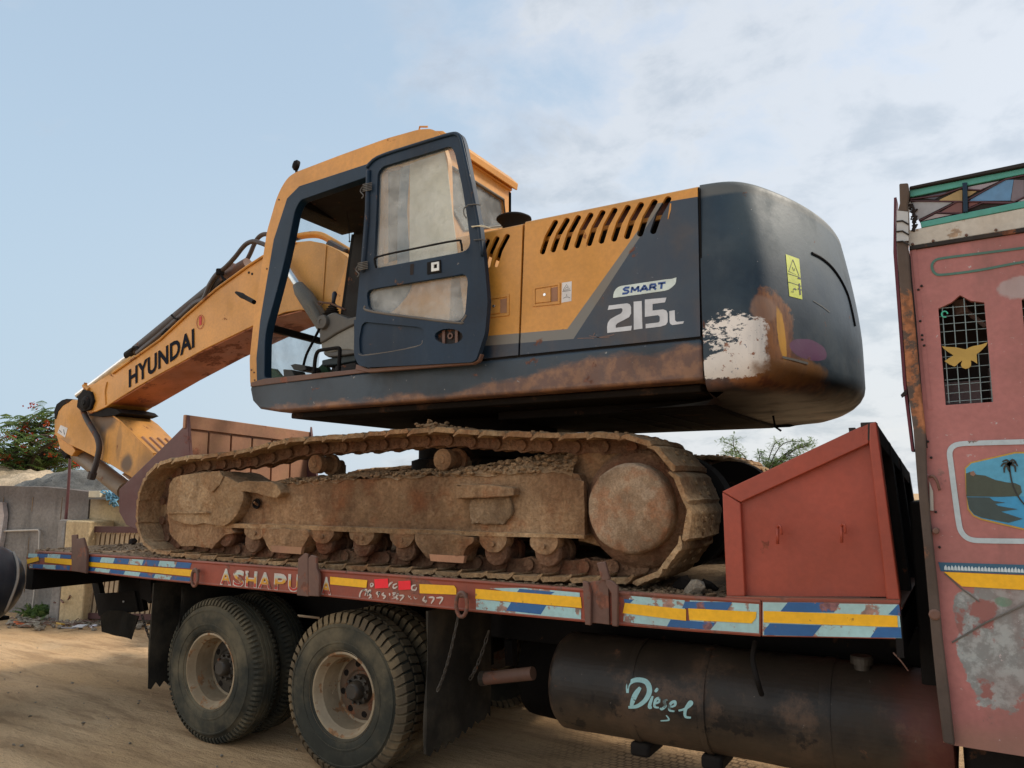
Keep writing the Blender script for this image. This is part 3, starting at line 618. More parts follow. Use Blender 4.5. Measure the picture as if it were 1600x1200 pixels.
for q in [[(585, 905), (606, 904), (607, 918.5), (586, 919.5)], [(622.5, 908), (641.5, 907), (642, 921), (623, 922)]]: sheet(q, -.0045, M['redblock'], 'red_block', truck, .0012)  # added red blocks blanking out digits, no tape on the rail
# painted name
def nm(k, c):
    g = k.m('SUBTRACT', k.z, ZB); return k.mix(k.mr(g, .085, .115), k.mix(k.mr(g, .045, .06), (.42, .03, .02), (.62, .30, .02)), (.45, .55, .50))
M['lettering'] = worn('faded_red_yellow_lettering', (.5, .3, .05), .6, .1, .2, (.25, .14, .1), .45, (.15, .06, .045), 9, 0, top=0, hook=nm)
M['outline'] = worn('faded_white_outline', (.55, .48, .42), .6, .1, .2, (.25, .14, .1), .5, (.16, .06, .045), 9, 0, top=0)
def letters(items, y, h, mat, bold, name, grow=0.):
    for ch, xa, xb, yb in items:
        p0 = P(xa-grow, yb+grow*.6, y); p1 = P(xb+grow, yb+grow*.6+(xb-xa)*.095, y); text_mesh(name, ch, p0, p1, h*(1+grow*.1), mat, truck, bold)
NAME = [('A', 345, 360, 911.5), ('S', 365, 380, 914), ('H', 384, 400, 916), ('A', 404, 423, 918), ('P', 429, 446, 920.5), ('U', 451, 466, 922), ('A', 503, 516, 927)]
letters(NAME, -.003, .103, M['outline'], .035, 'letter_outline', 1.3); letters(NAME, -.0045, .095, M['lettering'], .012, 'letter')
# hand painted phone line
def brush(strokes, y, w, mat, name, parent):
    b = B()
    for st in strokes:
        pts = [(p.x, p.z) for p in smoothpath([Vector((P(x, v, y).x, 0, P(x, v, y).z)) for x, v in st], 4)]
        n = len(pts); b.stroke(pts, [w*(.45+.65*math.sin(math.pi*min(1, (i+.6)/n))) for i in range(n)], y)
    return b.obj(name, mat, parent)
k3 = lambda pts: [(480+x/6.667, 860+y/6.667) for x, y in pts]
PH = [[(600, 405), (560, 430), (545, 480), (560, 490)], [(575, 420), (620, 410), (600, 470)], [(610, 440), (660, 415), (625, 475)], [(665, 430), (630, 450), (665, 470), (640, 500)], [(668, 492), (672, 498)], [(740, 430), (720, 445), (745, 460), (755, 430), (735, 490)], [(800, 440), (780, 460), (815, 480), (790, 505)],
       [(855, 445), (862, 470)], [(885, 445), (920, 445), (895, 470), (915, 495), (880, 505)], [(930, 460), (950, 455), (925, 485), (945, 510), (930, 515)], [(960, 470), (1005, 475), (965, 525)], [(1225, 480), (1205, 520), (1240, 525)], [(1245, 520), (1225, 545)], [(1265, 490), (1320, 495), (1290, 555)], [(1345, 495), (1410, 495), (1375, 560)],
       [(670, 340), (655, 360), (670, 375), (688, 355), (670, 340)], [(890, 330), (860, 350), (840, 390)], [(935, 345), (895, 365), (905, 395), (940, 375)], [(1130, 360), (1095, 370), (1090, 405), (1125, 415), (1140, 385)]]
for q in PH: brush([k3(q)], -.004, .011, M['outline'], 'painted_character', truck)
brush([k3(q) for q in [[(1050, 470), (1065, 490), (1075, 475)], [(1110, 480), (1125, 505), (1150, 495)], [(1075, 500), (1085, 510)]]], -.004, .005, M['outline'], 'worn_digits', truck)
# stake pockets
POCK = [([(113, 836), (121, 835), (123, 893.5), (113, 892)], [[(121, 842), (131, 840), (137, 862), (136, 896), (122, 893)]], .03),
        ([(467, 873), (477, 864), (482, 866), (483, 932), (465, 930)], [[(483, 872), (487, 867), (495, 869), (496, 888), (500, 898), (500, 932), (483, 931)]], .03),
        ([(921, 909), (951, 905), (953, 976), (921, 972)], [[(911, 907), (919, 909), (924, 924), (924, 977), (915, 976)], [(946, 903), (958, 908), (966, 916), (966, 979), (957, 978), (956, 926), (948, 915)], [(933, 879), (946, 877), (954, 905), (941, 908)]], .03)]
for base, ribs, d in POCK:
    b = B(); b.prism(XZ(base, -.012), -.020, -.002); st = b.obj('stake_pocket', M['stake'], truck, .003)
    for q in ribs: b = B(); b.prism(XZ(q, -.035), -.045, -.021); b.obj('pocket_rib', M['stake'], st, .005)
# rope rings
for cx, cy in ((308, 893), (724, 931)):
    c = P(cx, cy, -.03); b = B(); s_ = .9 if cx < 500 else 1.0; pts = [c+Vector((.040*s_*math.cos(a), -.018, -.050*s_+.072*s_*math.sin(a))) for a in np.linspace(0, 2*math.pi, 18, endpoint=False)]; b.tube(pts, .0125*s_, 8, closed=True)
    b.obj('rope_ring', M['stake'], truck, smooth=180); b = B(); b.cyl(c+Vector((-.03, -.01, .005)), c+Vector((.03, -.01, .005)), .016, n=10); b.obj('ring_lug', M['stake'], truck)
# deck
b = B(); b.box(XL+.02, -.93, .07, BW-.07, ZT-.06, ZT-.012)
deck = b.obj('deck', M['dirt'], truck, sub=.3, disp=((.012, 3), (.006, 12)), dmask=lambda c: 1 if c.z > ZT-.04 else 0)
b = B(); b.box(-.925, XR, .07, BW-.07, ZT-.05, ZT+.01); b.obj('deck', M['rail_red'], truck)
b = B(); b.box(XL, XR, BW-.07, BW, ZB, ZT); b.obj('side_rail', M['rail_red'], truck, .005)
rr = random.Random(17)
scatter('deck_dirt', [(rr.uniform(-7.6, -6.0), rr.uniform(.05, 1.6), ZT-.008) for _ in range(420)]+[(rr.uniform(-1.75, -1.12), abs(rr.gauss(0, .25))+.015, ZT-.005) for _ in range(240)]+[(rr.uniform(-6, -1.7), rr.uniform(.01, .12), ZT-.004) for _ in range(260)], .005, .016, M['dirt'], None, 'crumbled dirt lying on the flatbed deck around the tracks', 'dirt')
# chassis
b = B(); b.box(XL, XL+.12, .02, BW-.02, P(45, 922, 0).z, ZB+.05); b.obj('tail_beam', M['black'], truck, .006)
for y in (.86, 1.80): b = B(); b.box(XL+.15, 1.4, y, y+.09, .86, ZB-.02); b.obj('chassis_beam', M['black'], truck, .005)
for x in np.arange(-7.2, -.2, .62): b = B(); b.box(x, x+.07, .30, BW-.08, ZB-.03, ZT-.065); b.obj('cross_member', M['black'], truck)
for i in range(2):
    x = (-5.08, -3.76)[i]; b = B(); b.cyl((x, .5, .55), (x, 2.25, .55), .075, n=14); b.lathe((x, 1.38, .55), [(.02, -.2), (.16, -.15), (.2, 0), (.16, .15), (.02, .2)], 20, 'Y'); b.obj('axle', M['black'], truck, smooth=40)
    for y in (.88, 1.78):
        b = B(); b.box(x-.6, x+.6, y-.0, y+.09, .70, .82); b.obj('leaf_spring', M['black'], truck, .01)
# ---- wheels
TR, TW = .535, .27
def tyre_profile(): return [(.278, .030), (.292, .012), (.33, -.004), (.345, -.004), (.347, -.009), (.356, -.009), (.358, -.006), (.40, -.010), (.45, -.002), (.452, -.006), (.462, -.005), (.464, .002), (.485, .014), (.500, .034), (.517, .057), (.535, .09), (.536, .135), (.535, .18), (.532, .215), (.520, .236), (.46, .27), (.40, .28), (.33, .274), (.29, .258), (.278, .24)]
def rim_profile(): return [(.300, .004), (.303, .016), (.290, .022), (.272, .018), (.262, .030), (.250, .06), (.238, .075), (.233, .18), (.228, .215), (.215, .224), (.208, .232)]
def tyre(kind):
    b = B(); b.lathe((0, 0, 0), tyre_profile(), 72, 'Y'); return b
def tread(kind):
    b = B(); n = 84 if kind == 0 else 54
    for side in (0, 1):
        for i in range(n):
            a0 = 2*math.pi*(i+(.5 if side and kind else 0))/n; a1 = a0+2*math.pi/n*(.50 if kind == 0 else .70)
            f = (lambda y: y) if side == 0 else (lambda y: TW-y)
            prof = [(.498, .012), (.531, .030), (.543, .050), (.546, .070)] if kind == 0 else [(.485, .004), (.520, .018), (.545, .040), (.550, .122)]
            inner = [(.49, .02), (.515, .04), (.525, .055), (.53, .072)] if kind == 0 else [(.47, .01), (.505, .03), (.525, .05), (.53, .124)]
            vs = []
            for a in (a0, a1):
                for j, (r, y) in enumerate(prof+inner[::-1]): aa = a+(0 if kind == 0 else .05*min(j, 3)/3*(1 if j < 4 else 1)); vs.append((r*math.cos(aa), f(y), r*math.sin(aa)))
            m_ = len(prof)*2; b.add(vs, [tuple(range(m_)), tuple(range(2*m_-1, m_-1, -1))]+[(q, (q+1) % m_, (q+1) % m_+m_, q+m_) for q in range(m_)])
    if kind == 0:                            # centre ribs
        for y in (.10, .135, .17): b.lathe((0, 0, 0), [(.534, y-.012), (.545, y-.010), (.545, y+.010), (.534, y+.012)], 72, 'Y')
    return b
M['disc0'] = worn('dark_wheel_disc', (.03, .026, .022), .7, .2, .5, (.10, .08, .05), .2, streak=0)
M['disc1'] = worn('rusty_wheel_disc', (.13, .085, .055), .7, .25, .6, (.17, .12, .075), .6, streak=.3)
def wheel(kind, detail=True):
    t = tyre(kind).obj('wheel', M['rubber'], truck, smooth=50)
    tr = tread(kind).obj('tread', M['rubber' if kind == 0 else 'rubber_tread'], t, smooth=30); tr['kind'] = 'stuff'
    b = B(); b.lathe((0, 0, 0), rim_profile(), 56, 'Y'); b.obj('rim', M['rim'], t, smooth=35)
    b = B(); b.lathe((0, 0, 0), [(.212, .222), (.200, .216), (.150, .206), (.135, .200), (.120, .214), (.0, .216)], 48, 'Y'); b.obj('wheel_disc', M['disc0' if kind == 0 else 'disc1'], t, smooth=35)
    b = B(); b.lathe((0, 0, 0), [(0, .105), (.045, .105), (.055, .112), (.062, .125), (.066, .17), (.098, .175), (.102, .21), (.102, .222)], 28, 'Y'); b.obj('hub', M['hub'], t, smooth=35)
    for i in range(8):
        b = B(); a = i*math.pi/4+.2; c = (.170*math.cos(a), .2045, .170*math.sin(a)); b.cyl(c, (c[0], .215, c[2]), .022, n=12); b.obj('hand_hole', M['under'], t)
    for i in range(10): b = B(); a = i*2*math.pi/10; c = (.088*math.cos(a), .15, .088*math.sin(a)); b.cyl(c, (c[0], .185, c[2]), .011, n=6); b.obj('wheel_nut', M['hub'], t)
    if kind: b = B(); b.tube([(-.235, .20, .02), (-.17, .13, .0), (-.12, .05, -.01)], .004, 6); b.obj('valve_stem', M['rim'], t)
    return t
wl_, wr_ = wheel(0), wheel(1)
CW = [P(324, 1054, .1), P(532, 1089, .1)]
def put_wheel(src, x, y, z, flip=False, rot=0.):
    mt = Matrix.Translation((x, y, z))
    if flip: mt = mt @ Matrix.Rotation(math.pi, 4, 'Z')
    mt = mt @ Matrix.Rotation(rot, 4, 'Y'); return mt
first = True
for i, (src, c) in enumerate(((wl_, CW[0]), (wr_, CW[1]))):
    z = TR-.012
    spots = [(.1, False, 0), (.1+.32, False, .4), (BW-.1, True, .9), (BW-.42, True, .2)]
    for j, (y, fl, rot) in enumerate(spots):
        if j == 0: src.matrix_basis = Matrix.Translation((c.x, y, z)); continue
        o = inst(src, truck, put_wheel(src, c.x, y, z, fl, rot))
        for ch in list(src.children):
            if ch.name.startswith(('tread', 'rim', 'hub', 'wheel_disc')): cc = inst(ch, o, Matrix())
for y, fl in ((.12, False), (BW-.12, True)):      # steering wheels under the cab
    o = inst(wl_, truck, put_wheel(wl_, .95, y, TR-.012, fl, .5))
    for ch in list(wl_.children):
        if ch.name.startswith(('tread', 'rim', 'hub', 'wheel_disc')): inst(ch, o, Matrix())
# ---- mud flaps (hang across the wheels)
def yzplate(b, pts, X, t): b.xprism([(PX(x, y, X).y, PX(x, y, X).z) for x, y in pts], X-t, X); return b
xf = P(232, 1080, .07).x
def flap(X, y0, y1, ztop, zbot, seed, mat='flap'):
    rr = random.Random(seed); n = 19; pts = [(y0, ztop), (y1, ztop)]+[(y1+(y0-y1)*i/n, zbot+(.05 if i % 2 else 0)*rr.uniform(.3, 1)+.05*(1-i/n)) for i in range(n+1)]
    b = B(); b.xprism(pts, X-.012, X); return b.obj('mud_flap', M[mat], truck, sub=.12, disp=((.03, 2.2),))
flap(xf, .06, .78, ZB-.03, P(232, 1080, .07).z, 1); flap(xf+.3, .1, .8, ZB-.03, .75, 3)
xg = P(667, 1185, .03).x
flap(xg, .02, .78, ZB-.03, P(667, 1185, .03).z+.005, 2); flap(xf, 2.0, 2.7, ZB-.03, .25, 5); flap(xg, 2.0, 2.7, ZB-.03, .25, 6)
# hanging chains
def chain(p0, p1, sag, n=16, r=.0045, name='chain'):
    b = B(); p0, p1 = Vector(p0), Vector(p1)
    for i in range(n):
        u = (i+.5)/n; c = p0.lerp(p1, u)+Vector((0, 0, -sag*4*u*(1-u))); u2 = (i+1)/n; d = (p0.lerp(p1, u2)+Vector((0, 0, -sag*4*u2*(1-u2)))-c).normalized(); L = (p1-p0).length/n*.68
        q = d.cross(Vector((0, 1, 0)) if i % 2 else Vector((1, 0, .2))).normalized()*L*.36
        pts = [c-d*L+q*.7, c-d*L*.6+q, c+d*L*.6+q, c+d*L+q*.7, c+d*L-q*.7, c+d*L*.6-q, c-d*L*.6-q, c-d*L-q*.7]; b.tube(pts, r, 5, closed=True)
    return b.obj(name, M['hub'], truck)
chain(P(716, 962, -.02), P(684, 1078, -.03), .05, 18); chain(P(764, 985, .3), P(735, 1060, .3), .03, 10); chain(P(222, 962, .35), P(236, 1003, .3), .01, 9)
# propeller/exhaust stub and brackets between flap and tank
b = B(); b.cyl(P(757, 1060, .42), P(833, 1052, .42), .042, n=16); b.obj('exhaust_stub', M['stake'], truck, smooth=40)
b = B(); b.cyl(P(752, 1060, .42), P(759, 1060, .42), .047, n=16); b.obj('stub_clamp', M['hub'], truck)
for i, (x, y0, y1) in enumerate([(740, 985, 1045), (752, 990, 1040), (790, 1000, 1040)]):
    b = B(); b.prism(XZ([(x, y0), (x+12, y0), (x+14, y1), (x+2, y1)], .9), .88, .95); b.obj('hanger', M['black'], truck)
b = B(); b.lathe((-2.75, 1.6, .52), [(.02, -.35), (.36, -.3), (.38, 0), (.36, .3), (.02, .35)], 30, 'X'); b.obj('air_drum', M['black'], truck, smooth=40)
# ---- tail brackets and number board
b = B(); b.prism(XZ([(145, 905), (155, 905), (167, 961), (157, 962)], .7), .68, .73); b.obj('tail_strut', M['black'], truck); b = B(); b.prism(XZ([(214, 906), (220, 906), (228, 954), (220, 956)], .7), .68, .73); b.obj('tail_strut', M['black'], truck)
b = B(); b.prism(XZ([(157, 927), (216, 923), (222, 955), (162, 961)], .7), .66, .68); b.obj('tail_board', M['black'], truck, .004)
b = B(); b.prism(XZ([(161, 962), (172, 955), (196, 953), (219, 962), (208, 1000), (160, 988)], .62), .60, .615); b.obj('rubber_apron', M['flap'], truck, sub=.1, disp=((.03, 4),))
b = B(); c = P(192, 940, .65); b.lathe((c.x, .655, c.z), [(0, -.006), (.009, -.004), (.009, .004)], 12, 'Y'); b.obj('tail_reflector', M['white'], truck)
b = B(); b.prism(XZ([(226, 905), (243, 906), (246, 936), (240, 942), (236, 937), (227, 934)], .45), .4, .45); b.obj('guard_bracket', M['black'], truck)
# ---- fuel tank under the bed
TC = (.50, .74); TRD = .285
b = B(); x0, x1 = -2.27, -.12
b.lathe((x0, TC[0], TC[1]), [(.0, .012), (.20, .004), (.255, .014), (TRD, .05), (TRD, x1-x0-.05), (.27, x1-x0-.015), (.0, x1-x0)], 64, 'X')
tank = b.obj('fuel_tank', M['tank'], truck, smooth=45, sub=.12, disp=((.010, 2.6), (.004, 7)), dmask=lambda c: .2 if c.x < -2.2 else 1)
for px, w in ((985, .045), (1097, .035), (1288, .055)):
    X = P(px, 1090, .25).x; b = B(); b.lathe((X, TC[0], TC[1]), [(TRD-.004, -w/2), (TRD+.006, -w/2), (TRD+.009, 0), (TRD+.006, w/2), (TRD-.004, w/2)], 56, 'X'); b.obj('tank_strap', M['tank'], tank, smooth=40)
    if px != 1288 or True:
        c = (X, TC[0]-.02, TC[1]-TRD); b = B(); b.box(X-.05, X+.07, TC[0]-.16, TC[0]+.1, TC[1]-TRD-.055, TC[1]-TRD+.02); b.obj('tank_foot', M['black'], tank, .02)
from mathutils.bvhtree import BVHTree
def bvh(o): return BVHTree.FromPolygons([v.co.copy() for v in o.data.vertices], [tuple(p.vertices) for p in o.data.polygons])
def hit(t, x, y, off=.003):
    h = t.ray_cast(_C, _ray(x, y).normalized())
    if h[0] is None: return None
    return h[0]+h[1]*off if h[1].dot(_ray(x, y)) < 0 else h[0]-h[1]*off
def surf_stroke(b, t, pts, w, off=.003):     # painted stroke lying on a curved surface
    L, R = [], []; m_ = len(pts)
    for i, (x, y) in enumerate(pts):
        a = Vector(pts[min(i+1, m_-1)])-Vector(pts[max(i-1, 0)]); a.normalize(); n = Vector((-a.y, a.x)); ww = w[i] if isinstance(w, list) else w
        p, q = hit(t, x+n.x*ww/2, y+n.y*ww/2, off), hit(t, x-n.x*ww/2, y-n.y*ww/2, off)
        if p is None or q is None: return
        L.append(p); R.append(q)
    b.add(L+R, [(i, i+1, m_+i+1, m_+i) for i in range(m_-1)])
tb = bvh(tank); kd = lambda pts: [(640+x/3.478, 880+y/3.478) for x, y in pts]
b = B()
for st, w in (([(1185, 705), (1190, 660), (1230, 635), (1285, 645), (1305, 690), (1285, 740), (1240, 775), (1190, 782)], 6), ([(1255, 675), (1225, 720), (1205, 775)], 6), ([(1350, 680), (1335, 700)], 3.5), ([(1322, 722), (1304, 778), (1318, 782)], 4), ([(1332, 764), (1358, 752), (1356, 734), (1338, 744), (1332, 778), (1356, 784)], 3.4), ([(1402, 742), (1382, 750), (1392, 772), (1372, 792), (1362, 786)], 3.4),
              ([(1412, 784), (1442, 772), (1442, 752), (1420, 762), (1412, 796), (1440, 804)], 3.4), ([(1462, 800), (1500, 790), (1532, 764), (1524, 756), (1500, 796), (1500, 832), (1530, 838)], 4), ([(1395, 825), (1410, 850), (1365, 855)], 2)):
    pts = kd(st); sp = [(p.x, p.y) for p in smoothpath([Vector((x, y, 0)) for x, y in pts], 5)]; n = len(sp)
    surf_stroke(b, tb, sp, [w*1.25*(.5+.6*math.sin(math.pi*(i+.5)/n)) for i in range(n)])
b.obj('tank_lettering', worn('chipped_pale_blue_lettering', (.28, .50, .52), .6, .1, .2, (.1, .08, .06), .5, (.04, .03, .025), 9, 0, top=0), tank)
b = B(); b.tube(smoothpath([P(1396, 1020, .05), P(1408, 1033, .03), P(1419, 1048, .04)], 3), .0035, 6); b.obj('loose_wire', M['stake'], truck)
b = B(); b.tube(smoothpath([P(1180, 1003, .22), P(1176, 1030, .15), P(1183, 1062, .12), P(1190, 1085, .18)], 4), .014, 8); b.obj('fuel_pipe', M['black'], tank)
b = B(); c = P(1345, 1010, .42); b.lathe((c.x, .42, TC[1]+TRD-.02), [(0, .07), (.05, .07), (.055, .06), (.055, .03), (.04, .03), (.04, 0)], 20, 'Z'); b.obj('filler_cap', M['hub'], tank)
# ---- red box at the head of the bed
b = B(); YB = .03
o_ = [(1128, 768), (1358, 660), (1405, 937), (1135, 932)]; i_ = [(1157, 785), (1357, 693), (1384, 932), (1165, 931)]
ox, ix = XZ(o_, YB), XZ(i_, YB)
b.prism(XZ([(1128, 768), (1358, 660), (1357.4, 693), (1157, 785)], YB), YB, YB+.06); b.obj('box_frame', M['box_red'], truck, .005)
b = B(); b.prism(XZ([(1128.3, 769), (1156.6, 786), (1164, 932), (1135, 932)], YB), YB+.001, YB+.06); b.obj('box_frame', M['box_red'], truck, .005)
b = B(); b.prism(XZ([(1358.6, 661), (1369, 658.5), (1407, 938), (1385, 937), (1358, 693)], YB), YB-.003, YB+.075); b.obj('box_post', M['box_red'], truck, .006)
b = B(); b.prism(XZ([(1150, 780), (1360, 688), (1390, 934), (1158, 934)], YB), YB+.035, YB+.05); bp = b.obj('box_panel', M['box_red'], truck, sub=.2, disp=((.010, 2.2),))
b = B(); b.prism(XZ([(1135, 931), (1407, 936.5), (1407, 943), (1135, 938)], YB), YB-.02, YB+.08); b.obj('box_sill', M['rail_red'], truck, .004)
for cx, cy in ((1215, 838), (1315, 836)):
    b = B(); b.tube([P(cx, cy-14, YB-.02), P(cx, cy+12, YB-.02)], .008, 7); b.tube(smoothpath([P(cx-1, cy-8, YB-.01), P(cx+1, cy-16, YB-.03), P(cx+5, cy-15, YB-.04), P(cx+6, cy-3, YB-.03)], 4), .006, 7); b.obj('box_hook', M['box_red'], truck, smooth=180)
XB = P(1369, 660, YB).x; XBb = P(1407, 938, YB).x; ptop = P(1369, 659, YB); pf = PX(1421, 738, XB)
yb2 = min(pf.y, BW-.05)
M['near_black'] = worn('near_black_box_steel', (.016, .013, .012), .8, .2, .3, (.05, .03, .025), .3, streak=.3, top=.2)  # near-black steel of the box end, reused for trims and cab insides
b = B(); b.hexa([ptop, pf, pf+Vector((0, 0, -.09)), ptop+Vector((0, .0, -.09))], [p+Vector((-.07, 0, 0)) for p in (ptop, pf, pf+Vector((0, 0, -.09)), ptop+Vector((0, 0, -.09)))]); b.obj('box_beam', M['near_black'], truck, .004)
b = B(); b.hexa([ptop+Vector((-.1, .05, -.02)), pf+Vector((-.1, 0, -.02)), Vector((XBb-.1, pf.y, ZT)), Vector((XBb-.1, .08, ZT))], [p+Vector((-.03, 0, 0)) for p in (ptop+Vector((-.1, .05, -.02)), pf+Vector((-.1, 0, -.02)), Vector((XBb-.1, pf.y, ZT)), Vector((XBb-.1, .08, ZT)))]); b.obj('box_end_sheet', M['near_black'], truck)
for u in (.3, .62, .97):
    a = ptop.lerp(pf, u); a2 = ptop.lerp(pf, u+.05); c = Vector((XBb, .08+(pf.y-.08)*u, ZT)); c2 = Vector((XBb, .08+(pf.y-.08)*(u+.05), ZT)); b = B(); b.hexa([a, a2, c2, c], [p+Vector((-.09, 0, 0)) for p in (a, a2, c2, c)]); b.obj('box_rib', M['near_black'], truck)
b = B(); far = [(x, z) for x, z in XZ([(1128, 768), (1369, 659), (1407, 938), (1135, 938)], YB)]; far = [(far[0][0], pf.z-.33), (far[1][0], pf.z), far[2], far[3]]; b.prism(far, pf.y, pf.y+.04); b.obj('box_panel', M['box_red'], truck)
b = B(); b.box(XR-.03, XR, .0, BW, ZB-.02, ZT+.0); b.obj('head_beam', M['black'], truck)
# ---- cab of the truck, seen from its back corner
YC = -.05; XE = 1.7
def ln(a, c, X): p, q = P(*a, YC), P(*c, YC); return p.z+(q.z-p.z)*(X-p.x)/(q.x-p.x)
def band(name, t0, t1, b0, b1, y0, y1, mat, parent, bev=.003):
    a, c = P(*t0, YC), P(*b0, YC); bb = B(); bb.prism([(a.x, a.z), (XE, ln(t0, t1, XE)), (XE, ln(b0, b1, XE)), (c.x, c.z)], y0, y1); return bb.obj(name, mat, parent, bev)
def pk(k, c):
    g = (.20, .215, .215)
    reg = k.m('MAXIMUM', k.m('MAXIMUM', k.ell((P(1560, 1010, YC).x, P(1560, 1010, YC).z), (.145, .25), .30, 6.5, 'xz', .03), k.ell((P(1510, 960, YC).x, P(1510, 960, YC).z), (.05, .10), .3, 8., 'xz', .04)), k.ell((P(1590, 930, YC).x, P(1590, 930, YC).z), (.16, .08), .25, 8., 'xz', .04))
    reg = k.m('MULTIPLY', reg, k.mr(k.z, P(1520, 1145, YC).z, P(1520, 1138, YC).z)); reg = k.m('MULTIPLY', reg, k.mr(k.z, P(1520, 918, YC).z, P(1520, 914, YC).z, 1, 0))
    g2 = k.mix(k.mr(k.noise(16, 8, .7), .45, .6), g, (.33, .36, .36)); g2 = k.mix(k.mr(k.noise(7, 8, .6, off=(3, 3, 3)), .56, .62), g2, (.26, .10, .09)); c = k.mix(reg, c, g2)
    gr = k.ell((P(1567, 940, YC).x, P(1567, 940, YC).z), (.03, .02), .3, 15.); c = k.mix(k.m('MULTIPLY', gr, .6), c, (.06, .28, .17))
    wp = k.ell((P(1595, 448, YC).x, P(1595, 448, YC).z), (.085, .05), .3, 8.); c = k.mix(k.m('MULTIPLY', wp, .7), c, (.38, .36, .36))
    lowd = k.mr(k.m('ADD', k.z, k.m('MULTIPLY', k.noise(5, 5), .08)), P(1500, 1150, YC).z+.02, P(1500, 1120, YC).z+.06, .55, 0.); return k.mix(lowd, c, (.21, .13, .085))
M['pink2'] = worn('faded_pink_cab_side', (.36, .135, .125), .6, .16, .42, (.22, .125, .105), .14, (.16, .09, .08), 4, .45, (.17, .085, .075), 0, .25, chip=.5, chip_c=(.42, .36, .36), hook=pk)
win = [(1466, 482), (1477, 477), (1487, 472), (1500, 461), (1517, 470), (1538, 472.5), (1552, 628), (1477.5, 633)]
tl_, tr_ = P(1421, 392, YC), ln((1421, 392), (1600, 364), XE)
ploop = XZ([(1421, 392)], YC)+[(XE, tr_), (XE, ln((1492, 1165), (1587, 1180), XE))]+XZ([(1492, 1165), (1474, 1160)], YC)
w1 = XZ(win, YC); dx = P(1596, 467, YC).x-P(1466, 482, YC).x; w2 = [(x+dx, z) for x, z in w1]
b = B(); b.prism(ploop, YC, YC+.03, holes=[w1, w2]); cab = b.obj('cab', M['pink2'], truck)
b = B(); b.prism(XZ([(1421, 392)], YC)+[(XE, tr_+.5), (XE, ln((1492, 1165), (1587, 1180), XE))]+XZ([(1474, 1160)], YC), BW-.05, BW); b.obj('far_side', M['pink'], cab)
b = B(); xb = P(1421, 392, YC).x
b.hexa([Vector((xb, YC+.03, 3.05)), Vector((xb, BW-.05, 3.05)), Vector((P(1474, 1160, YC).x, BW-.05, .9)), Vector((P(1474, 1160, YC).x, YC+.03, .9))], [Vector((xb+.04, YC+.03, 3.05)), Vector((xb+.04, BW-.05, 3.05)), Vector((P(1474, 1160, YC).x+.04, BW-.05, .9)), Vector((P(1474, 1160, YC).x+.04, YC+.03, .9))]); b.obj('back_wall', M['near_black'], cab)
b = B(); b.box(xb+.03, XE, YC+.03, BW-.05, 3.0, 3.05); b.obj('cab_ceiling', M['near_black'], cab)
b = B(); b.box(-.05, XE, YC+.05, BW-.1, .82, .88); b.obj('cab_floor', M['black'], cab)
b = B(); b.box(xb+.05, XE, .62, .66, .9, 3.0); b.obj('window_backing', plain('dark_window_backing', (.05, .038, .036), .85), cab)  # dark sheet added behind the windows to stand for the unlit inside
b = B(); b.box(xb-.10, xb-.03, .35, BW-.05, .9, 1.86); b.obj('guard_frame', M['black'], truck, .01)
b = B(); p = P(1520, 560, .3); b.box(p.x-.14, p.x+.02, .25, .45, 1.9, 2.44); b.box(p.x+.06, p.x+.2, .28, .45, 1.9, 2.50); b.tube([P(1500, 478, .2), P(1540, 510, .2)], .012, 8); b.tube([P(1497, 470, .15), P(1503, 490, .15)], .03, 8); b.obj('cab_bedding', plain('dim_bedding', (.22, .16, .16), .9), cab, .02)
# window grille
b = B()
for i in range(5): x = 1472+i*17; b.tube([P(x+(0), 466 if 1 < i < 4 else 478, YC+.012), P(x+11, 630, YC+.012)], .0022, 5)
for y in (480, 493, 505, 517, 537, 556, 574, 592, 600, 613, 626): b.tube([P(1466+(y-480)*.09, y+2, YC+.016), P(1541+(y-480)*.085, y-4, YC+.016)], .0018, 5)
g = b.obj('window_grille', plain('grille_wire', (.20, .26, .27), .5), cab)
o = inst(g, cab, Matrix.Translation((dx, 0, 0)))
zb = lambda pts: [(1400+x/6, 440+y/6) for x, y in pts]
bird = zb([(430, 605), (480, 612), (560, 615), (620, 628), (650, 635), (680, 620), (720, 605), (800, 590), (860, 568), (845, 600), (820, 625), (790, 655), (755, 680), (762, 770), (725, 745), (700, 738), (705, 760), (703, 790), (680, 812), (650, 817), (620, 805), (608, 780), (622, 738), (590, 760), (560, 790), (545, 795), (500, 775), (455, 745), (500, 715), (540, 690), (490, 660), (450, 630)])
b = B(); b.prism(XZ(bird, YC), YC+.0, YC+.008); b.obj('bird_cutout', plain('mustard_bird_sheet', (.42, .27, .055), .6), cab)
b = B(); c = P(1476, 491, YC+.005); b.tube([c+Vector((.012*math.cos(a), 0, .014*math.sin(a))) for a in np.linspace(0, 5.2, 12)], .0035, 6); b.obj('green_tie', plain('green_tie', (.05, .45, .3), .5), cab)
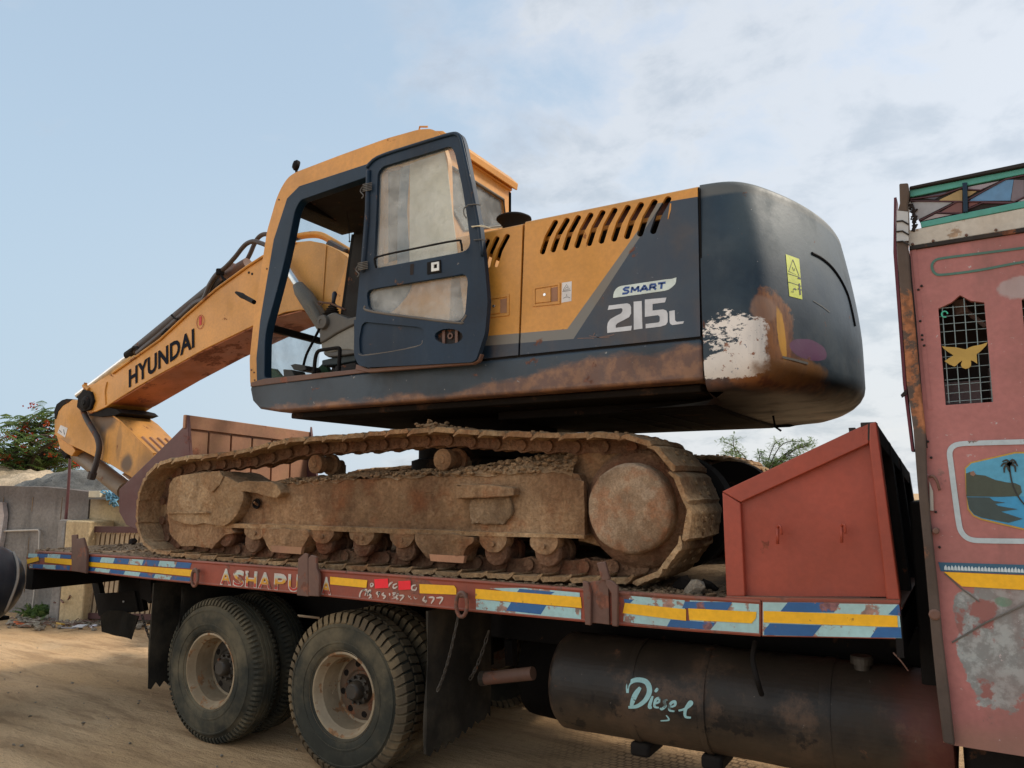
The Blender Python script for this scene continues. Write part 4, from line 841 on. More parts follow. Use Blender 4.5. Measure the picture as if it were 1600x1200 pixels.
# boards above the panel
band('seam_strip', (1421, 385.5), (1600, 356.5), (1421, 391.6), (1600, 363.6), YC-.012, YC+.03, M['near_black'], cab)
band('white_board', (1416, 361), (1600, 325.5), (1421, 385), (1600, 356), YC-.004, YC+.03, M['greywhite'], cab)
band('green_strip', (1438, 347.5), (1600, 314.5), (1440, 356.5), (1600, 325), YC-.008, YC+.03, M['green'], cab)
band('painted_board', (1420, 309), (1600, 272.8), (1438, 347), (1600, 314), YC+.006, YC+.03, M['near_black'], cab)
band('green_strip', (1421, 298), (1600, 263), (1422, 308.5), (1600, 272.3), YC-.006, YC+.03, M['green'], cab)
band('roof_edge', (1422, 293.8), (1600, 256.8), (1421, 297.6), (1600, 262.6), YC-.025, YC+.08, M['near_black'], cab)
za_ = lambda pts: [(1400+x/8, 250+y/8) for x, y in pts]
TRI = [([(190, 530), (330, 515), (700, 530), (240, 760), (225, 620)], (.30, .31, .33)), ([(545, 495), (800, 372), (828, 372), (828, 508), (545, 505)], (.36, .25, .10)), ([(895, 385), (1010, 388), (930, 440), (895, 455)], (.36, .25, .10)), ([(760, 530), (828, 530), (828, 655), (560, 650)], (.17, .065, .062)), ([(910, 530), (1040, 530), (910, 590)], (.20, .07, .065)),
       ([(325, 760), (500, 672), (700, 680)], (.32, .27, .28)), ([(900, 335), (1290, 262), (1060, 368), (900, 362)], (.30, .26, .29)), ([(940, 490), (1370, 245), (1470, 245), (1430, 505), (920, 510)], (.10, .24, .42)), ([(1475, 245), (1600, 250), (1600, 455), (1480, 515), (1435, 505)], (.16, .13, .15)), ([(1520, 520), (1600, 480), (1600, 510)], (.4, .38, .4)), ([(300, 470), (640, 395), (480, 492)], (.06, .065, .09))]
for i, (q, col) in enumerate(TRI):
    b = B(); b.prism(XZ(za_(q), YC), YC+.002, YC+.0055); b.obj('painted_diamond', worn('board_paint_%d' % i, col, .6, .15, .25, (.2, .16, .15), .12, streak=.1, top=0), cab)
b = B()
for q in ([(180, 512), (760, 518), (1480, 530)], [(285, 760), (760, 522)], [(890, 500), (1370, 240), (1600, 190)], [(180, 490), (560, 440), (830, 345)], [(520, 655), (830, 670)], [(890, 368), (1060, 376), (1100, 355)], [(1440, 540), (1600, 462)], [(900, 612), (1080, 535), (1440, 540)]): b.tube([P(x, y, YC-.001) for x, y in za_(q)], .0035, 5)
b.obj('board_beading', plain('maroon_beading', (.07, .022, .03), .6), cab)
b = B(); b.prism(XZ(za_([(830, 290), (890, 285), (900, 650), (840, 660)]), YC-.01), YC-.018, YC+.006); b.obj('board_cleat', M['navy'], cab, .002)
b = B(); rr = random.Random(2)
for i in range(40): y = rr.uniform(540, 860); x = 200+(y-540)*.1+rr.gauss(0, 14); p = P(1400+x/8, 250+y/8, YC-.005); b.tube([p, p+Vector((rr.uniform(-.012, .012), 0, rr.uniform(-.02, .02)))], .005, 5)
b.obj('tinsel_fringe', M['near_black'], cab)
b = B()
for x, y in ((1426, 382), (1458, 377), (1510, 368), (1556, 360)): p = P(x, y, YC); b.lathe((p.x, YC-.010, p.z), [(0, -.003), (.006, -.001), (.007, .008)], 8, 'Y')
b.obj('board_bolt', M['stake'], cab)
# corner post
wp = [(1405, 287), (1419, 286), (1421, 300), (1418, 320), (1419, 345), (1420, 362), (1417, 376), (1420, 395), (1423, 440), (1438, 600), (1446, 670), (1449, 760), (1458, 850), (1466, 925), (1473, 1000), (1483, 1080), (1492, 1165), (1474, 1160), (1464, 1080), (1456, 1000), (1449, 920), (1443, 850), (1434, 760), (1427, 670), (1417, 600), (1405, 440), (1402, 395), (1400, 360), (1401, 335), (1406, 318)]
b = B(); b.prism(XZ(wp, YC-.04), YC-.045, YC+.10); post = b.obj('corner_post', M['wood'], cab, .006)
b = B(); b.prism(XZ([(1401.5, 329), (1418.8, 331), (1419.8, 376), (1400.8, 378)], YC-.048), YC-.049, YC-.046); b.obj('silver_wrap', plain('silver_tape', (.42, .43, .43), .45), post)
b = B()
for y in (346, 362, 378): b.tube([P(1400.5, y, YC-.052), P(1410, y-1, YC-.055), P(1420, y+5, YC-.052)], .004, 6)
b.obj('wire_binding', M['near_black'], post)
b = B(); b.prism(XZ([(1397, 310), (1401, 309), (1399, 345), (1401, 395), (1416, 600), (1428, 705), (1424, 705), (1411, 600), (1396, 395)], YC+.06), YC+.05, YC+.16); b.obj('back_board_edge', plain('maroon_board_edge', (.12, .025, .04), .7), cab)
b = B(); b.prism(XZ([(1407, 617), (1416, 608), (1417, 616), (1409, 621)], YC), YC, YC+.02); b.obj('metal_tab', M['near_black'], cab)
b = B(); b.prism(XZ([(1424, 388), (1431, 388), (1457, 640), (1450, 640)], YC), YC-.003, YC+.001); b.obj('edge_strip', M['pink'], cab)
b = B(); b.tube([P(x, y, YC-.006) for x, y in ((1421, 400), (1424, 440), (1430, 500), (1441, 640), (1448, 700))], .0045, 6); b.obj('edge_seam', M['near_black'], cab)
b = B()
for x, y in ((1440, 447), (1435, 453), (1438, 502), (1441, 524), (1441, 531), (1444, 540), (1450, 690), (1455, 715), (1462, 800), (1468, 855)): p = P(x, y, YC); b.lathe((p.x, YC-.007, p.z), [(0, -.003), (.0055, -.001), (.006, .006)], 7, 'Y')
b.obj('rivet', M['near_black'], cab)
b = B(); b.tube(smoothpath([P(1452, 746, YC-.02), P(1458, 744, YC-.03), P(1464, 752, YC-.03), P(1468, 766, YC-.02)], 4), .006, 7); b.obj('hook', M['stake'], cab, smooth=180)
b = B(); b.prism(XZ([(1452, 752), (1458, 768), (1459, 798), (1453, 798)], YC-.01), YC-.018, YC-.004); b.obj('hinge_plate', plain('zinc_plate', (.42, .40, .36), .5), cab, .002)
for x, y, r in ((1463, 829, .014), (1461, 958, .024)): p = P(x, y, YC); b = B(); b.lathe((p.x, YC-.05, p.z), [(0, -.004), (r*.7, -.004), (r, 0), (r, .045)], 10, 'Y'); b.obj('lamp_lug', M['stake'], cab)
# painted outlines
def loopline(pts, w, y, mat, name, closed=False):
    sp = smoothpath([Vector((P(x, v, y).x, 0, P(x, v, y).z)) for x, v in pts], 5); b = B(); b.stroke([(p.x, p.z) for p in sp], w, y, .0025); return b.obj(name, mat, cab)
M['greenline'] = worn('green_line_paint', (.06, .15, .12), .6, .1, .1, (.2, .1, .1), .1, streak=.1, top=0)
loopline([(1700, 372), (1600, 387), (1530, 396), (1475, 403), (1461, 407), (1456, 416), (1461, 427), (1475, 429), (1530, 422), (1600, 409), (1700, 395)], .011, YC-.004, M['greenline'], 'green_outline')
zm = lambda pts: [(1420+x/4.444, 670+y/4.444) for x, y in pts]
loopline(zm([(1300, 75), (800, 90), (500, 98), (360, 105), (305, 125), (284, 165), (290, 230), (303, 330), (325, 500), (345, 640), (360, 705), (395, 750), (450, 773), (560, 778), (800, 781), (1300, 788)]), .022, YC-.004, worn('pale_blue_line', (.42, .50, .54), .6, .08, .1, (.2, .15, .15), .03, streak=.1, top=0), 'mural_frame')
def flat(name, px, col, off): b = B(); b.prism(XZ(px, YC), YC-off, YC-off+.0012); return b.obj(name, worn('mural_'+name, col, .55, .18, .12, (.15, .13, .12), .02, streak=.1, top=0), cab)
flat('mural_border', zm([(388, 272), (430, 232), (740, 160), (860, 160), (1180, 232), (1220, 272), (1200, 600), (1120, 640), (820, 708), (500, 632), (445, 606), (408, 560), (395, 420)]), (.42, .25, .035), .003)
flat('mural_sky', zm([(396, 277), (436, 240), (740, 172), (850, 172), (1170, 240), (1205, 280), (1200, 470), (402, 470)]), (.07, .30, .46), .0045)
flat('mural_water', zm([(402, 470), (1200, 470), (1190, 590), (1110, 630), (820, 696), (505, 622), (452, 598), (418, 555)]), (.03, .24, .45), .0045)
flat('mural_hill', zm([(397, 310), (430, 298), (470, 318), (530, 325), (600, 355), (680, 372), (740, 378), (775, 395), (785, 440), (760, 468), (640, 472), (400, 470)]), (.045, .058, .040), .006)
flat('mural_shore', zm([(402, 474), (560, 476), (590, 500), (670, 512), (600, 520), (620, 535), (755, 558), (640, 575), (790, 625), (690, 652), (505, 616), (452, 594), (420, 553)]), (.032, .055, .055), .006)
flat('mural_rock', zm([(425, 300), (450, 293), (465, 315), (448, 330), (428, 320)]), (.22, .12, .08), .0075)
b = B(); pts = smoothpath([Vector((P(*q, YC).x, 0, P(*q, YC).z)) for q in zm([(698, 250), (705, 320), (725, 400), (765, 480), (820, 545)])], 4); b.stroke([(p.x, p.z) for p in pts], .006, YC-.0075, .0012)
for q in ([(698, 245), (660, 240), (640, 262)], [(698, 245), (665, 265), (662, 305)], [(698, 245), (690, 275), (700, 300)], [(698, 245), (735, 260), (740, 300)], [(698, 245), (735, 235), (755, 260)], [(698, 245), (680, 218), (650, 228)], [(698, 245), (720, 215), (745, 235)]):
    pts = smoothpath([Vector((P(*v, YC).x, 0, P(*v, YC).z)) for v in zm(q)], 3); b.stroke([(p.x, p.z) for p in pts], [.012-.0012*i for i in range(len(pts))], YC-.0075, .0012)
b.obj('mural_palm', plain('mural_palm_green', (.02, .022, .02), .6), cab)
band('blue_band', (1466, 878.5), (1600, 882.5), (1470, 892.5), (1600, 897.5), YC-.003, YC+.001, worn('blue_band_paint', (.02, .10, .18), .55, .2, .1, (.2, .2, .2), .1, streak=0, top=0), cab, 0)
b = B(); rr = random.Random(6)
for i in range(34): x = 1477+i*5.2; y = 885.5+(x-1470)*.035; b.prism(XZ([(x-1.5, y), (x+rr.uniform(-.3, 1.2), y-rr.uniform(1, 4)), (x+2.4, y+.3), (x+3, y+5), (x-1.8, y+4.4)], YC), YC-.0045, YC-.0032)
b.obj('white_dabs', plain('pale_dab_paint', (.50, .60, .64), .6), cab)
p = [P(1475, 893.5, YC), P(1503, 916, YC)]; b = B(); b.prism([(p[0].x, p[0].z), (XE, ln((1475, 893.5), (1600, 899), XE)), (XE, ln((1503, 916), (1600, 921.5), XE)), (p[1].x, p[1].z)], YC-.005, YC-.0005); b.obj('yellow_band', M['tape'], cab)
b = B(); b.tube([P(1487.5, 1004, YC-.003), P(1540, 973, YC-.004), P(1620, 936, YC-.003)], .004, 5); b.tube([P(1476, 896, YC-.003), P(1500, 918, YC-.003), P(1530, 940, YC-.003)], .003, 5); b.obj('panel_fold', M['greytrim'], cab)
b = B(); b.box(-.1, 1.6, .3, 2.4, .5, .84); b.obj('engine_sump', M['black'], truck, .03)
b = B(); b.xprism([(.02, .80), (.02, .45), (.1, .40), (.14, .45), (.14, .80)], .35, .43); b.obj('cab_step', M['black'], truck, .005)
# stones left on the deck
def rock(px, py, Y, r, mat, lb, sq=.8, seed=1):
    me = stone_mesh(r, seed, mat, 'rock', sq, 1); o = bpy.data.objects.new('rock', me); COL.objects.link(o); p = P(px, py, Y); o.location = (p.x, Y, ZT+r*sq*.55); o.rotation_euler = (.3, .5, seed); tag(o, lb, 'rock', 'rocks on the flatbed deck'); return o
rock(1085, 905, .13, .055, M['stone'], 'angular pale grey stone on the deck beside the red box', .9, 3); rock(1068, 912, .30, .06, M['under'], 'dark lump of rock behind the pale stone on the deck', .7, 5); rock(1108, 912, .35, .05, M['under'], 'flat dark stone between the pale stone and the red box', .5, 8)
rock(1112, 924, .06, .028, M['dirt'], 'thin flat flake of dried mud by the foot of the red box', .35, 9)
rock(207, 846, .9, .05, M['under'], 'small black lump on the deck by the rear end of the tracks', .6, 12)
# ================================================================ EXCAVATOR
YT, SW = .12, .60                            # near edge of the near track, shoe width
DY = 2.39                                    # to the far track
ex = empty('excavator', (-3.5, 1.6, ZT), 'yellow and navy crawler excavator with an open cab door loaded on the flatbed', 'excavator')
tp = [(300, 873.5), (400, 882), (500, 889), (600, 895), (700, 902), (800, 907.5), (900, 912), (1003, 911), (1040, 888), (1061, 862), (1078, 825), (1080, 803), (1072, 768), (1056, 732), (1036, 706), (1012, 688), (975, 678), (930, 675), (870, 675.5), (800, 673.5), (740, 671), (675, 667), (610, 671), (550, 677), (490, 681), (445, 685), (410, 693), (370, 703), (320, 709), (275, 714), (243, 725), (222, 752), (212, 790), (214, 830), (228, 856), (255, 868)]
path = [Vector((P(x, y, YT).x, 0, P(x, y, YT).z)) for x, y in tp]
inn = []                                     # move in by the shoe thickness
for i, p in enumerate(path):
    t = (path[(i+1) % len(path)]-path[i-1]).normalized(); n = Vector((t.z, 0, -t.x)); inn.append(p-n*.022)
dense = []
for i in range(len(inn)):
    a, b_, c, d = inn[i-1], inn[i], inn[(i+1) % len(inn)], inn[(i+2) % len(inn)]
    for j in range(12): t = j/12; dense.append(.5*((2*b_)+(c-a)*t+(2*a-5*b_+4*c-d)*t*t+(3*b_-a-3*c+d)*t**3))
cum = [0]
for i in range(len(dense)): cum.append(cum[-1]+(dense[(i+1) % len(dense)]-dense[i]).length)
PER = cum[-1]; NS = round(PER/.196); PITCH_ = PER/NS
def along(s):
    s %= PER
    import bisect
    i = bisect.bisect_right(cum, s)-1; i = min(i, len(dense)-1); u = (s-cum[i])/(cum[i+1]-cum[i]+1e-9); return dense[i].lerp(dense[(i+1) % len(dense)], u)
def shoe_mesh(seed):
    p = PITCH_; prof = [(-.50, .012), (-.44, .022), (-.40, .031), (-.36, .028), (-.10, .025), (-.04, .029), (.02, .025), (.22, .025), (.29, .030), (.36, .024), (.46, .012), (.54, -.004), (.58, -.014), (.56, -.022), (.48, -.014), (.36, -.004), (-.40, -.004), (-.47, -.002)]
    b = B(); n = len(prof); ny = 9; vs = []
    for j in range(ny):
        y = SW*j/(ny-1); e = .010*((abs(j/(ny-1)-.5)*2)**4)
        for x, z in prof: vs.append((x*p, y, z-e))
    fs = [tuple(range(n)), tuple((ny-1)*n+i for i in range(n-1, -1, -1))]+[(j*n+i, j*n+(i+1) % n, (j+1)*n+(i+1) % n, (j+1)*n+i) for j in range(ny-1) for i in range(n)]
    b.add(vs, fs)
    for by in (.22, .38):
        for bx in (-.20, .12): b.lathe((bx*p, by, .022), [(.0, .013), (.014, .013), (.015, .0)], 6, 'Z')
    o = b.obj('track_shoe', M['shoe'], None, smooth=45)
    for v in o.data.vertices:
        q = Vector(v.co)+Vector((seed*7.7, 0, 0)); v.co.z += .007*mnoise.noise(q*9)+.003*mnoise.noise(q*30); v.co.x += .006*mnoise.noise(q*7+Vector((3, 3, 3))); v.co.y += .010*mnoise.noise(q*8+Vector((9, 1, 3)))*(1 if abs(v.co.y-SW/2) > SW*.45 else 0)
    me = o.data; bpy.data.objects.remove(o); return me
def link_mesh(seed):
    b = B(); p = PITCH_
    for y0, y1 in ((.335, .375), (.20, .24)):
        out = []
        cA, cB = (-.5*p, -.050), (.5*p, -.058); rA, rB = .046, .050
        pts = [(cA[0]+rA*math.cos(math.radians(a)), cA[1]+rA*math.sin(math.radians(a))) for a in range(120, 281, 20)]+[(-.1*p, -.090), (.15*p, -.092)]+[(cB[0]+rB*math.cos(math.radians(a)), cB[1]+rB*math.sin(math.radians(a))) for a in range(-80, 81, 20)]+[(.2*p, -.004), (-.3*p, -.004)]
        b.prism(pts, y0, y1)
    b.cyl((cB[0], .385, cB[1]), (cB[0], .185, cB[1]), .026, n=12); b.cyl((cB[0], .398, cB[1]), (cB[0], .37, cB[1]), .036, n=14)
    b.cyl((-.12*p, .378, -.05), (-.12*p, .34, -.05), .018, n=8); b.cyl((.12*p, .378, -.052), (.12*p, .34, -.052), .016, n=8)
    o = b.obj('track_link', M['link'], None, smooth=50, sub=.05, disp=((.006, 18), (.004, 45))); me = o.data; bpy.data.objects.remove(o); return me
SM = [shoe_mesh(i) for i in range(4)]; LM = [link_mesh(i) for i in range(2)]
near_parts = []
def trk(o): near_parts.append(o); return o
rr = random.Random(9)
for i in range(NS):
    s = i*PITCH_; c = along(s); t = (along(s+PITCH_*.4)-along(s-PITCH_*.4)).normalized(); n = Vector((t.z, 0, -t.x))
    R = Matrix(((t.x, 0, n.x), (t.y, -1, n.y), (t.z, 0, n.z))).to_4x4()
    c = Vector((c.x, YT+SW, c.z)); jit = Matrix.Rotation(rr.gauss(0, .018), 4, 'Y')
    for me, nm in ((rr.choice(SM), 'track_shoe'), (LM[i % 2], 'track_link')):
        o = bpy.data.objects.new(nm, me); COL.objects.link(o); attach(o, ex); o.matrix_basis = Matrix.Translation(c) @ R @ (jit if nm == 'track_shoe' else Matrix()); trk(o)
# ---- track frame
YF = .27
fr = [(372, 766), (440, 757), (560, 748), (700, 742), (880, 738), (905, 741), (912, 760), (914, 822), (905, 839), (760, 834), (600, 828), (480, 824), (400, 820), (352, 818), (340, 800), (345, 775)]
b = B(); b.prism(XZ(fr, YF), YF, YF+.34); beam = trk(b.obj('track_frame', M['mud_rust'], ex, sub=.05, disp=((.010, 2.5), (.004, 11), (.003, 30)), smooth=50), )
fl = [(338, 817), (480, 821), (620, 826), (760, 831), (914, 836), (914, 841), (760, 838), (600, 833), (480, 828), (338, 824)]
b = B(); b.prism(XZ(fl, YF-.05), YF-.06, YF+.05); trk(b.obj('frame_flange', M['shoe'], ex, sub=.06, disp=((.003, 9), (.002, 30))))
blk = [(263, 757), (272, 746), (300, 741), (330, 739), (352, 746), (376, 758), (382, 775), (372, 802), (355, 818), (340, 822), (300, 818), (268, 812), (261, 797), (260, 775)]
b = B(); b.prism(rounded(XZ(blk, YF-.08), .05, 3), YF-.08, YF+.36); trk(b.obj('idler_guard', M['mud'], ex, sub=.035, disp=((.030, 3.2), (.012, 9), (.006, 24)), smooth=60))
blk2 = [(261, 801), (322, 800), (352, 815), (366, 832), (352, 836), (338, 848), (332, 856), (284, 852), (266, 836), (262, 812)]
b = B(); b.prism(XZ(blk2, YF-.05), YF-.05, YF+.33); trk(b.obj('front_guide', M['mud_rust'], ex, sub=.04, disp=((.018, 5), (.008, 14), (.004, 35)), smooth=60))
b = B(); b.prism(XZ([(262, 799.5), (324, 799), (326, 802), (262, 802.5)], YF-.09), YF-.10, YF-.03); trk(b.obj('guard_lip', M['mud'], ex, sub=.05, disp=((.005, 9),)))
b = B(); lobe = [(327, 744), (332, 737), (344, 736), (350, 745), (345, 757), (333, 768), (325, 765)]; b.prism(XZ(lobe, YF-.1), YF-.11, YF+.02); trk(b.obj('mud_clod', M['mud'], ex, sub=.04, disp=((.012, 9), (.005, 30)), smooth=60))
# hooded nose with the round hole below it
b = B(); nose = [(369, 762), (374, 754), (390, 751), (425, 752), (436, 758), (442, 770), (436, 778), (418, 776), (404, 771), (388, 768), (372, 769)]
b.prism(XZ(nose, YF-.07), YF-.09, YF+.03); trk(b.obj('frame_hood', M['mud'], ex, .012, sub=.03, disp=((.008, 7), (.004, 22)), smooth=60))
c = P(403, 787, YF-.01); b = B(); b.lathe((c.x, YF-.03, c.z), [(.0, .016), (.030, .016), (.031, -.002), (.038, -.004), (.042, .01)], 22, 'Y'); trk(b.obj('grease_hole', M['under'], ex, smooth=40))
b = B(); b.cyl((c.x, YF-.05, c.z+.012), (c.x, YF-.01, c.z-.01), .010, n=8); trk(b.obj('grease_nipple', M['mud_rust'], ex))
b = B(); b.prism(XZ([(712, 757), (762, 757), (806, 762), (806, 774), (760, 778), (714, 780)], YF-.05), YF-.075, YF+.02); trk(b.obj('frame_step', M['mud_rust'], ex, .01, sub=.05, disp=((.006, 8), (.003, 30))))
b = B(); b.prism(XZ([(736, 779), (800, 776), (804, 800), (790, 820), (738, 818)], YF), YF-.022, YF+.01); trk(b.obj('mud_pocket', M['dirt'], ex, sub=.03, disp=((.014, 12), (.008, 30)), smooth=180))
b = B(); b.prism(XZ([(888, 748), (915, 752), (917, 836), (905, 840), (892, 834)], YF), YF-.028, YF+.01); trk(b.obj('frame_end', M['mud_rust'], ex, .012, sub=.04, disp=((.007, 9), (.003, 30)), smooth=60))
# sloping mud bank on top of the frame
bankt = [(375, 768), (440, 757), (560, 748), (700, 742), (800, 740), (895, 738)]
b = B(); vs = []; rr = random.Random(12); nx = 70; ny_ = 12
A = [P(x, y, YF) for x, y in bankt]; 
def bank(u):
    k = u*(len(A)-1); i = min(int(k), len(A)-2); return A[i].lerp(A[i+1], k-i)
for j in range(ny_):
    v = j/(ny_-1)
    for i in range(nx):
        p = bank(i/(nx-1)); q = Vector((p.x, YF-.01+.36*v, p.z-.01+.05*math.sin(v*math.pi*.75)**.8)); nz = mnoise.noise(q*7)*.035+mnoise.noise(q*19)*.022+abs(mnoise.noise(q*38))*.022+(.13*min(1, max(0, (p.x+3.0)/1.0))*math.sin(v*math.pi*.6)**.7); vs.append((q.x, q.y, q.z+nz))
b.add(vs, [(j*nx+i, j*nx+i+1, (j+1)*nx+i+1, (j+1)*nx+i) for j in range(ny_-1) for i in range(nx-1)]); trk(b.obj('mud_bank', M['mud'], ex, smooth=60))
rr = random.Random(14)
pts = []
for _ in range(900):
    u, v = rr.random(), rr.random()**1.3; p = bank(.1+.9*u); pts.append((p.x, YF-.015+.33*v, p.z+.005+.045*math.sin(v*math.pi*.75)**.8+.13*min(1, max(0, (p.x+3.0)/1.0))*math.sin(v*math.pi*.6)**.7))
o = scatter('mud_crumbs', pts, .006, .019, M['mud'], ex); trk(o)
for px, py in ((560, 668), (668, 665), (678, 664), (690, 667), (640, 668)):
    pass
b = B()
for _ in range(60):
    p = P(rr.gauss(672, 9), 667, YT+.1); q = Vector((p.x, p.y+rr.uniform(-.05, .2), p.z+abs(rr.gauss(0, .012)))); m_ = stone_mesh(.016, rr.randint(0, 90), M['dirt'], 'clod_shape'); b.add([q+v.co for v in m_.vertices], [tuple(f.vertices) for f in m_.polygons]); bpy.data.meshes.remove(m_)
b.tube([P(668, 667, YT+.12), P(670, 655, YT+.12)], [.012, .008], 6)
o = b.obj('mud_clods', M['mud'], ex); o['kind'] = 'stuff'
# ---- rollers and caps
for px, py, capx in ((362, 837, 0), (404, 846, 395), (455, 850, 0), (515, 848, 500), (574, 851, 562), (641, 857, 624), (706, 860, 0), (781, 862, 766), (860, 863, 845)):
    c = P(px, py, YF+.06); b = B(); b.lathe((c.x+.02, YF-.03, c.z+.005), [(.0, .0), (.05, .0), (.058, .006), (.082, .008), (.090, .018), (.090, .05), (.075, .06), (.075, .18), (.088, .19), (.088, .24), (.05, .25), (0, .25)], 26, 'Y'); trk(b.obj('track_roller', M['link'], ex, smooth=40))
    if capx:
        s_ = 1+(px-400)/1400; q = [(capx-13*s_, 0), (capx+20*s_, 0), (capx+21*s_, 10*s_), (capx+12*s_, 22*s_), (capx-2*s_, 22*s_), (capx-13*s_, 12*s_)]; ybase = 821+(px-400)*.036
        b = B(); b.prism(rounded(XZ([(x, ybase+y) for x, y in q], YF-.05), .03, 3), YF-.055, YF+.04); trk(b.obj('roller_cap', M['mud_rust'], ex, .008, sub=.03, disp=((.010, 9), (.005, 24)), smooth=60))
        b = B(); cc = P(capx+4, ybase+12*s_, YF-.055); b.cyl((cc.x, YF-.068, cc.z), (cc.x, YF-.04, cc.z), .016, n=8); trk(b.obj('cap_bolt', M['mud_rust'], ex))
for q in ([(410, 825), (482, 828), (486, 836), (478, 850), (470, 865), (424, 861), (414, 842)], [(648, 832), (742, 838), (742, 846), (728, 858), (724, 879), (672, 874), (652, 850)]):
    b = B(); b.prism(rounded(XZ(q, YF-.07), .03, 3), YF-.085, YF+.06); trk(b.obj('roller_guard', M['mud_rust'], ex, .01, sub=.03, disp=((.014, 8), (.006, 20)), smooth=60))
    b = B(); x0, x1 = q[-3][0], q[-2][0]; x0, x1 = min(x0, x1), max(x0, x1); yb_ = max(v for _, v in q); b.prism(XZ([(x0-1, yb_-13), (x1+2, yb_-10), (x1, yb_+1), (x0+1, yb_-2.5)], YF-.09), YF-.092, YF-.06); trk(b.obj('guard_plate', M['bucket'], ex))
# carrier rollers
for px, py, r in ((491, 725, .072), (690, 718, .075)):
    c = P(px, py, .30); b = B(); b.lathe((c.x, .30, c.z), [(0, -.004), (.028, -.006), (.032, 0), (r*.8, 0), (r, .008), (r, .07), (r*.85, .08), (r*.85, .16), (r*1.15, .17), (r*1.15, .2), (.04, .22), (.04, .3), (0, .3)], 28, 'Y'); trk(b.obj('carrier_roller', M['mud_rust'], ex, smooth=35))
    b = B(); b.box(c.x-.03, c.x+.05, .5, .6, c.z-.16, c.z); trk(b.obj('roller_bracket', M['mud_rust'], ex))
# final drive and sprocket
c = P(981, 795, .15); b = B(); b.lathe((c.x, .15, c.z), [(0, -.004), (.14, -.004), (.15, .0), (.236, .0), (.252, .012), (.262, .05), (.262, .20), (.30, .22), (.30, .27)], 56, 'Y')
trk(b.obj('final_drive_cover', M['bronze_mud'], ex, smooth=40, sub=.05, disp=((.008, 5), (.004, 18))))
SC = c
b = B(); n = 21; vs = []
prof = []
for i in range(n):
    a = 2*math.pi*i/n
    for da, r in ((-.10, .30), (-.05, .335), (.05, .335), (.10, .30)): prof.append((c.x+.02+r*math.cos(a+da), c.z+r*math.sin(a+da)))
b.prism(prof, .385, .43); trk(b.obj('sprocket', M['mud_rust'], ex, .004))
b = B(); b.lathe((c.x, .30, c.z), [(.24, -.04), (.30, -.02), (.345, .02), (.352, .06), (.34, .12), (0.1, .14)], 48, 'Y'); trk(b.obj('drive_housing', M['link'], ex, smooth=40, sub=.06, disp=((.010, 6), (.004, 20))))
b = B(); b.prism(XZ([(880, 722), (905, 705), (1000, 700), (990, 765), (980, 830), (955, 858), (905, 845)], .36), .36, .50); trk(b.obj('frame_bracket', M['mud_rust'], ex, sub=.06, disp=((.01, 8),)))
# idler wheel
ci = P(262, 795, .42); b = B(); b.lathe((ci.x+.04, .34, ci.z-.01), [(0, .0), (.06, 0), (.08, .03), (.25, .04), (.30, .02), (.31, .05), (.31, .11), (.30, .14), (.25, .12), (.06, .15), (0, .15)], 40, 'Y'); trk(b.obj('idler_wheel', M['mud'], ex, smooth=40))
# far track: same pieces on the other side
mirror = Matrix.Translation((-.05, DY, -.045))
for o in near_parts:
    c2 = o.copy(); COL.objects.link(c2); c2.matrix_basis = mirror @ o.matrix_basis
# travel motors on the inner faces, behind each sprocket
for y0 in (.78, 2.20):
    b = B(); b.lathe((SC.x+.03, y0, SC.z-.03), [(0, 0), (.20, .0), (.26, .03), (.34, .05), (.37, .07), (.37, .22), (.30, .26), (0, .26)], 40, 'Y'); b.obj('travel_motor', M['under'], ex, smooth=40)
# lower carriage and slew ring
b = B(); b.box(-4.6, -2.6, .6, 2.7, 1.62, 1.95); b.prism(XZ([(430, 735), (430, 735), (431, 736)], 1) if 0 else [(-4.9, 1.55), (-4.3, 2.02), (-2.7, 2.02), (-2.1, 1.55)], 1.2, 2.1); b.obj('lower_carriage', M['under'], ex, .03, sub=.2, disp=((.02, 3),))
b = B(); b.lathe((-3.55, 1.6, 2.0), [(.62, 0), (.66, .02), (.66, .16), (.60, .18), (.60, .50)], 56, 'Z'); b.obj('slew_ring', M['under'], ex, smooth=40)
# ================= upper structure
YH, YHF = .20, 2.98
zS = P(815, 557, YH).z; zB = P(780, 617, YH).z; zTop = P(960, 316, YH).z
xA, xC = P(391, 604, YH).x, P(1096.5, 527, YH).x
print('zS %.3f zB %.3f zTop %.3f xA %.3f xC %.3f' % (zS, zB, zTop, xA, xC), [P(*q, YH).z for q in ((835, 343), (1090, 288))], ZT)
def skirt_hook(k, c):
    rx = k.mr(k.x, -3.1, -1.6); zz = k.m('ADD', k.z, k.m('MULTIPLY', k.m('SUBTRACT', k.noise(5, 9, .7, (.5, 1, 1)), .5), .22))
    zt_ = k.m('ADD', k.m('MULTIPLY', rx, .155), zB+.045)
    f = k.mr(k.m('SUBTRACT', zt_, zz), -.02, .03); col = k.mix(k.mr(k.noise(11, 8, .65), .4, .62), (.13, .058, .035), (.26, .12, .055)); return k.mix(k.m('MULTIPLY', f, .9), c, col)
M['navy_skirt'] = worn('rust_edged_navy_skirt', (.010, .028, .048), .45, .2, .25, (.08, .075, .07), .22, (.10, .045, .03), 5, .3, (.05, .055, .06), .4, .2, chip=.3, chip_c=(.26, .25, .24), hook=skirt_hook)
sk = [(xA+.01, zS), (xC, zS), (xC, zB), (xA+.33, zB-.005), (xA+.12, zB+.03), (xA+.03, zB+.10), (xA-.005, zB+.2)]
b = B(); b.prism(sk, YH, YHF); plat = b.obj('platform_skirt', M['navy_skirt'], ex, .055, 4)
b = B(); b.box(xA+.35, xC-.05, YH+.12, YHF-.12, zB-.05, zB-.006); b.obj('belly_plate', M['under'], ex, .01)
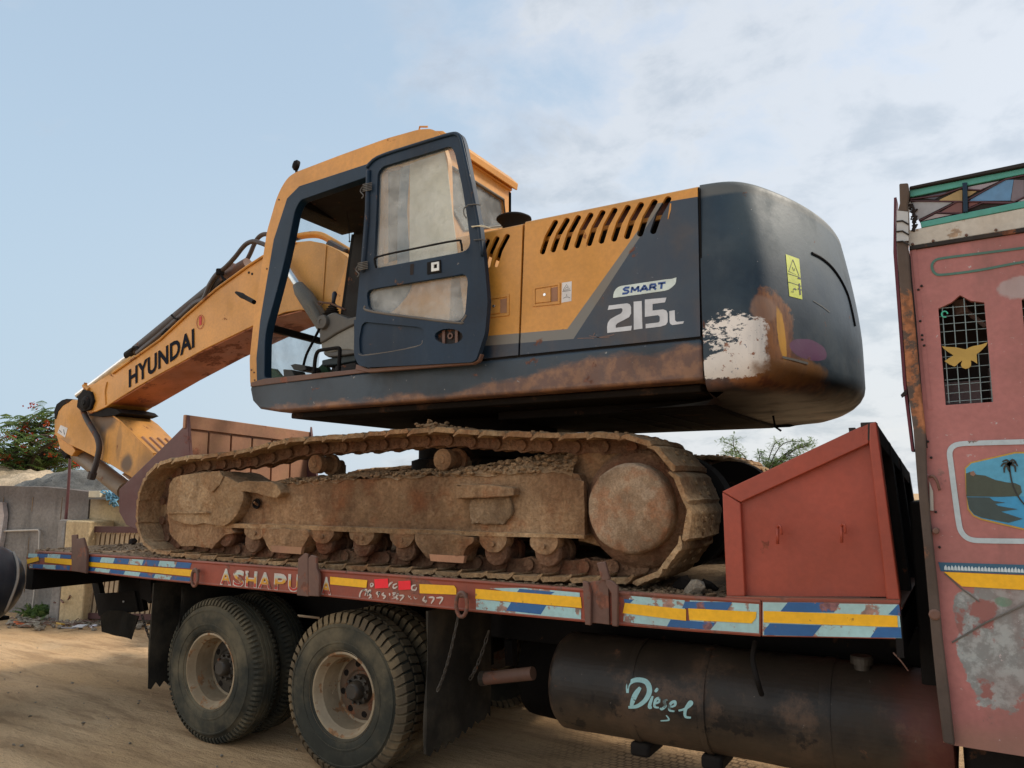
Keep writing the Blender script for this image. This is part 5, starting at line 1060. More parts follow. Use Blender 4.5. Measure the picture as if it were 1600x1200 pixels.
b = B(); b.box(-2.9, xC-.1, .7, 2.5, zB-.11, zB-.05); b.obj('belly_plate', M['under'], ex, .01)
rr = random.Random(3); b = B()
for _ in range(3): x = rr.uniform(-2.4, -1.2); b.box(x, x+.03, .9, 2.2, zB-.115, zB-.098)
b.tube([(-1.15, 1.6, zB-.09), (-1.14, 1.6, zB-.17), (-1.10, 1.6, zB-.2)], .008, 5)
b.obj('belly_strap', M['black'], ex)
b = B(); b.box(xA+.5, xC-.03, YH+.10, YHF-.1, zS-.02, zS+.04); b.obj('deck_floor', M['under'], ex)
b = B(); b.box(P(757, 560, YH).x, xC, YH+.012, YH+.03, zS-.01, zS+.014); b.obj('cover_gap', M['black'], ex)
# side covers
z7 = lambda pts: [(740+x/4, 260+y/4) for x, y in pts]
def slotpoly(t, bt, w=.0205):
    t = (t[0]-4, t[1]+11); a, c = P(*z7([t])[0], YH), P(*z7([bt])[0], YH); a = Vector((a.x, a.z)); c = Vector((c.x, c.z)); d = (c-a).normalized(); n = Vector((-d.y, d.x)); m_ = a.lerp(c, .5)+n*-.012
    out = []
    for k in range(7): an = math.pi*k/6; out.append(a+n*w*math.cos(an)-d*w*math.sin(an)*.8)
    out.append(m_-n*w)
    for k in range(7): an = math.pi*k/6; out.append(c-n*w*math.cos(an)+d*w*math.sin(an)*.8)
    out.append(m_+n*w); return [tuple(v) for v in out]
SL = [((515, 338), (430, 535)), ((588, 325), (497, 522)), ((658, 308), (572, 510)), ((735, 293), (646, 496)), ((810, 277), (722, 482)), ((885, 262), (798, 467)), ((968, 245), (877, 454)), ((1050, 228), (958, 438)), ((1135, 210), (1040, 422)), ((1220, 192), (1122, 406))]
SL1 = [((90, 455), (30, 640)), ((150, 440), (88, 620)), ((215, 425), (138, 615))]
def side(k, p, q):                           # 1 on the right of the line p->q in the cover's own plane
    a, c = P(*p, YH), P(*q, YH); dx, dz = c.x-a.x, c.z-a.z; L = math.hypot(dx, dz)
    v = k.m('SUBTRACT', k.m('MULTIPLY', k.m('SUBTRACT', k.x, a.x), dz/L), k.m('MULTIPLY', k.m('SUBTRACT', k.z, a.z), dx/L)); return k.mr(v, -.0015, .0015)
def cover_hook(k, c):
    below = lambda p, q: side(k, p, q)
    R = side(k, (896, 529.5), (1030, 324)); L = side(k, (887.5, 512.5), (1019, 329))
    TB = below((1047, 314.5), (1089, 307.5)); S1 = below((812, 520.5), (887, 514)); S2 = below((812, 536), (895, 529.5))
    gr = k.m('MAXIMUM', L, S1); gr = k.m('MULTIPLY', gr, k.m('MAXIMUM', TB, S1)); bl = k.m('MULTIPLY', k.m('MAXIMUM', R, S2), k.m('MAXIMUM', TB, S2))
    nav = k.mix(k.mr(k.noise(3, 6), .35, .7), (.009, .024, .048), (.015, .038, .066)); nav = k.mix(k.mr(k.noise(26, 9, .7), .66, .70), nav, (.2, .22, .24))
    return k.mix(bl, k.mix(gr, c, (.155, .15, .135)), nav)
M['cover'] = worn('yellow_cover_with_grey_and_navy_bands', (.61, .270, .040), .42, .08, .16, (.42, .27, .13), .05, (.13, .045, .018), 5, .12, (.25, .11, .04), 0, .1, hook=cover_hook)
def cover(px, holes, name):
    b = B(); b.prism(XZ(px, YH), YH, YH+.022, holes=[slotpoly(a, c) for a, c in holes]); return b.obj(name, M['cover'], ex, .004)
zt_l = zTop-.03
def topx(px, py): return (P(px, py, YH).x, zTop-.028)
x1, x2 = P(820, 348, YH).x, P(1089.5, 290, YH).x
b = B(); b.prism([(x1, zTop-.028), (x2, zTop-.028), (P(1094, 524, YH).x, zS+.012), (P(812.5, 554, YH).x, zS+.012)], YH, YH+.022, holes=[slotpoly(a, c) for a, c in SL]); cov = b.obj('engine_side_door', M['cover'], ex)
x3, x4 = P(757, 380, YH).x, P(816.5, 350, YH).x; dz1 = -.012
b = B(); b.prism([(x3-.25, zTop+dz1-.02), (x4, zTop+dz1-.02), (P(809.5, 556, YH).x, zS+.012), (P(735, 562, YH).x, zS+.012)], YH, YH+.022, holes=[slotpoly(a, c) for a, c in SL1]); cov1 = b.obj('engine_side_door', M['cover'], ex)
for (xa, xb, dz) in ((x1, x2, 0), (x3-.25, x4, dz1)):   # rounded shoulder and top
    r = .030; prof = [(YH+r-r*math.cos(a), zTop+dz-r+r*math.sin(a)) for a in np.linspace(0, math.pi/2, 6)]+[(YHF-.05, zTop+dz), (YHF-.05, zTop+dz-.02), (YH+.03, zTop+dz-.02), (YH+.022, zTop+dz-r)]
    b = B(); b.xprism(prof, xa, xb); b.obj('hood_top', M['yellow'], ex, smooth=35)
b = B(); b.box(x1-.02, x2+.02, YHF-.07, YHF-.05, zS, zTop-.02); b.obj('far_cover', M['yellow'], ex)
b = B(); b.box(x1-.004, x1+.0, YH+.03, YHF-.1, zTop-.12, zTop-.0); b.obj('hood_edge', M['yellow_rusty'], ex)
# what shows through the slots
b = B(); b.box(x1+.02, x2-.02, YH+.30, YH+.34, zS, zTop-.16); b.obj('radiator', M['black'], ex)
b = B(); b.box(x3-.2, x2, YH+.035, YHF-.1, zTop-.032, zTop-.026); b.obj('hood_shade_sheet', M['black'], ex)  # black sheet added under the hood to stand for the shade inside
b = B(); b.box(x1-.09, x1+.06, YH+.024, YH+.10, zS, zTop-.04); b.obj('gap_backing', M['black'], ex)  # black backing added behind the door gap to stop light coming through
b = B(); b.box(x1+.0, x2-.05, YH+.05, YH+.07, zTop-.145, zTop-.12); b.obj('hood_rail', M['yellow_rusty'], ex)
b = B(); b.box(x1+.35, x2-.05, YH+.08, YH+.10, zTop-.12, zTop-.035); b.obj('filter_box', plain('brown_filter_box', (.10, .032, .020), .7), ex)
b = B()
for i in range(9): z = zS+.42+i*.016; b.box(x1+.30, x1+.62, YH+.12, YH+.15, z, z+.009)
b.obj('cooler_fin', M['greytrim'], ex)
b = B(); b.box(x1-.18, x1+.05, YH+.3, YH+.34, zS, zTop-.2); b.obj('engine_bulkhead', M['black'], ex)
# latches
for ox_, oy_, s_ in ((0, 0, 1), (-318, 72, 1)):
    q = lambda pts: [(x+ox_, y+oy_) for x, y in pts]
    b = B(); o1 = XZ(z7(q([(370, 750), (540, 725), (540, 860), (370, 877)])), YH-.004); i1 = XZ(z7(q([(385, 765), (528, 742), (528, 850), (385, 862)])), YH-.004); b.prism(o1, YH-.007, YH+.0005, holes=[i1]); lf = b.obj('latch_frame', M['yellow'], cov if ox_ == 0 else cov1, .0015)
    b = B(); b.prism(XZ(z7(q([(388, 770), (482, 756), (482, 845), (388, 855)])), YH-.004), YH-.0065, YH); b.obj('latch_plate', M['yellow'], lf if False else (cov if ox_ == 0 else cov1), .0015)
    b = B(); b.prism(XZ(z7(q([(485, 760), (525, 752), (525, 842), (485, 846)])), YH-.001), YH-.0015, YH-.0002); b.obj('latch_recess', M['bucket'], cov if ox_ == 0 else cov1)
    c = P(*z7(q([(447, 803)]))[0], YH); b = B(); b.lathe((c.x, YH-.0105, c.z), [(0, 0), (.009, 0), (.011, .004)], 16, 'Y'); b.obj('latch_lock', M['chrome'], cov if ox_ == 0 else cov1, smooth=40)
def flatpx(name, px, mat, y, off, parent, t=.0008): b = B(); b.prism(XZ(px, y), y-off, y-off+t); return b.obj(name, mat, parent)
M['sticker'] = plain('white_sticker', (.62, .60, .58), .5); M['print'] = plain('dark_print', (.05, .05, .055), .6)
flatpx('warning_sticker', z7([(553, 728), (614, 718), (612, 842), (550, 852)]), M['sticker'], YH, .0016, cov)
b = B()
for st in ([(560, 775), (582, 738), (603, 768), (560, 775)], [(575, 765), (585, 752), (592, 765)], [(556, 782), (608, 776)], [(582, 800), (583, 812)], [(562, 825), (575, 818), (588, 816), (603, 822)]): b.stroke([(P(x, y, YH).x, P(x, y, YH).z) for x, y in z7(st)], .003, YH-.0022, .0004)
b.obj('sticker_print', M['print'], cov)
z8 = lambda pts: [(900+x/8, 420+y/8) for x, y in pts]
flatpx('model_badge', z8([(465, 365), (468, 325), (480, 285), (500, 252), (530, 228), (565, 215), (800, 180), (1130, 132), (1200, 126), (1257, 108), (1250, 165), (1238, 195), (1200, 232), (1160, 260), (1110, 275), (800, 320)]), plain('badge_white', (.58, .66, .62), .5), YH, .0018, cov)
def badge(u, v): x = 570+u*112; top = 235-(x-565)*.133; bot = 325-(x-565)*.133; return (x+10*v, bot+(top-bot)*v)
M['badge_blue'] = plain('badge_blue', (.012, .06, .24), .5)
for name_, sts in (('S', [[(.82, .86), (.35, .9), (.15, .72), (.3, .56), (.68, .46), (.78, .28), (.6, .1), (.08, .12)]]), ('M', [[(1.08, .08), (1.12, .9)], [(1.12, .85), (1.45, .3)], [(1.45, .3), (1.82, .85)], [(1.82, .9), (1.86, .08)]]),
                   ('A', [[(2.05, .08), (2.5, .9)], [(2.5, .9), (2.92, .08)], [(2.25, .35), (2.75, .35)]]), ('R', [[(3.12, .08), (3.16, .9)], [(3.16, .87), (3.7, .85), (3.78, .62), (3.6, .48), (3.16, .46)], [(3.5, .46), (3.85, .08)]]), ('T', [[(4.0, .88), (4.85, .88)], [(4.42, .88), (4.42, .08)]])):
    b = B()
    for st in sts:
        q = [(P(x, y, YH).x, P(x, y, YH).z) for x, y in z8([badge(u, v) for u, v in st])]; b.stroke(q, .0135 if name_ != 'M' else .0125, YH-.0026, .0005)
    b.obj('badge_letter', M['badge_blue'], cov)
M['num'] = plain('model_number_white', (.55, .57, .60), .5)
for nm_, q in (('two', [(412, 460), (640, 432), (675, 445), (690, 480), (690, 560), (665, 605), (600, 640), (520, 680), (498, 705), (498, 738), (700, 712), (690, 770), (393, 802), (390, 725), (400, 672), (430, 630), (500, 590), (565, 558), (582, 530), (582, 502), (568, 492), (398, 515)]), ('one', [(722, 412), (822, 402), (832, 748), (724, 762)]),
    ('five', [(862, 385), (1132, 360), (1113, 420), (958, 440), (958, 522), (1090, 508), (1130, 522), (1147, 560), (1147, 665), (1125, 702), (1060, 722), (872, 745), (872, 690), (1030, 672), (1048, 655), (1048, 600), (1028, 580), (862, 602)]), ('ell', [(1167, 530), (1235, 518), (1240, 645), (1262, 664), (1352, 655), (1338, 686), (1205, 704), (1180, 690), (1172, 670)])):
    flatpx('model_digit', z8(q), M['num'], YH, .0018, cov)
b = B()
for st in ([(20, 870), (150, 866), (230, 868)], [(165, 838), (280, 858), (440, 832), (480, 818)], [(250, 855), (330, 862), (420, 852)], [(215, 838), (238, 800)]): pts = [(P(x, y, YH).x, P(x, y, YH).z) for x, y in z8(st)]; b.stroke(pts, .0035, YH-.0018, .0004)
b.obj('paint_scratch', plain('bare_scratch', (.22, .13, .1), .7), cov)
b = B(); pts = [(P(x, y, YH).x, P(x, y, YH).z) for x, y in z7([(1232, 232), (1228, 270), (1215, 330)])]; b.stroke(pts, [.008, .012, .004], YH-.0018, .0004); b.obj('paint_drip', M['yellow'], cov)
# pre-cleaner cap on the hood
c = P(803, 345, .62); b = B(); b.lathe((c.x, .62, c.z), [(0, .035), (.10, .033), (.128, .018), (.130, .008), (.10, -.02), (.085, -.05), (.085, -.12)], 40, 'Z'); b.obj('air_cap', M['black'], ex, smooth=40)
# ---- counterweight
def cw_build():
    Xc, Yc, R = -3.45, (YH+YHF)/2, 2.90; x0 = P(1097, 540, YH).x+.006; hw = (YHF-YH)/2
    def outline(inset, push=0.):             # plan outline from the near seam round the back to the far seam
        y0 = YH+inset*.35; pts = []; rc = .30; RR = R-inset+push
        ang = math.asin((hw-inset*.35)/RR); xe = Xc+RR*math.cos(ang); a_in = []
        corner = Vector((xe, y0)); arcp = []
        N = 26
        for i in range(N+1):
            a = -ang+2*ang*i/N; arcp.append(Vector((Xc+RR*math.cos(a), Yc+RR*math.sin(a))))
        full = [Vector((x0+(xe-x0)*i/4, y0)) for i in range(5)]+arcp[1:-1]+[Vector((xe-(xe-x0)*i/4, 2*Yc-y0)) for i in range(5)]
        # round both corners by resampling with a smoothing kernel
        fine = []
        for i in range(len(full)-1):
            n = max(1, int((full[i+1]-full[i]).length/.02)); fine += [full[i].lerp(full[i+1], j/n) for j in range(n)]
        fine.append(full[-1]); K = 13
        pad = [fine[0]+(fine[0]-fine[1])*k for k in range(K, 0, -1)]+fine+[fine[-1]+(fine[-1]-fine[-2])*k for k in range(1, K+1)]
        w = [math.exp(-(k/7.)**2) for k in range(-K, K+1)]; sw = sum(w)
        sm = []
        for i in range(len(fine)): s = Vector((0, 0)); 
        for i in range(len(fine)):
            s = Vector((0, 0))
            for k in range(-K, K+1): s += pad[i+K+k]*w[k+K]
            sm.append(s/sw)
        sm[0] = fine[0]; sm[-1] = fine[-1]
        L = [0]
        for i in range(1, len(sm)): L.append(L[-1]+(sm[i]-sm[i-1]).length)
        out = []; n = 96; j = 0
        for i in range(n+1):
            t = L[-1]*i/n
            while j < len(L)-2 and L[j+1] < t: j += 1
            u = (t-L[j])/(L[j+1]-L[j]+1e-9); out.append(sm[j].lerp(sm[j+1], min(max(u, 0), 1)))
        return out
    zb, zt = zB-.10, zTop+.02
    H = zt-zb; prof = []                     # (z, inset)
    rb, rt = .20, .055
    for a in np.linspace(0, math.pi/2, 7): prof.append((zb+rb-rb*math.cos(a)*.8-.04*0, rb*1.1-rb*1.1*math.sin(a)))
    body = [(zb+rb+ (H-rb-rt)*u, .155*max(0, u-.28)**1.5) for u in np.linspace(.08, 1, 12)]
    prof += body; tz, ti = body[-1]
    for a in np.linspace(0, math.pi/2, 6)[1:]: prof.append((tz+rt*math.sin(a), ti+rt-rt*math.cos(a)))
    prof = [(zb+.0, rb*1.1+.9)]+prof+[(tz+rt+.0005, ti+rt+.6), (tz+rt+.001, ti+rt+1.2)]
    b = B(); rows = []
    for z, ins in prof: rows.append([(v.x, v.y, z) for v in outline(ins)])
    n = len(rows[0]); vs = [p for r_ in rows for p in r_]; fs = [(i*n+j, i*n+j+1, (i+1)*n+j+1, (i+1)*n+j) for i in range(len(rows)-1) for j in range(n-1)]
    b.add(vs, fs)
    # seam face towards the engine
    seam = [rows[i][0] for i in range(1, len(rows)-2)]; seam2 = [rows[i][-1] for i in range(1, len(rows)-2)]; k = len(seam); b.add(seam+seam2, [tuple(range(k))+tuple(range(2*k-1, k-1, -1))])
    return b
cwb = cw_build()
tmp = cwb.obj('counterweight', M['navy'], ex, smooth=60); ct = bvh(tmp)
def H3(x, y): h = hit(ct, x, y, 0); return h if h is not None else P(x, y, YH)
def cw_hook(k, c):
    # dusty patches, painted sky sheen and underside shade, bare filler, rust, purple and yellow marks, all fixed to the casting
    c = k.mix(k.m('MULTIPLY', k.mr(k.noise(2.2, 6, .6, off=(5, 5, 5)), .4, .7), .55), c, (.055, .075, .090))
    zr, xr = k.z, k.x; zlo = H3(1150, 596).z
    nb = k.m('MULTIPLY', k.m('SUBTRACT', k.noise(6, 10, .72, off=(2, 2, 9)), .5), .16)
    zz = k.m('ADD', k.z, nb)
    rust = k.mix(k.mr(k.noise(9, 8, .65), .4, .62), (.10, .036, .018), (.20, .075, .030)); rust = k.mix(k.mr(k.noise(4, 5, off=(4, 1, 1)), .5, .65), rust, (.045, .026, .020))
    band_ = k.m('MULTIPLY', k.mr(zz, H3(1150, 600).z-.02, H3(1150, 580).z+.02, 1, 0), k.mr(k.y, .9, 1.9, 1, .35)); c = k.mix(k.m('MULTIPLY', band_, .92), c, rust)
    # corner rust plume
    a = H3(1206, 525); pl = k.ell((a.x, a.z), (.085, .27), .25, 7., 'xz', .08); pl2 = k.ell((H3(1196, 575).x, H3(1196, 575).z), (.22, .12), .25, 7., 'xz', .1)
    c = k.mix(k.m('MULTIPLY', k.m('MAXIMUM', pl, pl2), .95), c, k.mix(k.mr(k.noise(10, 9, .7, (1, 1, .3)), .40, .58), (.13, .042, .018), (.30, .115, .032)))
    a = H3(1192, 482); c = k.mix(k.m('MULTIPLY', k.ell((a.x, a.z), (.06, .075), .2, 12., 'xz', .2), .75), c, (.30, .17, .11))
    c = k.mix(k.m('MULTIPLY', k.mr(k.m('ADD', k.z, k.m('MULTIPLY', nb, .3)), H3(1150, 600).z-.05, H3(1150, 590).z-.005, 1, 0), .93), c, (.020, .013, .011))  # shade of the lower edge and underside mixed into the colour
    sh = H3(1245, 340); c = k.mix(k.m('MULTIPLY', k.m('MULTIPLY', k.ell((sh.y, sh.z), (.75, .30), .15, 2.5, 'yz', .6), k.mr(k.x, -1.15, -.95)), .5), c, (.11, .135, .135))  # sky sheen painted on the upper back as a lighter colour
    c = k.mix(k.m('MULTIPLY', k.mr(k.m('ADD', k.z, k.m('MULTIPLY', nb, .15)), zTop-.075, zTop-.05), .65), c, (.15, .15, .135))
    # white filler
    def near(px, py, rx, rz, rot=0.):
        a = H3(px, py); du = k.m('SUBTRACT', k.x, a.x); dv = k.m('SUBTRACT', k.z, a.z); cr, sr = math.cos(rot), math.sin(rot)
        u = k.m('DIVIDE', k.m('ADD', k.m('MULTIPLY', du, cr), k.m('MULTIPLY', dv, sr)), rx); v = k.m('DIVIDE', k.m('SUBTRACT', k.m('MULTIPLY', dv, cr), k.m('MULTIPLY', du, sr)), rz)
        return k.mr(k.m('SQRT', k.m('ADD', k.m('MULTIPLY', u, u), k.m('MULTIPLY', v, v))), .35, 1.6, 1, 0)
    a = H3(1150, 545); wf = k.ell((a.x, a.z-.02), (.215, .105), .24, 22., 'xz', .04)
    a2 = H3(1172, 515); wf2 = k.ell((a2.x, a2.z), (.11, .17), .42, 42., 'xz', .08); a3 = H3(1130, 500); wf3 = k.m('MULTIPLY', k.ell((a3.x, a3.z), (.19, .15), .2, 9., 'xz', .25), k.mr(k.noise(60, 9, .78, (.5, .5, 1.8)), .54, .58))
    wmask = dissolve(k, k.m('MAXIMUM', k.m('MAXIMUM', near(1140, 572, .26, .095, .12), near(1178, 540, .10, .17, -.25)), k.m('MULTIPLY', near(1140, 520, .20, .17), .62)), 40, (.7, .7, 1.5), .84, .04)
    lowcut = k.mr(k.m('ADD', k.z, k.m('MULTIPLY', k.m('SUBTRACT', k.noise(24, 8, .7), .5), .10)), H3(1150, 590).z-.004, H3(1150, 590).z+.004); wmask = k.m('MULTIPLY', wmask, lowcut)
    wcol = k.mix(k.mr(k.noise(14, 7, .7), .60, .64), (.80, .75, .69), (.30, .13, .07)); wcol = k.mix(k.mr(k.noise(30, 6, .7, off=(3, 0, 0)), .60, .66), wcol, (.20, .22, .26))
    right = k.mr(k.m('ADD', k.x, k.m('MULTIPLY', k.m('SUBTRACT', k.noise(20, 8, .7), .5), .12)), H3(1196, 545).x-.01, H3(1198, 545).x+.01, 1, 0); c = k.mix(k.m('MULTIPLY', k.m('MULTIPLY', wmask, right), k.mr(k.y, .50, .56, 1, 0)), c, wcol)
    # spots
    c = k.mix(k.mr(k.noise(34, 9, .75, off=(1, 9, 2)), .68, .71), c, (.42, .42, .40))
    # marks on the back corner (y,z space)
    y1 = H3(1221, 520); c = k.mix(k.m('MULTIPLY', k.ell((y1.y, y1.z), (.028, .15), .25, 9., 'yz', .15, .1), k.mr(k.x, -1.0, -.95)), c, (.62, .30, .03))
    y3 = H3(1250, 580); c = k.mix(k.m('MULTIPLY', k.ell((y3.y, y3.z), (.30, .07), .3, 7., 'yz', .2), k.mr(k.x, -1.0, -.95, 0, .8)), c, (.22, .10, .03))
    y2 = H3(1266, 547); c = k.mix(k.m('MULTIPLY', k.ell((y2.y, y2.z), (.19, .060), .07, 7., 'yz', .05), k.mr(k.x, -1.0, -.95)), c, (.135, .050, .115))
    return c
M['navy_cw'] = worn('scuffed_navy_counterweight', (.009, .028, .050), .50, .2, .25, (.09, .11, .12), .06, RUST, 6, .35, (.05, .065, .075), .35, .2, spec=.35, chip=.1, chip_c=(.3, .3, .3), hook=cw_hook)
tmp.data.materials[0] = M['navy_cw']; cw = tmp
def surf_poly(name, px, mat, parent, off=.002, n=5):    # thin sheet lying on the casting, 4 corners
    a, b_, c, d = [Vector((*q, 0)) for q in px]; b = B(); vs = []
    for j in range(n+1):
        for i in range(n+1): p = a.lerp(b_, i/n).lerp(d.lerp(c, i/n), j/n); vs.append(hit(ct, p.x, p.y, off))
    b.add(vs, [(j*(n+1)+i, j*(n+1)+i+1, (j+1)*(n+1)+i+1, (j+1)*(n+1)+i) for j in range(n) for i in range(n)]); return b.obj(name, mat, parent)
z9 = lambda pts: [(1080+x/6.667, 380+y/6.667) for x, y in pts]
surf_poly('warning_sticker', z9([(982, 115), (1122, 165), (1155, 587), (1020, 552)]), plain('lime_sticker', (.56, .60, .07), .5), cw)
b = B()
for st, w in (([(1055, 172), (1012, 295), (1120, 345), (1055, 172)], .9), ([(1050, 250), (1062, 285), (1075, 262), (1068, 290)], .9), ([(1003, 318), (1128, 358)], .8), ([(1105, 365), (1140, 372)], 2.2), ([(1008, 405), (1143, 450)], .9), ([(1120, 420), (1125, 480), (1132, 540)], 2.2), ([(1105, 475), (1145, 490)], 1.6), ([(1058, 480), (1072, 475), (1092, 488)], 1.8), ([(1035, 505), (1062, 512), (1058, 490)], .8)): surf_stroke(b, ct, z9(st), w, .0035)
b.obj('sticker_print', M['print'], cw)
b = B(); pts = [(1268, 396), (1283, 404), (1299, 418), (1313, 438), (1324, 462), (1331, 490), (1335, 510)]; sp = smoothpath([Vector((*q, 0)) for q in pts], 4); L = [hit(ct, p.x, p.y, .002) for p in sp]; L = [p for p in L if p is not None]
if len(L) > 3: b.tube(L, .010, 6); b.obj('casting_seam', M['black'], cw)
for st, w in (([(1222, 558), (1240, 562), (1262, 568)], 3.5), ([(1180+90, 470), (1283, 478), (1296, 488)], 1.2)): b = B(); surf_stroke(b, ct, st, w, .003); b.obj('scrape_mark', M['greytrim'], cw)
b = B(); s0_ = [(P(1093.5, y, YH).x+.0, P(1093.5, y, YH).z) for y in (290, 560)]; b.box(xC-.002, xC+.014, YH+.01, YHF-.02, zB+.02, zTop-.01); b.obj('seam_gap', M['black'], ex)
# ================= cab
YI = 1.20
opening = [(414, 591), (415, 522), (426, 482), (440, 430), (452, 378), (462, 328), (470, 313), (574, 277), (592, 272), (588, 578)]
blackout = [(402, 603), (401, 560), (407, 500), (428, 375), (449, 310), (468, 291), (575, 256), (604, 247), (600, 590)]
outer = [(391, 604), (390, 560), (397, 495), (417, 362), (432, 310), (440, 292), (450, 277), (462, 269), (530, 243), (605, 216), (655, 202), (675, 201), (688, 210), (700, 250), (705, 420), (700, 566)]
rear_win = [(592, 268), (631, 258), (640, 262), (640, 405), (592, 418)]
door_hole = [(403, 602), (402, 560), (408, 500), (429, 375), (450, 310), (468, 292.5), (575, 257), (590, 253), (586, 580)]
b = B(); b.prism(rounded(XZ(outer, YH), .04, 3), YH, YH+.05, holes=[rounded(XZ(door_hole, YH), .05, 3), XZ([(600, 266), (624, 259), (630, 262), (630, 403), (600, 413)], YH)]); cabf = b.obj('cab_shell', M['yellow'], ex, .006)
b = B(); b.prism(XZ([(402, 603), (401, 560), (407, 500), (428, 375), (449, 310), (468, 291), (575, 256), (591, 252), (587, 581)], YH), YH-.006, YH+.07, holes=[rounded(XZ(opening[:-2]+[(577, 276), (574, 579)], YH), [.03, .1, .1, .1, .1, .09, .09, .03, .02, .02], 4)]); b.obj('door_frame', M['navy'], cabf, .010, 3)
roof = [(437, 308), (440, 292), (450, 277), (462, 269), (530, 243), (605, 216), (655, 202), (675, 201), (688, 210), (691, 226), (575, 254), (468, 290), (450, 304), (445, 308)]
b = B(); b.prism(XZ(roof, YH), YH+.05, YI); b.obj('cab_roof', M['yellow'], cabf, .012)
rz = [P(x, y, YH+.06) for x, y in [(444, 318), (575, 276), (690, 240)]]
b = B(); b.hexa([rz[0], rz[2], Vector((rz[2].x, YI-.03, rz[2].z)), Vector((rz[0].x, YI-.03, rz[0].z))], [p+Vector((0, 0, .04)) for p in (rz[0], rz[2], Vector((rz[2].x, YI-.03, rz[2].z)), Vector((rz[0].x, YI-.03, rz[0].z)))]); b.obj('cab_ceiling', M['near_black'], cabf)
# roof visor rim at the back
XR_ = P(688, 215, YH).x
b = B(); b.prism(XZ([(676, 203), (690, 203), (702, 214), (700, 226), (690, 222)], YH+.02), YH+.03, YI+.01); b.obj('roof_rim', M['yellow'], cabf, .008)
# back wall with its window
rw = [PX(x, y, XR_) for x, y in ((699, 257), (786, 312), (791, 352), (724, 360), (707, 330))]
zf, zr_ = zS+.02, PX(690, 226, XR_).z
rc = [PX(693, 226, XR_), PX(800, 300, XR_)]
b = B(); hole = [(p.y, p.z) for p in rw]; outl = [(YH+.005, zf), (YI, zf), (YI, zr_-.02), (YI-.03, zr_), (YH+.005, zr_)]
tess = tessellate_polygon([[Vector((y, z, 0)) for y, z in outl], [Vector((y, z, 0)) for y, z in hole]]); allp = outl+hole; n = len(allp)
b.add([(XR_, y, z) for y, z in allp]+[(XR_-.03, y, z) for y, z in allp], [tuple(t) for t in tess]+[tuple(i+n for i in reversed(t)) for t in tess]+[(i, (i+1) % 5, (i+1) % 5+n, i+n) for i in range(5)]+[(5+i, 5+(i+1) % 5, 5+(i+1) % 5+n, 5+i+n) for i in range(5)]); b.obj('back_panel', M['yellow'], cabf)
def glass(name, dust, col=(.52, .50, .45)):
    k = Mat(name); N, L = k.N, k.L; k.put((*col,), k.bs.inputs['Base Color']); k.bs.inputs['Roughness'].default_value = .25
    t = N.new('ShaderNodeBsdfTransparent'); t.inputs[0].default_value = (.93, .95, .95, 1); mx = N.new('ShaderNodeMixShader')
    f = k.m('ADD', k.m('MULTIPLY', k.mr(k.noise(5, 8, .65), .3, .75), dust*.8), dust*.5); k.put(f, mx.inputs[0]); L.new(t.outputs[0], mx.inputs[1]); L.new(k.bs.outputs[0], mx.inputs[2]); L.new(mx.outputs[0], N['Material Output'].inputs[0]); return k.mat
M['glass'] = glass('dusty_glass', .26, (.74, .74, .70)); M['glass_clear'] = glass('smeared_glass', .07); M['glass_mid'] = glass('hazy_glass', .22, (.6, .6, .58))
b = B(); q = [(p.y, p.z) for p in rw]; b.xprism(q, XR_-.012, XR_-.016); b.obj('back_glass', M['glass_mid'], cabf)
b = B(); b.tube([Vector((XR_+.004, p.y, p.z)) for p in rw], .011, 6, closed=True); b.obj('window_seal', M['greytrim'], cabf)
b = B(); p = PX(779, 288, XR_); b.lathe((XR_+.02, p.y, p.z+.04), [(0, 0), (.016, 0), (.016, .03), (0, .03)], 10, 'X'); b.obj('roof_bolt', M['black'], cabf)
# rear side: dark window beside the pillar with a curtain strip
b = B(); b.prism(XZ([(598, 262), (633, 253), (633, 407), (598, 418)], YH+.05), YH+.055, YH+.06); b.obj('side_glass', M['glass_clear'], cabf)
b = B(); b.prism(XZ([(627, 262), (641, 258), (636, 330), (641, 412), (621, 414), (622, 330)], YH), YH-.004, YH-.001); b.obj('pillar_strip', plain('blue_strip', (.07, .12, .17), .6), cabf)
b = B(); b.prism(rounded(XZ([(578, 446), (648, 434), (640, 458), (622, 480), (596, 498), (578, 498)], YH), .05, 4), YH-.004, YH-.001); b.obj('lower_side_patch', M['navy'], cabf)
b = B(); b.prism(XZ([(641, 256), (694, 238), (699, 258), (707, 330), (716, 400), (700, 418), (640, 424)], YH), YH-.003, YH-.0005); b.obj('cream_trim', plain('cream_inner_trim', (.66, .60, .48), .6), cabf)
# far side of the cab
b = B(); fo = [P(x, y, YI) for x, y in [(558, 360), (556, 372), (540, 485), (528, 560)]]
poly = [(fo[0].x, fo[0].z), (XR_, rz[2].z+.02), (XR_, zf), (fo[3].x-.12, zf), (fo[3].x, fo[3].z), (fo[2].x, fo[2].z)]
b.prism(poly, YI-.04, YI, holes=[]); b.obj('far_panel', M['near_black'], cabf)
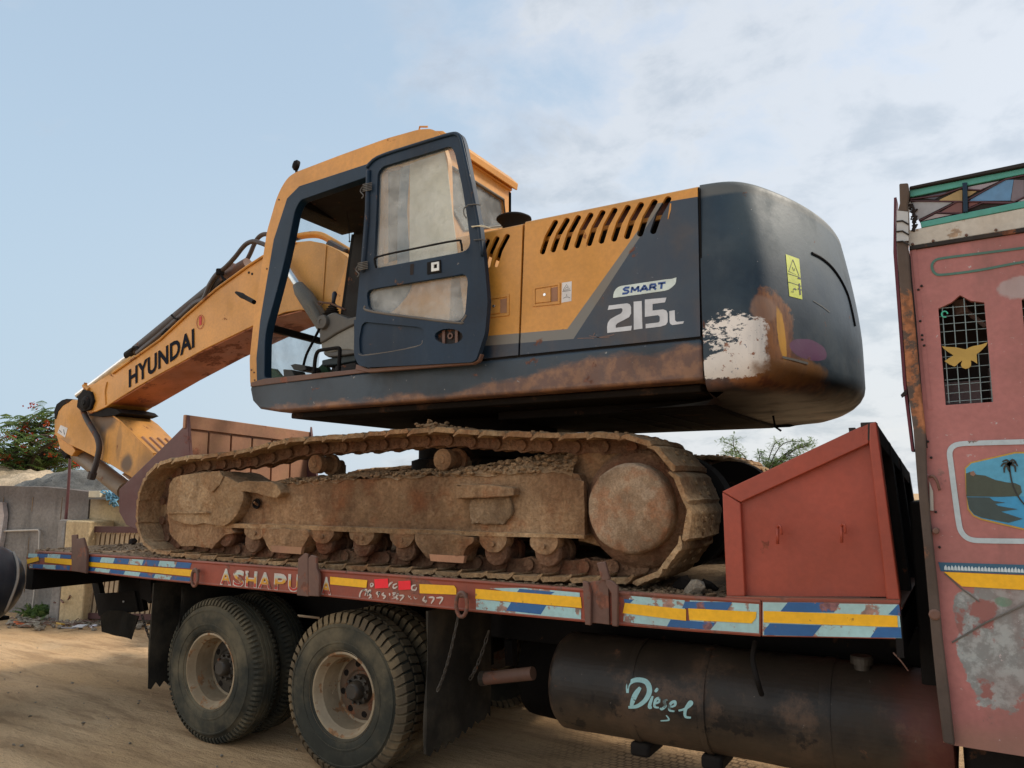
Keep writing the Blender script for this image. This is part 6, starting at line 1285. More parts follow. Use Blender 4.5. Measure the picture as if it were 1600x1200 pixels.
# windscreen frame and lower bar
a0, a1 = P(466, 322, YH+.05), P(558, 362, YI); hx = Vector((-.16, 0, .05)); b = B(); q = [a0+Vector((.03, 0, 0)), a1+Vector((.03, 0, .0)), a1+Vector((.05, 0, .09)), a0+Vector((.05, 0, .09))]; b.hexa(q, [v+Vector((-.22, 0, 0)) for v in q]); b.obj('screen_header', M['black'], cabf)
c0, c1 = P(415, 512, YH+.03), P(500, 534, YI); b = B(); b.hexa([c0+Vector((0, 0, .028)), c1+Vector((0, 0, .028)), c1-Vector((0, 0, .028)), c0-Vector((0, 0, .028))], [v+Vector((.05, 0, 0)) for v in (c0+Vector((0, 0, .028)), c1+Vector((0, 0, .028)), c1-Vector((0, 0, .028)), c0-Vector((0, 0, .028)))]); b.obj('screen_bar', M['black'], cabf, .004)
d0, d1 = P(414, 590, YH+.03), P(500, 610, YI); d1.z = d0.z
b = B(); q = [c0, c1, Vector((c1.x-.02, YI, d0.z)), d0]; b.hexa(q, [v+Vector((.004, 0, 0)) for v in q]); b.obj('lower_screen', M['glass_mid'], cabf)
q = [a0, a1, c1, c0]; b = B(); b.hexa(q, [v+Vector((.004, 0, 0)) for v in q]); b.obj('windscreen', M['glass_clear'], cabf)
b = B(); fp = [P(556, 368, YI), P(540, 485, YI), P(528, 560, YI)]; b.tube([p+Vector((0, -.01, 0)) for p in fp], .035, 6); b.obj('far_pillar', M['black'], cabf)
# far side front corner post, seen left of the near pillar? (hidden) ; floor
b = B(); b.box(xA+.06, XR_, YH+.02, YI, zS+.0, zS+.035); b.obj('cab_floor', M['under'], cabf)
b = B(); b.prism(XZ([(393, 604.5), (575, 582), (700, 566), (700, 560), (575, 575.5), (414, 592), (393, 598)], YH), YH-.012, YH+.06); b.obj('door_sill', M['stake'], cabf, .004)
# interior
YO = .52
def ip(name, px, y0, y1, mat, bev=.006, **kw): b = B(); b.prism(XZ(px, y0), y0, y1); return b.obj(name, mat, cabf, bev, **kw)
zi = lambda pts: [(460+x/7.5, 440+y/7.5) for x, y in pts]
ip('console_top', zi([(300, 722), (290, 640), (305, 540), (320, 440), (360, 410), (400, 380), (430, 365), (470, 362), (520, 385), (620, 430), (720, 405), (760, 400), (760, 475), (640, 530), (480, 610), (360, 690)]), YO, YO+.22, M['greytrim'], .012)
ip('console_side', zi([(310, 722), (400, 670), (520, 600), (640, 535), (760, 480), (760, 830), (640, 800), (540, 800), (420, 830), (330, 820), (318, 780)]), YO+.02, YO+.20, M['tangrey'], .01)
ip('console_foot', zi([(330, 822), (430, 830), (560, 800), (720, 800), (720, 845), (480, 880), (390, 885), (350, 860)]), YO+.02, YO+.2, M['greytrim'], .01)
ip('seat_box', zi([(318, 920), (520, 875), (720, 850), (720, 935), (500, 975), (320, 990)]), YO+.05, YO+.5, plain('teal_black_box', (.015, .03, .035), .6), .01)
ip('seat_base', zi([(470, 990), (720, 940), (720, 1080), (600, 1075), (470, 1070)]), YO+.06, YO+.5, M['near_black'], .01)
c = P(*zi([(350, 480)])[0], YO); b = B(); b.lathe((c.x, YO-.035, c.z), [(0, 0), (.02, 0), (.022, -.006), (.055, .0), (.060, .012), (.060, .04)], 24, 'Y'); b.obj('tilt_knob', M['greytrim'], cabf, smooth=40)
b = B()
for i in range(6):
    u = i/5; yy = 405-u*140; w = 95-u*62; a_, e_ = P(*zi([(440-w+u*15, yy+18)])[0], YO+.1), P(*zi([(440+w*.85+u*15, yy-12)])[0], YO+.1); m_ = (a_+e_)/2; r = (e_-a_).length/2; b.lathe((m_.x, m_.y, m_.z), [(r*.6, -.014), (r, 0), (r*.6, .012)], 16, 'Z')
b.obj('joystick_boot', M['near_black'], cabf, smooth=60)
b = B(); b.tube([P(*q, YO+.1) for q in zi([(455, 260), (462, 200), (472, 140), (470, 118)])], [.014, .018, .022, .012], 10); b.obj('joystick', plain('joystick_plastic', (.02, .028, .05), .5), cabf, smooth=180)
b = B(); b.tube([P(*q, YO+.08) for q in zi([(290, 232), (320, 245), (420, 255), (520, 295), (600, 330)])], .009, 7); b.tube([P(*q, YO+.08) for q in zi([(300, 240), (275, 262), (310, 285), (335, 260)])], .005, 5); b.obj('console_bar', M['stake'], cabf, smooth=180)
b = B(); b.tube(smoothpath([P(*q, .34) for q in zi([(232, 1085), (238, 960), (255, 860), (290, 810), (380, 795), (500, 778), (530, 790), (532, 840), (525, 960), (522, 1065)])], 3), .015, 8); b.obj('grab_rail', M['black'], cabf, smooth=180)
b = B(); b.tube(smoothpath([P(*q, .75) for q in zi([(345, 450), (290, 560), (210, 720), (140, 860), (105, 990)])], 3), .012, 7); b.obj('travel_lever', M['black'], cabf, smooth=180)
b = B(); q = [P(*v, .75) for v in zi([(20, 990), (75, 975), (195, 995), (210, 1045), (150, 1065), (60, 1045)])]; b.prism([(p.x, p.z) for p in q], .68, .86); b.obj('pedal', M['hub'], cabf, .006)
b = B(); q = [P(*v, .6) for v in [(449, 578), (463, 579), (468, 590), (450, 590)]]; b.prism([(p.x, p.z) for p in q], .55, .7); b.obj('pedal', M['hub'], cabf, .006)
M['matgreen'] = worn('green_floor_mat', (.012, .060, .022), .8, .2, .3, (.06, .07, .04), 0, streak=0, top=0)
ip('floor_mat', [(413, 574), (428, 576), (436, 586), (452, 593), (414, 595)], .95, 1.0, M['matgreen'], .0); ip('floor_mat', [(480, 590), (500, 572), (506, 566), (514, 582), (520, 588)], .9, .95, M['matgreen'], 0)
ip('seat', [(600, 470), (640, 455), (650, 330), (700, 320), (705, 560), (600, 565)], .62, 1.05, plain('seat_cloth', (.03, .04, .055), .9), .03)
b = B(); p = P(540, 330, .7); b.tube([p+Vector((0, 0, .05)), P(545, 352, .7), P(546, 375, .7)], .004, 5); b.lathe(tuple(P(546, 377, .7)), [(0, -.012), (.010, 0), (0, .012)], 8, 'Z'); b.obj('hanging_wire', M['near_black'], cabf)
b = B(); b.tube(smoothpath([P(500, 335, 1.1), P(515, 348, 1.1), P(537, 353, 1.1)], 3), .003, 5); b.obj('hanging_wire', M['near_black'], cabf)
# work lamp on the roof
p = P(463, 262, .35); b = B(); Rl = Matrix.Rotation(.35, 3, 'Y'); b.lathe((0, 0, 0), [(0, .02), (.040, .02), (.044, .012), (.046, -.01), (.030, -.028), (0, -.034)], 22, 'Y'); b.v = [tuple(p+Rl @ (Matrix.Rotation(-.5, 3, 'Z') @ Vector(v))+Vector((0, 0, .02))) for v in b.v]; b.tube([p+Vector((.0, 0, -.02)), p+Vector((.02, 0, -.09))], .012, 7); b.obj('work_lamp', M['black'], cabf, smooth=40)
b = B(); b.tube([P(655, 204, .3), P(656, 198, .3), P(668, 198, .3)], .008, 6); b.obj('roof_lug', M['yellow'], cabf)
# mirror bracket in front of the boom
b = B(); a_, c_ = P(369, 457, YH+.25), P(397, 472, YH+.1); b.tube([a_, a_.lerp(c_, .35), a_.lerp(c_, .40), c_], [.012, .026, .022, .020], 8); b.obj('front_lamp_arm', M['black'], cabf, smooth=40)
b = B()
for x, y in ((397, 582), (398, 594), (417, 420), (436, 312), (393, 578)): p = P(x, y, YH); b.lathe((p.x, YH-.004, p.z), [(0, -.003), (.007, -.001), (.008, .004)], 8, 'Y')
b.obj('shell_bolt', M['stake'], cabf)
# ================= door, swung right back along the side
YD = .085
dout = [(572, 256), (592, 242), (700, 207), (713, 205), (721, 210), (726, 224), (736, 275), (750, 350), (757, 410), (762, 470), (758, 520), (744, 562), (737, 566), (640, 571), (575, 574), (560, 571), (553, 556), (553, 530), (562, 430), (570, 330)]
dwin = [(590, 270), (598, 260), (700, 229), (706, 230), (711, 240), (722, 290), (730, 340), (735, 380), (731, 389), (722, 394), (588, 419), (584, 415), (588, 330)]
dlow = [(573, 458), (579, 451), (722, 428), (729, 431), (731, 440), (727, 490), (720, 500), (712, 502), (582, 486), (575, 480)]
doval = [(701+22*math.cos(a), 525.5+12*math.sin(a)) for a in np.linspace(0, 2*math.pi, 16, endpoint=False)]
drec = [(565, 508), (570, 503), (655, 511), (662, 515), (662, 530), (652, 541), (570, 555), (562, 552), (561, 530)]
b = B(); b.prism(rounded(XZ(dout, YD), .03, 3), YD, YD+.045, holes=[rounded(XZ(dwin, YD), .03, 3), rounded(XZ(dlow, YD), .03, 3), XZ(doval, YD), rounded(XZ(drec, YD), .02, 3)]); door = b.obj('cab_door', M['navy_door'], ex, .009, 3)
def tubepx(pts, y, r, name, mat, n=10, closed=False, k=4): b = B(); q = [P(x, v, y) for x, v in pts]; b.tube(smoothpath(q, k) if k > 1 else q, r, n, closed=closed); return b.obj(name, mat, door, smooth=180)
tubepx([(573, 262), (590, 246), (640, 229), (700, 211), (713, 210), (719, 216), (724, 235), (735, 285), (747, 345), (754, 400)], YD-.004, .013, 'door_tube', M['navy_door'])
tubepx([(576, 266), (575, 300), (574, 340), (571, 380), (567, 425)], YD-.004, .018, 'door_tube', M['navy_door'])
b = B(); b.prism(XZ(dwin, YD+.02), YD+.028, YD+.032); b.obj('door_glass', M['glass'], door)
b = B(); b.prism(XZ([(571, 449), (733, 425), (735, 505), (571, 490)], YD+.02), YD+.030, YD+.034); b.obj('door_glass', M['glass'], door)
b = B(); b.prism(XZ([(555, 500), (668, 508), (668, 545), (556, 560)], YD+.03), YD+.016, YD+.04); b.obj('pressed_panel', M['navy_door'], door)
M['ridge'] = worn('dust_worn_ridge', (.11, .095, .08), .6, .2, .5, (.2, .16, .12), .1, streak=.3, top=.5)
tubepx([(561, 553), (575, 555), (650, 542), (661, 532)], YD+.006, .007, 'press_rim', M['ridge'], 8); tubepx([(571, 478), (582, 487), (710, 504), (722, 502), (729, 492)], YD+.004, .010, 'press_rim', M['ridge'], 8)
tubepx([(574, 462), (580, 452), (650, 440), (724, 428)], YD+.006, .007, 'press_rim', M['navy_door'], 8)
tubepx([(588, 418), (586, 409), (591, 401), (650, 388), (712, 376), (720, 379), (722, 392)], YD-.03, .0075, 'door_rail', M['black'], 8)
b = B(); c = P(681, 416.5, YD); b.prism(XZ([(668, 410), (689, 406), (690, 426), (668, 429)], YD), YD-.006, YD+.001); b.obj('latch_panel', M['black'], door, .002)
b = B(); b.prism(XZ([(675, 411), (687, 409), (687, 423), (675, 425)], YD-.006), YD-.016, YD-.005, holes=[XZ([(679, 414), (684, 413), (684, 419), (679, 420)], YD-.006)]); b.obj('latch_catch', plain('bright_catch', (.55, .55, .52), .4, .3), door, .001)
b = B(); b.prism(rounded(XZ([(641, 413), (647, 412), (646, 429), (641, 430)], YD), .008, 3), YD-.0015, YD+.0005); b.obj('lock_slot', M['near_black'], door)
b = B(); b.prism(XZ([(676, 512), (726, 514), (726, 540), (676, 538)], YD+.05), YD+.038, YD+.044); b.obj('oval_back', M['near_black'], door)
b = B(); cc = P(704, 525, YD+.03)
for x, w in ((692, 4), (712, 4)): b.prism(XZ([(x, 514), (x+w, 514), (x+w, 537), (x, 537)], YD+.03), YD+.022, YD+.034)
b.lathe((cc.x, YD+.024, cc.z), [(.012, 0), (.022, 0), (.022, .012), (.012, .012)], 14, 'Y'); b.obj('lock_mechanism', M['stake'], door)
b = B(); b.prism(XZ([(556, 569), (575, 576), (742, 561), (747, 552), (752, 553), (748, 564), (738, 569), (575, 582), (555, 578)], YD+.02), YD+.02, YD+.06); b.obj('door_lower_lip', M['stake'], door, .005)
for (cx, cy, w) in ((574, 292, 13), (567, 415, 14)):
    b = B()
    for k in range(5): y = cy-5+k*2.6; b.tube([P(cx-w*.55, y+1.5, YD-.014), P(cx, y, YD-.026), P(cx+w*.55, y-1.5, YD-.014)], .0042, 5)
    b.tube(smoothpath([P(cx-8, cy, YD-.02), P(cx-11, cy+7, YD-.02), P(cx-6, cy+13, YD-.02), P(cx-9, cy+18, YD-.02)], 3), .0045, 5); b.obj('cloth_tie', M['greytrim'], door)
for y in (320, 354, 375): b = B(); b.tube([P(731+(y-320)*.17, y, YD-.012), P(742+(y-320)*.17, y-1, YD-.022), P(751+(y-320)*.17, y+.5, YD-.012)], .0042, 6); b.obj('wire_tie', M['greytrim'] if y != 354 else M['cream'], door)
b = B(); b.tube(smoothpath([P(738, 355, YD-.018), P(752, 352, YD-.01), P(768, 357, YD), P(785, 355, YD+.03)], 3), .0035, 5); b.obj('wire_tie', M['cream'], door)
b = B(); b.tube(smoothpath([P(731, 321, YD-.02), P(725, 326, YD-.03), P(725, 335, YD-.03), P(729, 341, YD-.02)], 3), .0045, 6); b.obj('wire_hook', M['greytrim'], door)
# ================= boom
YB0, YB1 = 1.32, 1.86
bm_side = [(130, 607), (137, 602), (150, 598), (173, 584), (215, 555), (250, 530), (291, 492), (338, 451), (386, 416), (411, 400), (440, 386), (462, 378), (484, 376), (505, 380), (530, 392), (552, 408), (575, 440), (600, 500), (612, 560), (580, 575), (560, 550), (530, 510), (500, 490), (471, 484), (445, 488), (427, 495), (387, 513), (319, 546), (250, 584), (212, 606), (180, 626), (165, 636), (150, 643), (140, 645), (128, 638), (124, 622)]
b = B(); b.prism(XZ(bm_side, YB0), YB0, YB1, mi=0); boom = b.obj('boom', [M['yellow']], ex, .006)
zlow = [(x, z) for x, z in XZ([(140, 645), (180, 626), (250, 584), (319, 546), (387, 513), (427, 495), (471, 484)], YB0)]
b = B()
for (xa, za), (xb_, zb_) in zip(zlow[:-1], zlow[1:]): b.hexa([Vector((xa, YB0+.012, za-.0)), Vector((xb_, YB0+.012, zb_)), Vector((xb_, YB1-.012, zb_)), Vector((xa, YB1-.012, za))], [Vector((xa, YB0+.012, za-.012)), Vector((xb_, YB0+.012, zb_-.012)), Vector((xb_, YB1-.012, zb_-.012)), Vector((xa, YB1-.012, za-.012))])
b.obj('boom_underplate', M['yellow_under'], boom)
b = B(); tl2 = [P(x, y, YB0-.01) for x, y in [(176, 583), (215, 555.5), (250, 530.5), (291, 492.5), (338, 451.5), (386, 416.5), (411, 400.5), (440, 386.5), (462, 378.5)]]; b.tube(tl2, .014, 6); b.obj('weld_edge', M['yellow_rusty'], boom)
b = B(); b.tube([P(167, 597, YB0-.004), P(164, 612, YB0-.004), P(165, 632, YB0-.004)], .010, 6); b.obj('weld_seam', M['yellow_rusty'], boom)
b = B(); b.tube([P(510, 383, YB0-.004), P(507, 430, YB0-.004), P(504, 475, YB0-.004)], .006, 6); b.obj('weld_seam', M['yellow_rusty'], boom)
# HYUNDAI along the boom
lt = plain('navy_lettering', (.008, .010, .018), .8, spec=.1)
def slanted_text(s, a, c, hpx, mat, y, parent, bold=.0, name='boom_lettering'):
    p0, p1 = P(*a, y), P(*c, y); t = P(a[0], a[1]-hpx, y); cu = bpy.data.curves.new(name, 'FONT'); cu.body = s; cu.offset = bold; cu.resolution_u = 3; cu.space_character = 1.05
    o = bpy.data.objects.new(name, cu); COL.objects.link(o); dg = bpy.context.evaluated_depsgraph_get(); me = bpy.data.meshes.new_from_object(o.evaluated_get(dg)); bpy.data.objects.remove(o); bpy.data.curves.remove(cu)
    xs = [v.co.x for v in me.vertices]; y1 = max(v.co.y for v in me.vertices); x0, x1 = min(xs), max(xs)
    for v in me.vertices: v.co = p0+(p1-p0)*((v.co.x-x0)/(x1-x0))+(t-p0)*(v.co.y/y1)
    me.materials.clear(); me.materials.append(mat); o = bpy.data.objects.new(name, me); COL.objects.link(o); attach(o, parent); return o
slanted_text('HYUNDAI', (201, 605), (303.5, 541), 27, lt, YB0-.006, boom, .03)
slanted_text('1', (311, 508.5), (315, 506.5), 13, plain('red_mark', (.50, .03, .02), .6), YB0-.006, boom, .02, 'number_mark')
b = B(); c = P(313, 503, YB0-.006); b.tube([c+Vector((.060*math.cos(a), 0, .078*math.sin(a))) for a in np.linspace(0, 2*math.pi, 24, endpoint=False)], .0028, 5, closed=True); b.obj('number_ring', plain('red_ring', (.40, .06, .03), .5), boom)
for (x, y) in ((389, 426), (394, 428)): b = B(); p = P(x, y, YB0); b.lathe((p.x, YB0-.004, p.z), [(0, -.002), (.014, 0), (.014, .006)], 10, 'Y'); b.obj('boom_plug', M['near_black'], boom)
# pins at the boom tip
p = P(132, 629, YB0-.05); b = B(); b.lathe((p.x, YB0-.07, p.z), [(0, 0), (.03, 0), (.035, .01), (.065, .012), (.085, .03), (.085, .68), (0, .68)], 26, 'Y'); b.obj('boom_pin', M['black'], boom, smooth=40)
b = B(); b.prism(XZ([(122, 620), (130, 608), (142, 612), (146, 626), (141, 640), (128, 644), (120, 636)], YB0-.03), YB0-.035, YB0+.0); b.obj('pin_boss', M['black'], boom, .01)
b = B(); b.tube([P(132, 602, YB0), P(134, 606, YB0), P(140, 609, YB0)], .03, 8); b.tube([P(133, 603, YB0), P(134, 598, YB0)], .02, 8); b.obj('tip_fitting', M['yellow_rusty'], boom)
b = B(); b.prism(XZ([(148, 650), (162, 639), (180, 638), (192, 641), (198, 646), (188, 650), (165, 652)], YB0+.1), YB0+.02, YB1-.02); b.obj('tip_dark_piece', M['black'], boom)  # dark piece under the boom tip
# arm cylinder along the top of the boom and its rod
YM = 1.60
def rod(pts, r, y, mat, name, n=16): b = B(); q = [P(a, c, y) for a, c in pts]; b.tube(q, r, n); return b.obj(name, mat, boom, smooth=40)
rod([(214, 548), (352, 436)], [.075, .075], YM, M['hose'], 'arm_cylinder'); rod([(122, 618), (218, 545)], [.045, .045], YM, M['chrome'], 'arm_cylinder_rod')
b = B(); q = P(366, 430, YM); b.lathe((q.x, YM-.12, q.z), [(0, 0), (.10, .01), (.13, .04), (.13, .2), (.10, .23), (0, .24)], 24, 'Y'); b.obj('cylinder_mount', M['stake'], boom, smooth=40)
rod([(352, 436), (388, 412)], [.085, .07], YM-.05, M['stake'], 'cylinder_end')
rod([(200, 556), (216, 545)], [.06, .06], YM, M['black'], 'cylinder_gland')
b = B(); q = [P(x, y, YM-.1) for x, y in [(205, 549), (209, 543), (214, 543), (217, 548)]]; b.tube(q, .02, 6); b.obj('pipe_clamp', M['black'], boom)
for yy, off in ((YM-.16, 0), (YM-.10, -2)): b = B(); b.tube(smoothpath([P(x, y+off, yy) for x, y in [(214, 553), (250, 524), (291, 487), (306, 474), (318, 468), (326, 449), (336, 433), (344, 426)]], 3), .024, 8); b.obj('boom_pipe', M['hose'], boom, smooth=180)
b = B(); b.tube([P(255, 523, YM-.2), P(262, 516, YM-.2)], .03, 6); b.tube([P(268, 492, YM-.2), P(272, 497, YM-.2), P(278, 499, YM-.2)], .012, 6); b.obj('pipe_clamp', M['black'], boom)
h1 = [(344, 424), (353, 417), (367, 402), (378, 388), (386, 380.5), (396, 377), (405, 379), (415, 383), (430, 392)]; h2 = [(360, 428), (371, 419), (384, 408), (391, 396), (397, 382), (403, 372), (411, 366.5), (421, 366.5), (440, 372), (458, 373)]
for k, (hh, yy) in enumerate(((h1, YM-.2), (h2, YM-.02))): b = B(); b.tube(smoothpath([P(x, y, yy) for x, y in hh], 4), .025, 9); b.obj('hydraulic_hose', M['hose'], boom, smooth=180)
b = B(); q = P(344, 425, YM-.2); b.lathe(tuple(q), [(0, -.03), (.045, -.03), (.045, .03), (0, .03)], 8, 'Z'); b.tube([P(345, 428, YM-.2), P(350, 438, YM-.2), P(341, 446, YM-.2)], .018, 6); b.tube([P(350, 436, YM-.2), P(356, 444, YM-.2)], .02, 6); b.obj('hose_fitting', M['black'], boom)
# pipes over the boom knee, seen through the cab
for yy, dy in ((YM-.05, 0), (YM+.12, 3)): b = B(); b.tube(smoothpath([P(x, y+dy, yy) for x, y in [(455, 371), (478, 366), (500, 366), (520, 376), (540, 388), (560, 400)]], 4), .028, 8); b.obj('knee_pipe', M['yellow_rusty'], boom, smooth=180)
b = B(); b.tube([P(455, 372, YM-.05), P(466, 370, YM-.05)], .04, 8); b.tube([P(515, 382, YM-.1), P(540, 396, YM-.1)], .05, 8); b.obj('pipe_joint', M['hose'], boom)
# boom cylinder beside the boom
for yy in (YB0-.10, YB1+.12):
    b = B(); b.tube([P(434, 398, yy), P(474, 458, yy)], .038, 18); b.obj('boom_cylinder_rod', M['chrome'], ex, smooth=40)
    b = B(); b.tube([P(466, 446, yy), P(470, 454, yy), P(478, 464, yy), P(520, 530, yy), P(545, 575, yy)], [.055, .07, .08, .075, .075], 18); b.obj('boom_cylinder', M['greytrim'], ex, smooth=40)
b = B(); b.tube([P(486, 474, YB0-.2), P(500, 500, YB0-.2)], .04, 10); b.obj('cylinder_valve', M['greytrim'], ex, smooth=40)
# ================= arm
YA0, YA1 = 1.38, 1.80
def arm_hook(k, c):
    for (x, y, rx, rz, f) in ((162, 655, .26, .16, .9), (160, 680, .07, .13, .7), (198, 724, .10, .11, .85), (186, 690, .05, .2, .35), (230, 735, .2, .2, .4), (100, 690, .15, .06, .4)):
        q = P(x, y, YA0); c = k.mix(k.m('MULTIPLY', k.ell((q.x, q.z), (rx, rz), .22, 5., 'xz', .35), f), c, (.035, .022, .017))
    return c
M['arm'] = worn('stained_yellow_arm_paint', (.60, .27, .042), .5, .2, .3, (.40, .23, .10), .26, (.14, .05, .018), 3.2, .45, (.16, .07, .03), .35, .2, hook=arm_hook)
armp = [(85, 655), (85, 642), (89, 632), (97, 626), (104, 624), (114, 624), (123, 627), (135, 634), (150, 644), (168, 644), (191, 661), (215, 686), (240, 710), (262, 735), (275, 760), (240, 775), (205, 746), (174, 727), (152, 716), (126, 703), (108, 695), (85, 679)]
arm_s = XZ(armp, YA0)
b = B(); b.prism(arm_s, YA0, YA1); arm = b.obj('arm', M['arm'], ex, .008)
b = B(); b.prism(XZ([(84, 679), (108, 695), (114, 704), (108, 713), (98, 707), (90, 700)], YA0), YA0+.03, YA1-.03); b.obj('cylinder_lug', M['yellow_rusty'], arm, .006)
b = B(); cap = [(85.5, 655), (84.5, 642), (88.5, 631.5), (97, 625), (104, 623), (113, 623.5), (108, 628), (98, 634), (91, 643), (87.5, 655)]; b.prism(XZ(cap, YA0-.004), YA0-.006, YA1+.006); b.obj('arm_cap', M['black'], arm, .004)
flatpx('arm_sticker', [(95, 664), (106, 669), (102, 683.5), (90, 676)], M['sticker'], YA0, .003, arm); b = B(); b.stroke([(P(x, y, YA0).x, P(x, y, YA0).z) for x, y in ((100, 671), (101, 679))], .012, YA0-.004, .0005); b.stroke([(P(x, y, YA0).x, P(x, y, YA0).z) for x, y in ((93, 672), (97, 676))], .008, YA0-.004, .0005); b.obj('sticker_print', lt, arm)
b = B(); p = P(116, 706, YA0+.2); b.lathe((p.x, YA0+.08, p.z), [(0, 0), (.07, .0), (.09, .02), (.09, .24), (.07, .26), (0, .26)], 20, 'Y'); b.obj('cylinder_pin', M['black'], arm, smooth=40)
b = B(); b.tube([P(116, 703, YA0+.2), P(124, 709, YA0+.2), P(196, 766, YA0+.2)], [.09, .105, .105], 18); b.obj('bucket_cylinder', worn('oily_khaki_cylinder', (.16, .115, .075), .5, .2, .3, (.2, .15, .1), .3, streak=.3, top=.2), arm, smooth=40)
b = B(); b.tube([P(196, 745, YA0+.3), P(225, 768, YA0+.3)], .065, 14); b.obj('bucket_cylinder_rod', M['chrome'], arm, smooth=40)
b = B(); b.tube(smoothpath([P(x, y, YA0-.05) for x, y in [(130, 642), (136, 656), (145, 671), (152, 684), (155, 698), (153, 712), (149, 728), (144, 743)]], 3), .034, 9); b.obj('hydraulic_hose', M['hose'], arm, smooth=180)
b = B(); b.cyl(P(145, 738, YA0-.05), P(142, 748, YA0-.05), .05, n=8); b.obj('hose_end', M['hose'], arm)
# top plate of the arm, rusty, with cooling ribs near the end
tops = [P(x, y, YA0) for x, y in [(168, 644), (191, 661), (215, 686), (240, 710)]]
b = B()
for a_, c_ in zip(tops[:-1], tops[1:]): b.hexa([a_+Vector((0, -.012, .0)), c_+Vector((0, -.012, 0)), c_+Vector((0, .46, 0)), a_+Vector((0, .46, 0))], [v+Vector((.008, 0, .016)) for v in (a_+Vector((0, -.012, .0)), c_+Vector((0, -.012, 0)), c_+Vector((0, .46, 0)), a_+Vector((0, .46, 0)))])
b.obj('arm_top_plate', M['yellow_rusty'], arm)
b = B()
for k in range(4): a_ = tops[2].lerp(tops[3], .0)+Vector((.0, .06+k*.10, .02)); c_ = tops[3]+Vector((0, .06+k*.10, .02)); b.tube([a_, c_], .022, 6)
b.obj('wear_strip', M['bucket'], arm)
# ================= bucket
YK0, YK1 = .80, 2.45
sp_ = [(292, 648), (291, 662), (240, 713), (186, 765), (186, 800), (197, 820), (215, 828), (260, 842), (305, 842), (300, 740), (296, 700)]
b = B(); b.prism(XZ(sp_, YK0), YK0, YK0+.035); bk = b.obj('bucket_side', M['bucket_side'], ex, .005)
xk = P(293, 648, YK0).x; zk = P(293, 648, YK0).z
b = B(); b.prism(XZ(sp_, YK0), YK1, YK1+.035); b.obj('bucket_side', M['bucket_side'], ex, .005)
bx, bz = P(292, 648, YK0), P(296, 700, YK0); far_t = PX(497, 677, bx.x); dz = (far_t.z-bx.z)/(far_t.y-bx.y)
print('bucket far', far_t, dz)
def kq(y, z0): return z0+(y-YK0)*dz
z_l0, z_l1 = bx.z, P(293, 669, YK0).z
b = B(); q = [Vector((bx.x, YK0-.012, z_l0)), Vector((bx.x, YK1+.04, kq(YK1, z_l0))), Vector((bx.x, YK1+.04, kq(YK1, z_l1))), Vector((bx.x, YK0-.012, z_l1))]; b.hexa(q, [v+Vector((-.04, 0, 0)) for v in q]); b.obj('bucket_lip', M['bucket'], ex, .006)
wid = (YK1-YK0)/6
for k in range(6):
    y0 = YK0+.02+k*wid; y1 = y0+wid-.02; zz0 = kq((y0+y1)/2, z_l1)+.012; b = B(); b.box(bx.x-.05, bx.x-.02, y0, y1, zz0-.75, zz0); b.obj('bucket_panel', M['bucket'], ex, .006)
b = B(); q = [Vector((bx.x-.05, YK0+.01, 1.5)), Vector((bx.x-.05, YK1, 1.5)), Vector((bx.x-.05, YK1, kq(YK1, z_l1))), Vector((bx.x-.05, YK0+.01, kq(YK0, z_l1)))]; b.hexa(q, [v+Vector((-.03, 0, 0)) for v in q]); b.obj('bucket_back', M['bucket_side'], ex)
lowp = XZ([(186, 765), (186, 800), (197, 820), (215, 828), (260, 842), (305, 842)], YK0)
b = B()
for (xa, za), (xb_, zb_) in zip(lowp[:-1], lowp[1:]): b.hexa([Vector((xa, YK0+.02, za)), Vector((xb_, YK0+.02, zb_)), Vector((xb_, YK1, zb_)), Vector((xa, YK1, za))], [Vector((xa+.03, YK0+.02, za+.03)), Vector((xb_+.01, YK0+.02, zb_+.03)), Vector((xb_+.01, YK1, zb_+.03)), Vector((xa+.03, YK1, za+.03))])
b.obj('bucket_floor', M['bucket_side'], ex)
# ================================================================ DRUM AND CAR AT THE LEFT
YD2 = -.55
cc = P(-28, 913, YD2); R2 = (P(-28, 850, YD2)-cc).z
dr = empty('black_drum', (cc.x, YD2, 0), 'rounded navy black drum with a pale strap at the left edge of the picture', 'drum')
b = B(); b.lathe((cc.x, YD2, cc.z), [(0, .30*R2/.42), (R2*.35, .285*R2/.42), (R2*.65, .23*R2/.42), (R2*.88, .13*R2/.42), (R2*.98, .04), (R2, -.03), (R2, -1.2), (R2*.7, -1.3), (0, -1.32)], 56, 'X')
dm = b.obj('drum_body', worn('glossy_dark_drum', (.016, .022, .034), .32, .2, .35, (.12, .11, .10), .06, streak=.35, streak_c=(.08, .08, .08), top=.2, bump=.12), dr, smooth=50)
db = bvh(dm); b = B(); L = [hit(db, x, y, .008) for x, y in ((1, 851), (8, 851.5), (14, 856), (20, 864), (25, 877), (27, 890), (26, 905), (21, 922), (14, 940), (7, 955), (3, 968))]; L = [p for p in L if p is not None]; b.tube(smoothpath(L, 3), .012, 7); b.obj('drum_strap', plain('pale_strap', (.34, .29, .24), .7), dr, smooth=180)
b = B(); b.box(cc.x-1.0, cc.x-.9, YD2-.3, YD2+.3, 0, cc.z-R2*.9); b.box(cc.x-.35, cc.x-.27, YD2-.3, YD2+.3, -.02, cc.z-R2*.93); b.box(cc.x-1.1, cc.x-.1, YD2-.3, YD2+.3, cc.z-R2*1.02, cc.z-R2*.92); b.obj('drum_stand', M['black'], dr, .01)
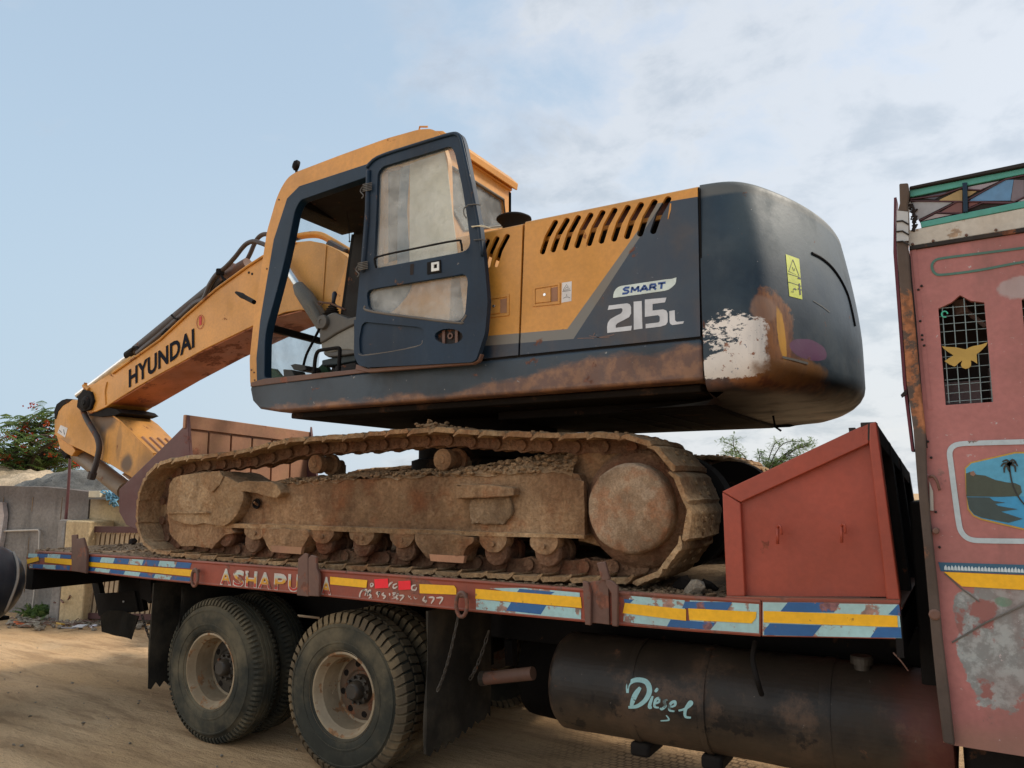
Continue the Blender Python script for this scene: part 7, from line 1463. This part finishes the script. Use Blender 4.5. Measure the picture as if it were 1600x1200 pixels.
# small white car half hidden behind the mud flap
car = empty('parked_car', (-8.7, 3.6, 0), 'small white hatchback parked behind the tail of the flatbed, mostly hidden', 'car')
cb = plain('white_car_paint', (.50, .50, .52), .3); cg = plain('car_glass', (.03, .035, .04), .15); ct_ = plain('car_black_trim', (.02, .02, .02), .6)
c0 = PZ(213, 990, 0.0); ax = Vector((.42, .91, 0)).normalized(); sd = Vector((ax.y, -ax.x, 0))
c0 = c0+Vector((.72, .35, 0))
def cp(l, w, z): return c0+ax*l+sd*w+Vector((0, 0, z))
def cprism(b, prof, w0, w1): n = len(prof); b.add([cp(l, w0, z) for l, z in prof]+[cp(l, w1, z) for l, z in prof], [tuple(range(n)), tuple(range(2*n-1, n-1, -1))]+[(i, (i+1) % n, (i+1) % n+n, i+n) for i in range(n)])
b = B(); cprism(b, [(0, .30), (-.03, .5), (.02, .72), (.2, .80), (3.3, .84), (3.5, .7), (3.5, .3)], -.72, .72); body = b.obj('car_body', cb, car, .06, 4)
b = B(); cprism(b, [(.75, .82), (1.25, 1.32), (1.6, 1.40), (2.8, 1.40), (3.3, 1.2), (3.4, .82)], -.60, .60); b.obj('car_roof', cb, car, .06, 4)
b = B(); q = [cp(.86, -.52, .88), cp(.86, .52, .88), cp(1.27, .46, 1.28), cp(1.27, -.46, 1.28)]; b.hexa(q, [v-ax*.02 for v in q]); b.obj('car_windscreen', cg, car)
for s_ in (-1, 1):
    b = B(); q = [cp(1.0, .605*s_, .90), cp(1.38, .605*s_, 1.30), cp(2.75, .605*s_, 1.30), cp(3.1, .605*s_, .90)]; b.hexa(q, [v+sd*.01*s_ for v in q]); b.obj('car_window', cg, car)
    b = B(); q = [cp(-.04, .45*s_, .62), cp(-.04, .66*s_, .62), cp(-.0, .66*s_, .74), cp(-.0, .45*s_, .74)]; b.hexa(q, [v-ax*.02 for v in q]); b.obj('headlight', M['chrome'], car)
    for l in (.6, 2.85):
        b = B(); p0, p1 = cp(l, .60*s_, .28), cp(l, .74*s_, .28); b.tube([p0, p0.lerp(p1, .15), p0.lerp(p1, .85), p1], [.24, .28, .28, .24], 28); b.obj('car_wheel', M['rubber'], car, smooth=40)
b = B(); cprism(b, [(-.07, .22), (-.08, .45), (.1, .47), (.1, .22)], -.70, .70); b.obj('car_bumper', ct_, car, .03)
for me in bpy.data.meshes:
    if me.users == 0: bpy.data.meshes.remove(me)
